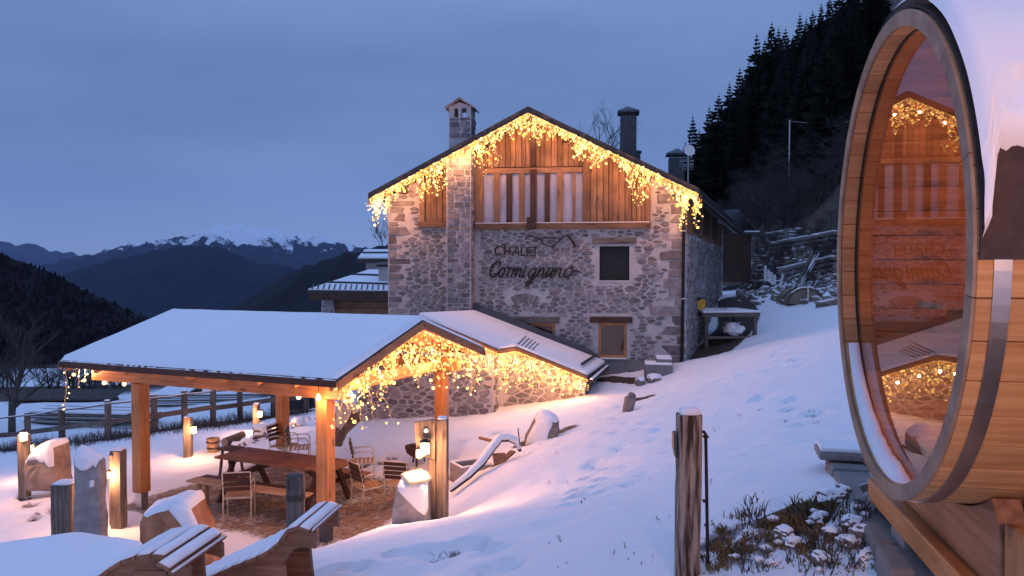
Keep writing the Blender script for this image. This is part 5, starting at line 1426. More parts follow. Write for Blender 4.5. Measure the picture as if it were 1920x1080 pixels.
# dry stalks standing out of the snow
def stalks(name, label, spots, n_, h, mat, seed, spread=.12):
    rg = random.Random(seed); mb = MB()
    for (x, y) in spots:
        z = G(x, y)-.02
        for _ in range(n_):
            a = rg.uniform(0, 6.28); r_ = rg.uniform(0, spread); L = h*rg.uniform(.4, 1.2); p = Vector((x+r_*math.cos(a), y+r_*math.sin(a), z)); lean = Vector((rg.uniform(-.5, .5), rg.uniform(-.5, .5), 1)).normalized()
            q = p+lean*L; m_ = p+lean*L*.55+Vector((0, 0, .04*L)); w_ = .0035
            sd = Vector((w_, 0, 0)); q = q+Vector((lean.x*L*.4, lean.y*L*.4, -L*.15))
            mb.add([p-sd, p+sd, m_+sd*.8, m_-sd*.8, q], [(0,1,2,3), (3,2,4)])
    o = mb.build(name, mat, None); tag(o, label, None, kind='stuff'); return o
rg = random.Random(77)
sp_ = []
for _ in range(48):
    q = ground_px(rg.uniform(985, 1060), rg.uniform(818, 850)) if rg.random() < .25 else ground_px(rg.uniform(1000, 1560), rg.uniform(760, 1060)); sp_.append((q.x, q.y))
stalks('dry_stalks', 'sparse dry grass stalks sticking out of the snow slope', sp_, 4, .055, M['grass'], 3)

# ---------------------------------------------------------------- weathered post at right centre
b_ = P(1291, 1078, 4.5); k_ = 4.5/F
t = thing('old_post', 'tall cracked brown timber post with snow on top in the right foreground', 'post', b_)
mb = MB(); vs = []; ns_, nz_ = 26, 34; w_ = 23.5*k_
for j in range(nz_+1):
    f = j/nz_; z = -.4+(.4+306*k_)*f
    for i in range(ns_):
        a = 2*math.pi*i/ns_; e = .55; cx, cy = math.cos(a), math.sin(a)
        x = math.copysign(abs(cx)**e, cx)*w_; y = math.copysign(abs(cy)**e, cy)*w_
        crack = abs(noise.noise(Vector((i*1.9, z*1.6, 3))))
        j_ = 1-.10*max(0, .35-crack)*3+.03*noise.noise(Vector((cx*2, cy*2, z*2.5)))
        vs.append((x*j_-.012*(1-f), y*j_, z))
fs = [(j*ns_+i, j*ns_+(i+1) % ns_, (j+1)*ns_+(i+1) % ns_, (j+1)*ns_+i) for j in range(nz_) for i in range(ns_)]+[tuple(range(ns_))[::-1], tuple(nz_*ns_+i for i in range(ns_))]
mb.add(vs, fs)
M['postwood'] = surf('postwood', (.05,.030,.020), (.36,.28,.22), 6, (5,5,.45), rough=.9, bump=1.0, bscale=14, dist=.014, p0=.42, p1=.58)
mb.build('timber', M['postwood'], t); capsnow(t, 0, 0, 38*k_, 38*k_, 306*k_, .035)
mb = MB(); mb.prism([(-31*k_, -.03, 272*k_), (-24.5*k_, -.03, 273*k_), (-24.5*k_, -.03, 224*k_), (-27*k_, -.03, 224*k_), (-31*k_, -.03, 245*k_)], (0, .06, 0)); mb.build('metal_plate', M['greymetal'], t, bev=.004)
mb = MB(); mb.tube([(20*k_, 0, 272*k_), (27*k_, -.01, 273*k_), (30*k_, -.01, 268*k_), (32*k_, -.01, 180*k_), (34*k_, -.01, 90*k_), (36*k_, -.01, 10*k_), (36*k_, -.01, -.15)], .0095, 8); mb.build('conduit', M['black'], t, smooth=True)
for zz in (262, 140): bx('clip', 25*k_, 35*k_, -.025, .01, (zz)*k_, (zz+4)*k_, M['darkmetal'], t, .002)

# ---------------------------------------------------------------- wave loungers
def lounger(label, prof, Y0, slat_len, frac, snow_th=.019, longs=()):
    """prof: pixels of the near edge of the slatted surface; side panels follow it"""
    pts = [P(px, py, Y0) for px, py in prof]
    t = thing('sun_lounger', label, 'sun lounger', (pts[0].x, Y0, G(pts[0].x, Y0)), 0, 'snowy wooden wave loungers')
    o0 = t.location.copy(); sd = Vector((.124, .992, 0))
    d_ = [0]
    for a, b in zip(pts, pts[1:]): d_.append(d_[-1]+(b-a).length)
    def at_(s):
        s = min(max(s, 0), d_[-1]-1e-6)
        for i in range(len(pts)-1):
            if s <= d_[i+1]:
                f = (s-d_[i])/(d_[i+1]-d_[i]); return pts[i].lerp(pts[i+1], f)
        return pts[-1]
    pitch = .098; sw_ = .086; n_ = int(d_[-1]/pitch); smooth_pts = []
    for k in range(n_+1):
        s = k*pitch; a, b = at_(s), at_(s+sw_); d = (b-a).normalized(); nrm = d.cross(sd); nrm = nrm if nrm.z > 0 else -nrm
        ex = longs[k-(n_+1)] if longs and k-(n_+1) >= -len(longs) else 0
        a0, b0 = a-sd*ex-o0, b-sd*ex-o0; L = slat_len+ex
        mb = MB(); mb.prism([a0, b0, b0-nrm*.026, a0-nrm*.026], sd*L); s_ = mb.build('slat', M['slat_y'], t, bev=.004)
        mb = MB(); ins = .006; th = snow_th*U(.8, 1.15)
        c0, c1 = a0+d*ins+sd*ins, b0-d*ins+sd*ins; n_s = 12; vs = []
        for q in range(n_s+1):
            off_ = sd*((L-2*ins)*q/n_s); hh = th*(1+.25*noise.noise((c0+off_)*5+Vector((k, 0, 0))))*(1 if 0 < q < n_s else .4)
            vs += [c0+off_, c0+off_+nrm*hh*.8+d*.006, (c0+c1)/2+off_+nrm*hh*1.1, c1+off_+nrm*hh*.8-d*.006, c1+off_]
        mb.add(vs, [(q*5+i, q*5+i+1, (q+1)*5+i+1, (q+1)*5+i) for q in range(n_s) for i in range(4)]+[(0,1,2,3,4), tuple(n_s*5+i for i in (4,3,2,1,0))])
        mb.build('snow', M['snow'], s_, smooth=True)
    # two shaped side panels below the slats
    S_ = [at_(d_[-1]*k/24) for k in range(25)]
    for yy in (.05, slat_len-.09):
        up_l = [p+sd*yy-o0+Vector((0, 0, -.032)) for p in S_]
        lo_l = [p+sd*yy-o0+Vector((0, 0, -.032-frac*(1-.45*abs(2*k/24-1)**2))) for k, p in enumerate(S_)]
        mb = MB(); vs = up_l+lo_l; n2_ = len(up_l)
        th_ = sd*.045; A_ = vs+[v+th_ for v in vs]; m2 = 2*n2_
        fs = []
        for i in range(n2_-1):
            fs += [(i, i+1, n2_+i+1, n2_+i), (m2+i, m2+n2_+i, m2+n2_+i+1, m2+i+1), (i, m2+i, m2+i+1, i+1), (n2_+i, n2_+i+1, m2+n2_+i+1, m2+n2_+i)]
        fs += [(0, n2_, m2+n2_, m2), (n2_-1, m2+n2_-1, m2+2*n2_-1, 2*n2_-1)]
        mb.add(A_, fs); mb.build('side_panel', M['slat_x'], t)
        for f in (.25, .72):
            p = at_(d_[-1]*f)+sd*yy-o0; mb = MB(); mb.prism([p+Vector((-.10, -.012, -.12)), p+Vector((.10, -.012, -.12)), Vector((p.x+.16, p.y-.012, -.15)), Vector((p.x-.16, p.y-.012, -.15))], sd*.04)
            mb.build('foot', M['slat_x'], t)
    return t
lounger('snow covered wooden wave lounger whose raised head ends below the table', [(250,1150),(330,1112),(400,1078),(440,1060),(480,1044),(510,1028),(528,1008),(537,992),(548,986),(566,988),(586,997)], 5.6, .62, .20, longs=(.0,.0))
lounger('nearer snow covered lounger slats arching up at the bottom left', [(120,1150),(165,1096),(190,1074),(218,1055),(245,1044),(275,1039),(305,1040),(325,1048),(345,1062)], 4.85, .56, .16, longs=(.10,.12))
# snow covered low deck in the corner
dk = [P(-160, 1060, 5.4), P(-60, 1026, 6.6), P(150, 1001, 7.0), P(272, 1016, 6.75), P(215, 1062, 5.3), P(160, 1150, 4.4), P(-200, 1150, 4.2)]
dz_ = sum(p.z for p in dk)/len(dk)
dk = [Vector((p.x, p.y, -2.36)) for p in dk]
t = thing('low_deck', 'low wooden deck under a smooth blanket of snow in the bottom left corner', 'deck', (dk[1].x, dk[1].y, -3.0))
x0, x1, y0, y1 = -4.9, -2.75, 4.2, 6.95
o_ = t.location
def seg_poly(poly, a, b): # clip deck outline to a strip in x
    q = [(p.x, p.y) for p in poly]; q = clip(q, 1, 0, b); q = clip(q, -1, 0, -a); return q
xx = -6.4
while xx < -2.4:
    q = seg_poly(dk, xx, xx+.192)
    if len(q) >= 3:
        mb = MB(); mb.prism([(a-o_.x, b-o_.y, -2.47-o_.z) for a, b in q], (0, 0, .03)); mb.build('deck_board', M['slat_y'], t)
    xx += .2
mb = MB(); cen = sum(dk, Vector())/len(dk); n_ = len(dk); N_ = 64; bd = []
for k in range(N_):
    f = k/N_*n_; i = int(f); p = dk[i].lerp(dk[(i+1) % n_], f-i); bd.append(p)
rings = [(1.0, -.085), (1.004, -.04), (.99, .0), (.95, .022), (.8, .03), (.6, .035), (.4, .035), (.2, .03)]; vs = []
for s_, z in rings:
    for p in bd:
        q = cen+(p-cen)*s_
        bump_ = .05*math.exp(-((q.x+3.85)**2+(q.y-6.7)**2)/.03)+.022*noise.fractal(q*1.6, 1, 2, 2)*(1 if s_ < .99 else .3)
        seam = -.018*math.exp(-((q.y-5.75-.1*q.x)/.025)**2)
        vs.append((q.x-o_.x, q.y-o_.y, -2.36+z+bump_+seam-o_.z))
vs.append((cen.x-o_.x, cen.y-o_.y, -2.33-o_.z))
mb.add(vs, [(r_*N_+k, r_*N_+(k+1) % N_, (r_+1)*N_+(k+1) % N_, (r_+1)*N_+k) for r_ in range(len(rings)-1) for k in range(N_)]+[((len(rings)-1)*N_+k, (len(rings)-1)*N_+(k+1) % N_, len(rings)*N_) for k in range(N_)])
mb.build('snow_blanket', M['roof_snow'], t, smooth=True)
for (a, b) in ((-4.6, 6.4), (-3.1, 6.5), (-3.0, 4.7), (-4.7, 4.8)): bx('deck_leg', a-o_.x-.05, a-o_.x+.05, b-o_.y-.05, b-o_.y+.05, G(a, b)-.1-o_.z, -2.475-o_.z, M['old_z'], t)

# ---------------------------------------------------------------- barrel sauna
th_ = math.atan2(.198, .98)
SR = 1.045
SO = Vector((1.67, 3.5, .047))
sauna = thing('barrel_sauna', 'big wooden barrel sauna with a round glass front reflecting the chalet, snow on its roof', 'sauna', (SO.x, SO.y, -1.33), -th_)
# local: x along the barrel axis (away to the right), y across (into depth), z up; centre at z = cz
CZ = SO.z+1.33
SLn = 2.5
def ring_pt(x, a, r): return (x, r*math.sin(a), CZ+r*math.cos(a))      # a = 0 top, + towards the far side
NST = 46
def arcseg(x0, x1, a0, a1, r0, r1, n_=2, jit=0):
    mb = MB(); vs = []
    for k in range(n_+1):
        a = a0+(a1-a0)*k/n_
        vs += [ring_pt(x0, a, r0), ring_pt(x1, a, r0), ring_pt(x1, a, r1), ring_pt(x0, a, r1)]
    fs = [(0,1,2,3), tuple(4*n_+i for i in (3,2,1,0))]
    for k in range(n_):
        b = 4*k; fs += [(b, b+4, b+5, b+1), (b+1, b+5, b+6, b+2), (b+2, b+6, b+7, b+3), (b+3, b+7, b+4, b)]
    return mb.add(vs, fs)
def turned(mbf, name, mat, n_, ph, bev):
    o0 = None
    for k in range(n_):
        if o0 is None:
            o = mbf.build(name, mat, sauna)
            for v in o.data.vertices: v.co.z -= CZ
            o.location = (0, 0, CZ); o0 = o
            b = o.modifiers.new('bevel', 'BEVEL'); b.width = bev; b.segments = 2; b.limit_method = 'ANGLE'
        else: o = o0.copy(); COL.objects.link(o)
        o.rotation_euler = (2*math.pi*(k+ph)/n_, 0, 0)
def aseg(x0, x1, n_, g, r0, r1, q): return arcseg(x0, x1, -math.pi/n_+g, math.pi/n_-g, r0, r1, q)
turned(aseg(.0, SLn, NST, .0018, SR-.048, SR-.004, 2), 'stave', M['sauna_x'], NST, 0, .003)      # staves share one mesh, turned about the axis
turned(aseg(-.014, -.001, 14, .0012, SR-.066, SR-.001, 8), 'rim_block', M['ringwood'], 14, .3, .003)
XG = .074
turned(aseg(.001, XG-.004, NST, .0015, SR-.068, SR-.050, 2), 'lining_board', M['sauna_x'], NST, .5, .002)
turned(aseg(XG+.016, .16, NST, .0015, SR-.068, SR-.050, 2), 'lining_board', M['sauna_x'], NST, .2, .002)
arcseg(XG-.0035, XG+.0, 0, 2*math.pi-.0001, SR-.074, SR-.05, 96).build('seal', M['black'], sauna)
mb = MB(); N_ = 96; rg_ = SR-.052
mb.add([ring_pt(XG+.001, 2*math.pi*k/N_, rg_) for k in range(N_)]+[ring_pt(XG+.009, 2*math.pi*k/N_, rg_) for k in range(N_)], [tuple(range(N_))[::-1], tuple(range(N_, 2*N_))]+[(k, (k+1) % N_, (k+1) % N_+N_, k+N_) for k in range(N_)])
glass = mb.build('glass_pane', M['sauna_glass'], sauna)
# vertical brass hinge and handle on the glass at the near side
bx('hinge', XG-.026, XG-.0005, -.90, -.84, CZ-.20, CZ-.06, M['plaster'], sauna, .004)
# interior: benches, back wall
for k in range(14):
    z0 = -SR+.10+k*.14; zc = z0+.07
    hw = math.sqrt(max((SR-.056)**2-max(abs(z0), abs(z0+.14))**2, .0001))
    bx('back_board', SLn-.20, SLn-.17, -hw, hw, CZ+z0, CZ+z0+.134, M['sauna_y'], sauna, .003)
for yy, zz in ((.62, -.25), (-.62, -.25)):
    for k in range(4): bx('bench_slat', .35, SLn-.25, yy-.2+k*.1, yy-.11+k*.1, CZ+zz, CZ+zz+.03, M['pale_x'], sauna, .004)
    for xs_ in (.5, 2.0): bx('bench_support', xs_, xs_+.06, yy-.2, yy+.2, CZ+zz-.10, CZ+zz-.002, M['sauna_y'], sauna, .004)
mb = MB(); mb.lathe([(.01,-.06),(.05,-.05),(.06,0),(.05,.05),(.01,.06)], (SLn-.27, -.3, CZ+.55), seg=12); mb.build('interior_lamp', M['lampglass'], sauna, smooth=True)
lamp('lamp_light', sauna, (SLn-.42, -.3, CZ+.5), 24)
for k in range(9): bx('floor_slat', .2, SLn-.25, -.42+k*.095, -.335+k*.095, CZ-.90, CZ-.875, M['pale_x'], sauna, .003)
o = MB(); o.add([ring_pt(SLn-.01, 2*math.pi*k/N_, SR-.05) for k in range(N_)], [tuple(range(N_))]); o.build('rear_wall', M['sauna_y'], sauna)
# steel hoops
for xh in (.046, 1.15, 2.2):
    h_ = arcseg(xh, xh+.052, R(90), R(270), SR-.003, SR+.002, 60).build('hoop', M['steel'], sauna)
# roofing felt over the upper half
f_ = arcseg(.002, SLn+.03, R(-91), R(91), SR+.003, SR+.013, 60).build('roofing_felt', M['felt'], sauna)
mb = MB(); mb.add([Vector(ring_pt(.30, R(-62), SR+.0145)), Vector(ring_pt(.33, R(-62), SR+.0145)), Vector(ring_pt(.62, R(-78), SR+.0145)), Vector(ring_pt(.59, R(-78), SR+.0145)), Vector(ring_pt(.30, R(-62), SR+.019)), Vector(ring_pt(.33, R(-62), SR+.019)), Vector(ring_pt(.62, R(-78), SR+.019)), Vector(ring_pt(.59, R(-78), SR+.019))], [(0,1,2,3),(7,6,5,4),(0,4,5,1),(1,5,6,2),(2,6,7,3),(3,7,4,0)])
mb.build('felt_seam', M['black'], f_)
# snow on the barrel roof, torn lower edge
def barrel_snow():
    mb = MB(); nxs, nas = 150, 110; vs = []; ok = []
    for i in range(nxs+1):
        x = .006+(SLn-.0)*i/nxs
        edge = 71-3*x+4*noise.noise(Vector((x*3.1, 0, 5)))+3.0*noise.noise(Vector((x*11, 0, 2)))+1.6*noise.noise(Vector((x*37, 0, 2)))
        edge += 17*math.exp(-(max(x-.01, 0)/.035)**2)
        for j in range(nas+1):
            a = R(-edge+(edge+85)*j/nas); d = R(edge)+a; e = min(d, R(85)-a)*SR
            e2 = min(e, x*1.2+.004)
            th = .066*min(1, math.sqrt(max(e2, 0)/.06))*(.55+.9*max(0, noise.noise(Vector((x*9, a*7, 4)))+.35) if e < .25 else 1); holes_ = noise.noise(Vector((x*16, a*16, 9)))
            if e < .12 and holes_ > .25: th = -.006
            th += .006*noise.noise(Vector((x*4, a*4, 3)))*(1 if th > .02 else 0)
            vs.append(ring_pt(x, a, SR+.0135+max(th, -.004)))
    mb.add(vs, [(i*(nas+1)+j, i*(nas+1)+j+1, (i+1)*(nas+1)+j+1, (i+1)*(nas+1)+j) for i in range(nxs) for j in range(nas)])
    mb.build('roof_snow', M['roof_snow'], sauna, smooth=True)
barrel_snow()
# drift of snow in the bottom of the porch recess, mostly on the far side
mb = MB(); vs = []; n_ = 80
for k in range(n_+1):
    a = R(118+(190-118)*k/n_); f = k/n_; th = (.006+.045*min(1, f*2.2))*min(1, (1-f)*6)*(1+.2*noise.noise(Vector((a*14, 0, 1)))); w0 = .006+.008*(1-f)
    rr = SR-.0685
    vs += [ring_pt(w0, a, rr+.002), ring_pt(w0+.012, a, rr-th*.7), ring_pt(w0+.03, a, rr-th), ring_pt(XG-.005, a, rr-th*1.1), ring_pt(XG-.005, a, rr+.002)]
mb.add(vs, [(k*5+i, k*5+i+1, (k+1)*5+i+1, (k+1)*5+i) for k in range(n_) for i in range(4)])
mb.build('porch_snow', M['snow'], sauna, smooth=True)
# cradle under the barrel
for xc in (.24, 1.9):
    mb = MB(); pts_ = []
    for k in range(17):
        a = R(180-30+60*k/16); q = ring_pt(xc, a, SR+.002); pts_.append(q)
    pts_ = pts_+[(xc, -.60, CZ-1.02), (xc, -.62, CZ-1.25), (xc, .62, CZ-1.25), (xc, .60, CZ-1.02)]
    mb.prism(pts_, (.10, 0, 0)); mb.build('cradle', M['slat_y'], sauna, bev=.006)
bx('cross_beam', .17, .29, -1.7, 1.06, CZ-1.37, CZ-1.251, M['larch_y'], sauna, .01)
bx('cross_beam', 1.85, 2.05, -1.1, 1.1, CZ-1.33, CZ-1.241, M['larch_y'], sauna, .01)
bx('strut_block', .245, .40, -.86, -.625, CZ-1.24, CZ-.965, M['larch_z'], sauna, .01)
for yy in (-1.55, -.4, .5, 1.1): bx('footing', .18, .36, yy-.12, yy+.12, CZ-1.65, CZ-1.371, M['granite'], sauna, .015)
# border wall beside the sauna pad
a_, b_ = P(1578, 884, 5.7), P(1716, 1090, 3.55)
a_.z = b_.z = -1.47
dv = b_-a_; L = dv.length; t = thing('border_wall', 'low stone and timber border with a snowy end beside the sauna', 'border', (a_.x, a_.y, -1.59), math.atan2(dv.y, dv.x))
for k in range(6):
    x = k*L/6; bx('kerb_block', x+.004, x+L/6-.008, -.11+U(-.01, .01), .13, -.15, .22+U(-.015, .01), M['cement'], t, .02)
bx('cap_stone', -.10, .22, -.18, .26, .235, .29, M['granite'], t, .015); bx('snow_cap', -.09, .21, -.17, .25, .291, .325, M['snow'], t, .014)
bx('deck_plank', -.05, L*.8, .14, .34, .10, .13, M['old_x'], t, .006)
bx('deck_plank', .02, L*.85, .345, .55, .09, .12, M['old_x'], t, .006)
t = thing('tarpaulin', 'scrap of blue tarpaulin under the barrel sauna', 'tarpaulin', (3.0, 3.4, -1.38))
mb = MB(); vs = [(-.9+1.8*i/12, -.5+1.0*j/8, .10+.07*noise.noise(Vector((i*.6, j*.6, 0)))) for j in range(9) for i in range(13)]
mb.add(vs, [(j*13+i, j*13+i+1, (j+1)*13+i+1, (j+1)*13+i) for j in range(8) for i in range(12)]); mb.build('sheet', M['bluetarp'], t, smooth=True)
# lamp post behind the viewer's right shoulder: it lights the barrel and the slope
t = thing('lamp_post', 'tall timber lamp post standing behind the viewer', 'lamp post', (1.2, -1.0, G(1.2, -1.0)), 0, 'old timber lamp posts')
oldpost(t, 0, 0, .14, .14, -.3, 2.15, M['old_z'], 60); lantern(t, Vector((.0, .12, 2.1)), 0, .06)
lamp('lamp_light', t, (.0, .25, 2.1), 170, r=.06)

# ---------------------------------------------------------------- rough bank at the bottom right
rg = random.Random(91)
for k, (px, py, s_) in enumerate(((1560,935,.12),(1578,925,.09),(1470,1005,.10),(1490,1020,.07),(1600,985,.10),(1618,1005,.11),(1590,1020,.09),(1530,975,.07),(1555,1000,.06),(1630,1050,.10),(1540,1050,.08),(1450,1060,.07))):
    q = ground_px(px, py); s_ *= .72; t = thing('bank_stone', ['snowy','mossy','dark'][k % 3]+' stone '+['by the border wall end','below the wall end','beside the dry grass','half buried in dry grass','near the barrel cradle','with snow next to the cradle beam','under snow near the cradle','between grass tufts on the bank','small, in the middle of the bank','in the lowest corner of the bank','low on the bank among stalks','lowest near the old post'][k], 'stone', (q.x, q.y, q.z+s_*.15), 0, 'stones on the rough bank')
    o = blob('rock', M['rock'], t, s_, s_*.8, s_*.55, 50+k*1.3, .25, 3); o.rotation_euler = (0, 0, rg.uniform(0, 3)); snowcap(o, t, .45, .006, jag=.9)
sp_ = []
for _ in range(120):
    f = rg.random(); q = ground_px(lerp(1325, 1560, f)+rg.gauss(0, 14), lerp(1058, 935, f)+rg.gauss(2, 7)); sp_.append((q.x, q.y))
for _ in range(110):
    q = ground_px(rg.uniform(1330, 1640), rg.uniform(955, 1078)); sp_.append((q.x, q.y))
stalks('dry_grass', 'frosted dry grass and twigs on the rough bank at the bottom right', sp_, 12, .06, M['grass'], 5, .05)
sp_ = []
for _ in range(45):
    q = ground_px(rg.uniform(1400, 1640), rg.uniform(940, 1078)); sp_.append((q.x, q.y))
stalks('dead_twigs', 'dark dead twigs and leaves among the snow on the bank', sp_, 9, .12, M['bark'], 6, .07)
# little snow clumps lying over the grass
bm_ = MB()
for _ in range(14):
    q = ground_px(rg.uniform(1340, 1640), rg.uniform(950, 1078)); r_ = rg.uniform(.012, .045)
    bm_.add([q+Vector((v.x*r_*rg.uniform(.8, 1.4), v.y*r_, abs(v.z)*r_*.6+.012)) for v in IV], IF_)
o = bm_.build('snow_clumps', M['snow'], None, smooth=True); tag(o, 'clumps of snow caught in the grass of the rough bank', None, kind='stuff')
sp_ = []
for _ in range(260):
    f = rg.random(); px = lerp(0, 575, f); py = float(np.interp(px, [0,120,250,450,575], [845,834,818,792,772]))+rg.gauss(0, 4); q = ground_px(px, py); sp_.append((q.x, q.y))
stalks('dry_grass', 'brown dry grass strip along the foot of the rail fence', sp_, 16, .34, M['twigs'], 8, .3)

# ---------------------------------------------------------------- rail fence across the left meadow
def fencelet(label, posts, group=None):
    b0 = ground_px(*posts[0][:2]); t = thing('rail_fence', label, 'fence', b0)
    tops = []
    for (px, pyb, h) in posts:
        q = ground_px(px, pyb)
        if q.y > 40: q = P(px, pyb, 24)
        mb = MB(); mb.beam(q-b0+Vector((0, 0, -.4)), q-b0+Vector((U(-.03, .03), 0, h)), .13, .12, (0, 1, 0)); mb.build('post', M['old_z'], t, bev=.01)
        mb = MB(); mb.box(q.x-b0.x-.06, q.x-b0.x+.06, q.y-b0.y-.06, q.y-b0.y+.06, q.z-b0.z+h+.002, q.z-b0.z+h+.03); mb.build('snow_cap', M['snow'], t, bev=.01)
        tops.append((q-b0, h))
    for (p, h), (p2, h2) in zip(tops, tops[1:]):
        a = p+Vector((0, -.09, h*.93)); b = p2+Vector((0, -.09, h2*.93+U(-.02, .02)))
        mb = MB(); mb.tube([a, (a+b)/2+Vector((0, 0, -.02)), b], .022, 6); mb.build('rail', M['old_x'], t)
        mb = MB(); mb.tube([a+Vector((0, 0, .018)), (a+b)/2+Vector((0, 0, -.002)), b+Vector((0, 0, .018))], .016, 5); mb.build('rail_snow', M['snow'], t)
        a = p+Vector((0, -.09, h*.46)); b = p2+Vector((0, -.09, h2*.46+U(-.03, .03)))
        mb = MB(); mb.beam(a, b, .03, .13); mb.build('rail', M['old_x'], t)
fencelet('grey wooden rail fence with snow on its rails across the left meadow', [(-60,850,1.0),(52,840,1.0),(117,833,1.0),(202,824,1.0),(290,812,1.0),(346,803,1.0),(399,796,1.0),(451,788,1.0),(512,780,1.0),(575,772,1.0)])
t = thing('timber_stack', 'stack of long snowy planks behind the rail fence on the left', 'timber stack', P(170, 812, 29), -.12)
for k in range(9):
    for j in range(5):
        z = j*.16+.05; y = (k % 3)*.6; x0 = U(-.4, .2)-(k//3)*.0; L = U(3.6, 4.6)
        if k >= 3: continue
        bx('plank', -2.2+x0, -2.2+x0+L, y-.2, y+.2, z, z+.06, M['old_x'], t, 0); 
        bx('plank_snow', -2.18+x0, -2.22+x0+L, y-.19, y+.19, z+.061, z+.075+(.05 if j == 4 else 0), M['snow'], t, 0)
t = thing('timber_stack', 'second low pile of planks with snow further right behind the fence', 'timber stack', P(400, 768, 34), .1)
for k in range(4):
    bx('plank', -3+U(-.3, .3), 3.4+U(-.5, .5), -.2, .2, k*.2, k*.2+.08, M['old_x'], t, 0); bx('plank_snow', -2.9, 3.2, -.19, .19, k*.2+.081, k*.2+.12, M['snow'], t, 0)
# dark sheds / hedge lines beyond
def shed(label, pxl, pxr, pyb, pyt, Y, dep, roof_s=True, mat=None, rz=0):
    a, b = P(pxl, pyb, Y), P(pxr, pyb, Y); h = (pyb-pyt)/F*Y; w = b.x-a.x
    t = thing('shed', label, 'shed', ((a.x+b.x)/2, Y, a.z), rz)
    nb_ = max(4, int(w/.35))
    for k in range(nb_): bx('wall_board', -w/2+w*k/nb_, -w/2+w*(k+1)/nb_-.015, -.03+U(0, .02), .02, -.5, h*.75, mat or M['dark_z'], t, 0)
    bx('wall', -w/2, w/2, .021, dep, -.5, h*.75, mat or M['dark_z'], t, 0)
    mb = MB(); mb.prism([(-w/2-.2, -.3, h*.75), (w/2+.2, -.3, h*.75), (w/2+.2, dep+.2, h), (-w/2-.2, dep+.2, h)], (0, 0, .08)); r_ = mb.build('roof', M['bark'], t)
    if roof_s: mb = MB(); mb.prism([(-w/2-.18, -.28, h*.75+.083), (w/2+.18, -.28, h*.75+.083), (w/2+.18, dep+.18, h+.083), (-w/2-.18, dep+.18, h+.083)], (0, 0, .07)); mb.build('roof_snow', M['roof_snow'], r_)
    return t
shed('long low dark shed in the meadow behind the rail fence', 28, 208, 782, 738, 38, .8, False)
shed('small dark hut beyond the fence seen between the pavilion posts', 292, 340, 770, 735, 44, 3, True)
t = thing('cart', 'dark round tank and beams in the snow seen between the back posts', 'tank', P(562, 768, 31))
mb = MB(); mb.tube([(-.35,0,.25),(.55,0,.25)], .28, 14); mb.build('tank', M['black'], t, smooth=True)
mb = MB(); mb.beam((.0,-.3,-.1), (1.2,-.3,.35), .10, .08); mb.build('beam', M['bark'], t)
mb = MB(); mb.beam((1.0,.2,-.3), (1.0,.2,1.3), .14, .14, (0,1,0)); mb.build('post', M['bark'], t)

# ---------------------------------------------------------------- trees
def bare_mesh(seed, H_, r0, levels=4, spread=.55, kids=(3, 5), trunk_frac=.35):
    rg = random.Random(seed); mb = MB()
    def grow(p, d, L, r, lev):
        pts = [p]; n_ = 3
        for i in range(n_):
            d = (d+Vector((rg.uniform(-.16, .16), rg.uniform(-.16, .16), .05))).normalized(); pts.append(pts[-1]+d*(L/n_))
        mb.tube(pts, r, 5 if lev == 0 else 3, caps=False, r1=r*.55)
        if lev < levels:
            for k in range(rg.randint(*kids)+(3 if lev == 0 else 0)):
                f = rg.uniform(trunk_frac if lev == 0 else .2, 1); i = min(int(f*n_), n_-1); q = pts[i].lerp(pts[i+1], f*n_-i)
                a = rg.uniform(0, 6.28); sd = Vector((math.cos(a), math.sin(a), rg.uniform(0, .7))).normalized()
                grow(q, (d*(1-spread)+sd*spread).normalized(), L*rg.uniform(.45, .7), max(r*.5, .006), lev+1)
    grow(Vector((0, 0, -.3)), Vector((0, 0, 1)), H_*.62, r0, 0)
    return mb
def mesh_of(mb, name, mat):
    me = bpy.data.meshes.new(name); me.from_pydata(mb.v, [], mb.f); me.materials.append(mat); return me
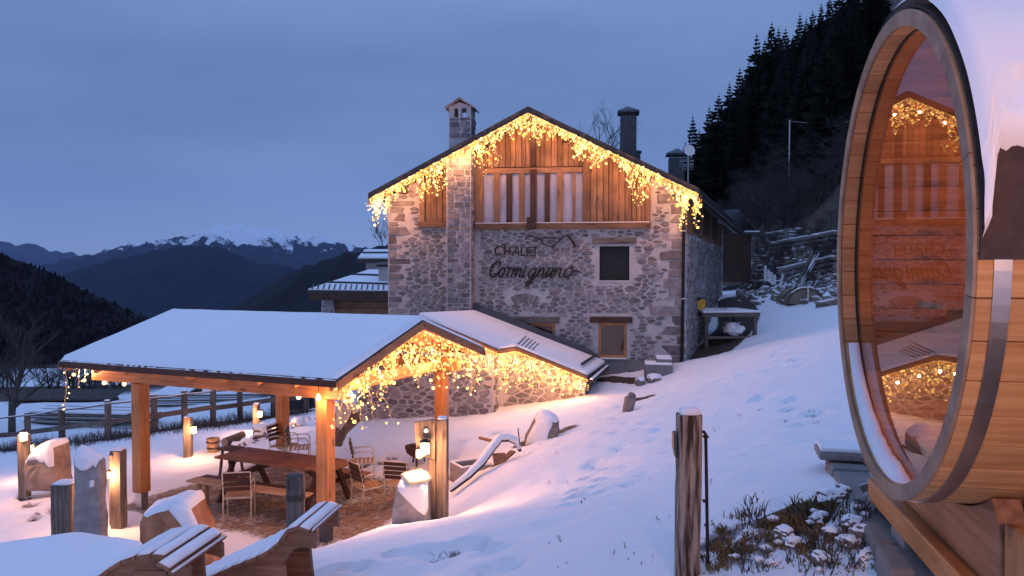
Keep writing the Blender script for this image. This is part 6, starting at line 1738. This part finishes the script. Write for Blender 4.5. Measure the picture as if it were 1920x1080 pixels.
def spruce_meshes(seed, H_=16.0):
    rg = random.Random(seed); tr = MB(); tr.tube([(0,0,-1.5),(0,0,H_*.5),(0,0,H_*.98)], .26, 6, r1=.03)
    mb = MB(); nl = 38; base = H_*rg.uniform(.06, .14)
    Rm = H_*rg.uniform(.20, .27)
    for i in range(nl):
        f = i/(nl-1); z = base+(H_-base)*f**.93; R_ = Rm*(1-f)**.82*rg.uniform(.72, 1.15)+.10
        nb_ = int(8+5*(1-f)); a0 = rg.uniform(0, 6.28)
        for k in range(nb_):
            if rg.random() < .12: continue
            a = a0+2*math.pi*k/nb_+rg.uniform(-.25, .25); L = R_*rg.uniform(.6, 1.15); c_, s_ = math.cos(a), math.sin(a); dr = rg.uniform(.18, .42)
            up = .25*(f > .8)
            def pt(r_, w_, dz_): return (c_*r_-s_*w_, s_*r_+c_*w_, z-dr*r_+.10*r_*r_/max(L, .2)+dz_+up*r_)
            w_ = .13*L+.10
            # a drooping spray: ragged ribs and hanging fringe
            ps = [pt(.04, 0, .02), pt(L*.35, w_, -.05), pt(L*.35, -w_, -.05), pt(L*.6, w_*1.15*rg.uniform(.7, 1.2), -.10), pt(L*.6, -w_*1.15*rg.uniform(.7, 1.2), -.10), pt(L*.8, w_*.6, -.06), pt(L*.8, -w_*.6, -.06), pt(L, 0, 0)]
            mb.add(ps, [(0,1,2), (1,3,4,2), (3,5,6,4), (5,7,6)])
            h = .22*L+.12
            mb.add([pt(L*.15, 0, .0), pt(L*.95, 0, .02), pt(L*.75, rg.uniform(-.1, .1), -h*.6), pt(L*.55, rg.uniform(-.1, .1), -h), pt(L*.3, 0, -h*.7)], [(0,1,2,3,4)])
    mb.tube([(0,0,H_*.93),(0,0,H_*1.03)], .05, 4, r1=.01)
    return mesh_of(tr, 'trunk', M['bark']), mesh_of(mb, 'crown', M['needles'])
SPR = [spruce_meshes(100+k) for k in range(6)]
def put_spruce(x, y, h, k, label, z=None):
    t = thing('spruce_tree', label, 'spruce tree', (x, y, G(x, y) if z is None else z), rnd.uniform(0, 6.28), 'spruces of the dark hillside forest')
    s = h/16.0; t.scale = (s*rnd.uniform(.9, 1.15), s*rnd.uniform(.9, 1.15), s)
    for me, nm in zip(SPR[k % 6], ('trunk', 'crown')):
        o = bpy.data.objects.new(nm, me); COL.objects.link(o); o.parent = t
    return t
sky_tips = [(1272,272,80),(1299,212,86),(1311,240,92),(1330,196,88),(1348,172,84),(1368,150,95),(1387,122,88),(1404,112,100),(1419,58,86),(1434,70,104),(1447,36,90),(1460,48,100),(1473,48,88),(1486,66,98),(1500,22,84),(1512,30,102),(1524,16,92),(1540,2,86),(1556,-12,98),(1285,262,84),(1575,-30,90),(1600,-60,95),(1640,-90,92)]
for k, (px, py, Y) in enumerate(sky_tips):
    p = P(px, py, Y); z0 = G(p.x, Y)-.4; h = max(p.z-z0, 6)/1.03
    if h > 24: z0 = p.z-22; h = 21.4
    put_spruce(p.x, Y, h, k, 'spruce against the sky, '+('leftmost by the satellite dish' if k == 0 else '%s tree along the forest skyline from the dish' % ['','second','third','fourth','fifth','sixth','seventh','eighth','ninth','tenth','eleventh','twelfth','thirteenth','fourteenth','fifteenth','sixteenth','seventeenth','eighteenth','nineteenth','twentieth','twenty first','twenty second','twenty third'][k]), z0)
sil = lambda px: float(np.interp(px, [1240,1272,1299,1348,1387,1419,1500,1556,2400], [330,285,235,195,150,105,55,15,-500]))
cnt = 0; rg = random.Random(4); tries = 0
while cnt < 215 and tries < 9000:
    tries += 1
    Y = rg.uniform(52, 170); px = rg.uniform(1270, 2050); x = (px-960)/F*Y
    z = G(x, Y); h = rg.uniform(10, 18)
    tpx = 503-(z+h)/Y*F; bpx = 503-z/Y*F
    if tpx < sil(px)+4 or bpx > 345+(px-1300)*.05: continue
    put_spruce(x, Y, h, rg.randint(0, 5), 'dark spruce within the mass of the hillside forest', z-.3); cnt += 1
# bare bushes on the lower hillside
BARE = [mesh_of(bare_mesh(200+k, 5.5, .07, 4, .6, (3, 5), .1), 'branches', M['twigs']) for k in range(4)]
cnt = 0; tries = 0
while cnt < 120 and tries < 6000:
    tries += 1
    Y = rg.uniform(44, 85); px = rg.uniform(1330, 1640); x = (px-960)/F*Y; z = G(x, Y); b_ = 503-z/Y*F
    if not (300 < b_ < 455): continue
    o = bpy.data.objects.new('bare_bush', rg.choice(BARE)); COL.objects.link(o); s = rg.uniform(.6, 1.15); o.scale = (s, s, s*.8); o.location = (x, Y, z-.1); o.rotation_euler = (0, 0, rg.uniform(0, 6))
    tag(o, 'leafless grey bush in the thicket on the lower hillside', 'bush', 'leafless bushes below the forest'); cnt += 1
def bare_tree(label, px, pyb, Y, H_, seed, r0=.14, sc=1, base=None, mat=None, levels=4):
    q = P(px, pyb, Y); t = thing('bare_tree', label, 'tree', q)
    mb = bare_mesh(seed, H_, r0, levels, .5, (3, 5), .3); me = mesh_of(mb, 'branches', mat or M['twigs']); o = bpy.data.objects.new('branches', me); COL.objects.link(o); o.parent = t
    mb = MB(); mb.tube([(0,0,-.6),(0.02,0,.9)], r0*1.3, 8, r1=r0*1.02); mb.build('trunk', mat or M['bark'], t, smooth=True)
    return t
bare_tree('bare tree tip rising behind the chalet roof beside the tall metal chimney', 1142, 420, 62, 10.5, 31, .12)
bare_tree('pale bare tree at the far left edge in front of the dark wooded hill', 22, 800, 27, 4.3, 35, .10)
bare_tree('small bare tree between the fence and the snowy field, left of the pavilion corner', 155, 778, 44, 3.8, 37, .07)
bare_tree('slim bare tree just left of the front left pavilion post', 225, 775, 46, 3.6, 39, .06)
bare_tree('bare bush behind the dark shed on the left', 95, 760, 50, 3.8, 41, .06)
bare_tree('bare tree behind the ridge of the pavilion, beside the upper neighbour roof', 722, 480, 70, 4.0, 43, .06)
rg = random.Random(12)
for k in range(36):
    px = rg.uniform(-30, 560); Y = rg.uniform(48, 62); o = bpy.data.objects.new('bare_bush', rg.choice(BARE)); COL.objects.link(o); x = (px-960)/F*Y; s = rg.uniform(.35, .6); o.scale = (s*1.3, s*1.3, s)
    o.location = (x, Y, G(x, Y)-.2); o.rotation_euler = (0, 0, rg.uniform(0, 6)); tag(o, 'low leafless bush in the hedge line at the edge of the snowy field', 'bush', 'bushes of the hedge beyond the meadow')
# forest texture on the left hill: one mass of far tree tops
mb = MB(); rg = random.Random(8)
dg = bpy.context.evaluated_depsgraph_get()
hill_o = bpy.data.objects['hill.001']
hill_o.data.update()
from mathutils.bvhtree import BVHTree
bv = BVHTree.FromPolygons([v.co for v in hill_o.data.vertices], [tuple(p.vertices) for p in hill_o.data.polygons])
for _ in range(2600):
    px = rg.uniform(-60, 330); py = rg.uniform(440, 720); h_ = bv.ray_cast(Vector((0, 0, 0)), ray(px, py).normalized())
    if h_[0] is None: continue
    p = h_[0]; H_ = rg.uniform(1.2, 3.2); w_ = H_*rg.uniform(.22, .42); a = rg.uniform(0, 3)
    for q in range(2):
        c_, s_ = math.cos(a+q*1.57)*w_, math.sin(a+q*1.57)*w_
        mb.add([p+Vector((-c_, -s_, -1)), p+Vector((c_, s_, -1)), p+Vector((c_*.7, s_*.7, H_*.5)), p+Vector((rg.uniform(-.2, .2), 0, H_)), p+Vector((-c_*.7, -s_*.7, H_*.45))], [(0,1,2,3,4)])
M['farwood'] = surf('farwood', (.012,.009,.010), (.034,.025,.025), .05, rough=.95, bump=0, vary=.4)
o = mb.build('far_forest', M['farwood'], None); tag(o, 'far-off leafless wood covering the dark hill at the left', None, kind='stuff')

# ---------------------------------------------------------------- neighbouring house behind the chalet, left
NF = Frame((P(575, 560, 33).x, 33, 0), 0.0)
nh = thing('neighbour_house', 'smaller house with snowy ribbed roofs behind the left corner of the chalet', 'house', (NF.o.x, 33, -6.0))
def np_(px, py, y=0.0): q = NF.px(px, py, y); return Vector((q.x, q.y, q.z+6.0))
a, b, c, d = np_(575, 544), np_(760, 546), np_(760, 507, 3.2), np_(692, 507, 3.2)
mb = MB(); dz = Vector((0, 0, -.12)); slab(mb, a+dz, b+dz, c+dz, d+dz, .12); r_ = mb.build('roof', M['roofmetal'], nh)
mb = MB(); dz = Vector((0, 0, .003)); slab(mb, a+dz+Vector((.05, .03, 0)), b+dz, c+dz, d+dz, .05); mb.build('roof_snow', M['roof_snow'], r_)
for k in range(17):
    f = (k+1)/18; p = a.lerp(b, f); q = p+(Vector((p.x+.1, 0, 0))*0)
    e = p+(c-b)*min(.20, .20); mb = MB(); mb.beam(p+Vector((0, -.02, .065)), e+Vector((0, 0, .065)), .05, .035); mb.build('roof_rib', M['roofmetal'], r_)
for f in (.22, .62):
    p, q = a.lerp(d, f+.08), b.lerp(c, f); mb = MB(); mb.beam(p+Vector((0, 0, .09)), q+Vector((0, 0, .09)), .06, .07); mb.build('snow_guard', M['roofmetal'], r_)
bx('eave_beam', a.x+.1, b.x, a.y+.02, a.y+.25, a.z-.42, a.z-.13, M['dark_x'], nh)
p, q = np_(628, 552, .7), np_(760, 640, .7); bx('timber_wall', p.x, q.x, .7, .9, q.z, p.z, M['dark_x'], nh, 0)
for k in range(7): bx('wall_board', p.x, q.x, .66, .695, q.z+(p.z-q.z)*k/7, q.z+(p.z-q.z)*(k+1)/7-.03, M['slat_x'], nh, 0)
p, q = np_(603, 556, .35), np_(634, 640, .35)
mb = MB(); mb.prism([(p.x, .35, p.z), (p.x+.42, .35, p.z), (p.x+.72, .35, q.z), (p.x-.02, .35, q.z)], (0, .3, 0)); pw_ = mb.build('stone_pillar', M['mortar'], nh)
stones(coursed(p.x, p.x+.5, q.z, p.z, 51, .16, .26, .2, .45), pw_, lambda x, y, z: (x, y+.35, z))
a, b, c, d = np_(668, 485, 6), np_(790, 485, 6), np_(790, 470, 9), np_(684, 470, 9)
mb = MB(); dz = Vector((0, 0, -.22)); slab(mb, a+dz, b+dz, c+dz, d+dz, .22); r2_ = mb.build('roof', M['roofmetal'], nh)
mb = MB(); dz = Vector((0, 0, .003)); slab(mb, a+dz+Vector((.08, .05, 0)), b+dz, c+dz, d+dz, .08); mb.build('roof_snow', M['roof_snow'], r2_)
p, q = a.lerp(d, .45)+Vector((.1, 0, .13)), b.lerp(c, .45)+Vector((0, 0, .13)); mb = MB(); mb.beam(p, q, .08, .08); mb.build('snow_guard', M['roofmetal'], r2_)
p, q = np_(686, 490, 6.8), np_(790, 600, 6.8); bx('upper_wall', p.x, q.x, 6.8, 7.2, q.z, p.z, M['plaster'], nh, 0)
p, q = np_(711, 500, 1.5), np_(728, 532, 1.5); bx('chimney', p.x, q.x+.1, 1.3, 1.8, q.z-.3, p.z, M['plaster'], nh, .01); bx('chimney_cap', p.x-.08, q.x+.2, 1.2, 1.9, p.z+.002, p.z+.08, M['darkmetal'], nh, .01); bx('chimney_top', p.x-.02, q.x+.12, 1.25, 1.85, p.z+.081, p.z+.2, M['cement'], nh, .01)
bx('body_wall', np_(640, 560, 1).x, np_(760, 560, 1).x, .92, 6.7, 0, np_(0, 556, .7).z, M['plaster'], nh, 0)

# ---------------------------------------------------------------- to the right of the chalet
q = P(1352, 583, 27.0); t = thing('side_balcony', 'snow covered wooden platform on posts beside the right wall of the chalet', 'platform', (q.x, q.y, q.z-.0), .12)
bx('floor', -.95, 1.05, -.8, 1.2, -.16, -.02, M['old_x'], t); bx('snow', -.94, 1.04, -.79, 1.19, -.019, .05, M['snow'], t, .015)
for x in (-.8, .9):
    for y in (-.7, 1.0): bx('post', x-.06, x+.06, y-.06, y+.06, -2.2, -.161, M['old_z'], t)
bx('brace', -.9, 1.0, -.72, -.66, -.9, -.8, M['old_x'], t)
q = P(1310, 578, 26.3); t = thing('yellow_box', 'yellow box standing on the platform by the chalet side wall', 'box', (q.x, q.y, q.z+.02), .2)
bx('body', -.17, .17, -.15, .15, -.05, .30, M['yellow'], t); bx('hood', -.18, .18, -.16, .16, .301, .34, M['darkmetal'], t, .004)
mb = MB(); mb.prism([(-.172, -.152, .18), (-.172, -.152, .30), (.02, -.152, .30)], (0, -.006, 0)); mb.build('dark_corner', M['darkmetal'], t)
t = thing('snowy_shrub', 'frosted shrub in the hollow under the side platform', 'shrub', P(1372, 628, 26.5)); o = bpy.data.objects.new('branches', BARE[1]); COL.objects.link(o); o.parent = t; o.scale = (.3, .3, .22); blob('snow', M['snow'], t, .3, .3, .22, 61, .5, 3).location = (0, 0, .2)
# half barrel shaped covered mound with ribs
q = ground_px(1500, 568); q = P(1502, 567, 30); k_ = 30/F
t = thing('covered_mound', 'brown tarp covered half round heap with ribs at the top of the snowy path', 'heap', q)
mb = MB(); N_ = 14
for i in range(N_+1):
    a = math.pi*i/N_
    for y in (-.5, .9): mb.v.append((-.68*math.cos(a), y, .58*math.sin(a)-.05+.04*noise.noise(Vector((i*.7, y, 2)))))
mb.f += [(2*i, 2*i+2, 2*i+3, 2*i+1) for i in range(N_)]+[tuple(2*i for i in range(N_+1)), tuple(2*i+1 for i in range(N_+1))[::-1]]; mb.m = [0]*len(mb.f)
mb.build('cover', M['tarp'], t, smooth=False)
for y in (-.52, .1):
    mb = MB(); mb.tube([(-.69*math.cos(math.pi*i/12), y, .59*math.sin(math.pi*i/12)-.04) for i in range(13)], .03, 6); mb.build('rib', M['bark'], t)
mb = MB(); mb.beam((.05, -.56, -.1), (.05, -.56, .58), .06, .04, (0, 1, 0)); mb.build('stake', M['whitemetal'], t)
mb = MB(); mb.tube([(-.5,-.4,.36),(-.2,-.4,.56),(.2,-.4,.58),(.5,-.4,.36)], .05, 6); mb.build('snow', M['snow'], t)
# snow topped white pickets
for k, (px, pyb, h) in enumerate(((1435,520,22),(1441,524,18),(1446,528,18),(1452,533,18),(1458,534,20))):
    q = P(px, pyb, 36); t = thing('picket', ['tallest pale picket standing above the woodpile','second pale picket by the woodpile','third pale picket by the woodpile','fourth pale picket by the woodpile','pale picket leaning right, last of the row'][k], 'picket', q, 0, 'pale pickets above the woodpile')
    mb = MB(); mb.beam((0,0,-.6), ((.25 if k == 4 else .0), 0, h/F*36), .11, .06, (0,1,0)); mb.build('picket', M['white'], t, bev=.01)
# woodpile
t = thing('woodpile', 'dark heap of firewood with snow at the end of the path', 'woodpile', P(1425, 545, 35)); rg = random.Random(3)
for k in range(46):
    x = rg.uniform(-.85, .85); z = rg.uniform(0, .55)*(1-abs(x)/.95); a = rg.uniform(-.5, .5); mb = MB(); mb.tube([(x, -.2+rg.uniform(-.2, .1), z), (x+a*.4, .35, z+rg.uniform(-.1, .1))], rg.uniform(.05, .09), 6); mb.build('log', M['bark'], t)
    if rg.random() < .3: blob('snow', M['snow'], t, .09, .08, .03, k, .2, 1).location = (x, -.15, z+.08)
# leaning bundle of poles
t = thing('pole_bundle', 'bundle of long snowy poles leaning up against the bank behind the mound', 'poles', P(1500, 545, 32.5)); rg = random.Random(6)
for k in range(11):
    a = P(1488+rg.uniform(-9, 14), 546, 32.5)-t.location; b = P(1528+rg.uniform(-8, 12), 478+rg.uniform(-8, 10), 34)-t.location
    mb = MB(); mb.tube([a, b], .035, 6); mb.build('pole', M['old_x'] if k % 2 else M['bark'], t)
    if k % 2 == 0: mb = MB(); mb.tube([a+Vector((0, -.02, .03)), b+Vector((0, -.02, .03))], .022, 5); mb.build('pole_snow', M['snow'], t)
for (a, b, y_, lb_) in (((1476,526),(1502,514),34,'fallen snowy pole left of the pole bundle'),((1518,560),(1533,528),31,'short leaning stick right of the pole bundle')):
    p, q = P(*a, y_), P(*b, y_); t = thing('stick', lb_, 'stick', p); mb = MB(); mb.tube([(0,0,0), q-p], .04, 6); mb.build('pole', M['old_x'], t); mb = MB(); mb.tube([(0,0,.04), q-p+Vector((0, 0, .04))], .03, 6); mb.build('snow', M['snow'], t)
def bank_hit(px, py, y0=27.0, y1=75.0):
    d = ray(px, py); t_ = y0
    while t_ < y1:
        p = d*(t_/d.y)
        if p.z < G2(p.x, p.y):
            lo, hi = max(t_-1, y0), t_
            for _ in range(6):
                mid = (lo+hi)/2; p = d*(mid/d.y)
                if p.z < G2(p.x, p.y): hi = mid
                else: lo = mid
            return d*(hi/d.y)
        t_ += 1.0
    return d*(y1/d.y)
rb_, rs_ = MB(), MB(); rg = random.Random(15)
for _ in range(900):
    p = bank_hit(rg.uniform(1385, 1580), rg.triangular(430, 572, 540)); r_ = rg.uniform(.05, .24)*(.6 if rg.random() < .6 else 1)
    m3 = Matrix.Rotation(rg.uniform(0, 3), 3, Vector((rg.random(), rg.random(), rg.random()+.1)))
    vv = [m3 @ Vector((v.x*1.3*rg.uniform(.8, 1.2), v.y, v.z*.6)) for v in IV]
    rb_.add([p+v*r_ for v in vv], IF_)
    if rg.random() < .5: rs_.add([p+Vector((v.x*r_*.9, v.y*r_*.9, r_*.55+v.z*r_*.25)) for v in IV], IF_)
tag(rb_.build('rubble', M['rock'], None), 'loose dark rubble over the bank at the top of the path', None, kind='stuff')
tag(rs_.build('rubble_snow', M['snow'], None, smooth=True), 'dabs of snow lying on the rubble of the bank', None, kind='stuff')
cnt = 0; rg = random.Random(23)
for _ in range(55):
    p = bank_hit(rg.uniform(1385, 1575), rg.uniform(420, 545)); o = bpy.data.objects.new('bare_bush', rg.choice(BARE)); COL.objects.link(o); s = rg.uniform(.16, .38); o.scale = (s, s, s*.8); o.location = p-Vector((0, 0, .1)); o.rotation_euler = (0, 0, rg.uniform(0, 6))
    tag(o, 'small leafless shrub among the rubble of the bank beyond the path', 'bush', 'small shrubs on the rubble bank')
# terraced rubble walls on the bank: rows of stones, snow dusted
rg = random.Random(44)
for w_, (pa_, pb_, Y, n_, lb_) in enumerate((((1452,472),(1568,455),42,26,'snow topped dry stone wall across the dark bank'),((1440,452),(1500,447),50,14,'upper short dry stone wall with a line of snow'),((1470,522),(1568,503),35.5,26,'lower dark dry stone wall behind the pole bundle'),((1543,574),(1580,567),31,10,'low heap of snowy stones right of the covered mound'))):
    t = thing('stone_wall', lb_, 'wall', bank_hit(*pa_))
    for k in range(n_):
        for j in range(3 if w_ != 3 else 1):
            f = (k+rg.uniform(-.3, .3))/n_; h0 = bank_hit(lerp(pa_[0], pb_[0], f), lerp(pa_[1], pb_[1], f)); p = h0-t.location+Vector((0, 0, .45 if w_ != 3 else .1))
            o = blob('stone', M['rock'], t, rg.uniform(.14, .26), .2, rg.uniform(.09, .14), k+j*30+w_*100, .2, 1); o.location = p+Vector((0, rg.uniform(-.1, .1), -j*.22-.05)); o.rotation_euler = (0, rg.uniform(-.2, .2), rg.uniform(0, 3))
            if j == 0 and rg.random() < .85: s_ = blob('snow', M['snow'], t, .22, .2, .05, k, .2, 1); s_.location = p+Vector((0, 0, .07))
# pale little shrine-like block on the bank
q = bank_hit(1488, 452); t = thing('stone_block', 'pale square masonry block standing on the dark bank', 'block', q); bx('block', -.45, .45, -.3, .3, -.6, .65, M['cement'], t, .02)
for k in range(3): bx('slat', -.35, .25, -.33, -.301, .15+k*.16, .20+k*.16, M['snow'], t, 0)
# small hut roof with snow on the hillside
a, b = P(1536, 352, 56), P(1600, 322, 56)
t = thing('hut', 'hut with a snow streaked sloping roof high on the bank beside the barrel sauna', 'hut', (a.x, a.y, a.z-2))
mb = MB(); mb.prism([(0,0,2), (b.x-a.x,0,2+b.z-a.z), (b.x-a.x,3,2.5+b.z-a.z), (0,3,2.5)], (0,0,.1)); mb.build('roof', M['roofmetal'], t)
mb = MB(); mb.prism([(.1,.1,2.15), (b.x-a.x-.1,.1,2.15+b.z-a.z), (b.x-a.x-.1,2.9,2.62+b.z-a.z), (.1,2.9,2.62)], (0,0,.07)); mb.build('roof_snow', M['snow'], t)
bx('wall', .3, b.x-a.x, .3, 2.7, -.5, 1.98, M['dark_z'], t, 0)
# outbuilding roofs behind the chalet's right eave
a, b, c = P(1386, 392, 40), P(1424, 432, 40), P(1388, 455, 40)
t = thing('rear_shed', 'dark lean-to roof with a snowy gutter behind the right eave of the chalet', 'lean-to', (a.x, a.y, c.z-2.0))
o_ = t.location
mb = MB(); mb.prism([a-o_, b-o_, b-o_+Vector((0, 0, -.18)), a-o_+Vector((0, 0, -.18))], (-.2, 4, .2)); mb.build('roof', M['roofmetal'], t)
mb = MB(); p = P(1396, 437, 40)-o_; q = P(1424, 437, 40)-o_; mb.tube([p, q], .09, 8); mb.build('gutter', M['greymetal'], t); mb = MB(); mb.tube([p+Vector((0,0,.07)), q+Vector((0,0,.07))], .05, 6); mb.build('gutter_snow', M['snow'], t)
bx('wall', -1.2, (P(1412, 440, 40)-o_).x, .3, 3.8, 0, (P(0, 438, 40)-o_).z, M['dark_z'], t, 0)
# tall net pole with wire
a, b = P(1479, 358, 60), P(1481, 225, 60)
t = thing('net_pole', 'tall slim metal pole on the hillside holding a wire', 'pole', a); mb = MB(); mb.tube([(0,0,-1), b-a], .06, 6); mb.build('pole', M['steel'], t)
mb = MB(); c = P(1600, 228, 60); mb.tube([b-a-Vector((0,0,.1)), (b+c)/2-a+Vector((0,0,-.25)), c-a], .018, 4); mb.build('wire', M['steel'], t)
# dish and aerials on the roof
q = P(1290, 334, 24.0); k_ = 24/F
t = thing('satellite_mast', 'mast with a white satellite dish and aerials on the right roof slope', 'satellite dish', q)
mb = MB(); mb.tube([(0,0,-.4),(0,0,52*k_)], .025, 8); mb.build('mast', M['steel'], t)
mb = MB(); prof = [(r_, .10*(r_/.16)**2*.6) for r_ in (.01,.05,.09,.13,.165)]+[(.172,.062),(.16,.05),(.01,-.012)]
mb.lathe(prof, seg=24); o = mb.build('dish', M['white'], t, smooth=True); o.location = (0, -.08, 50*k_); o.rotation_euler = (R(80), 0, R(8))
mb = MB(); mb.tube([(0,-.08,44*k_),(0.02,-.32,46*k_)], .008, 5); mb.tube([(0.02,-.34,46*k_),(.02,-.28,46*k_)], .02, 6); mb.build('feed_arm', M['steel'], t)
for j, zz in enumerate((30, 24)):
    mb = MB(); mb.tube([(-.28,-.1,zz*k_),(.16,-.05,zz*k_+.03)], .009, 5)
    for i in range(7): x = -.26+i*.065; mb.tube([(x,-.1,zz*k_-.09),(x+.0,-.1,zz*k_+.09)], .006, 4)
    mb.build('aerial', M['steel'], t)
mb = MB(); 
for i in range(4):
    z = (14+i*3)*k_; mb.tube([(-.20,-.12,z),(.10,-.12,z+.02)], .006, 4)
for i in range(4): x = -.20+i*.1; mb.tube([(x,-.12,13*k_),(x,-.12,24*k_)], .006, 4)
mb.build('grid_aerial', M['steel'], t)
print('objects', len(bpy.data.objects), 'tris', sum(len(m_.polygons) for m_ in bpy.data.meshes))
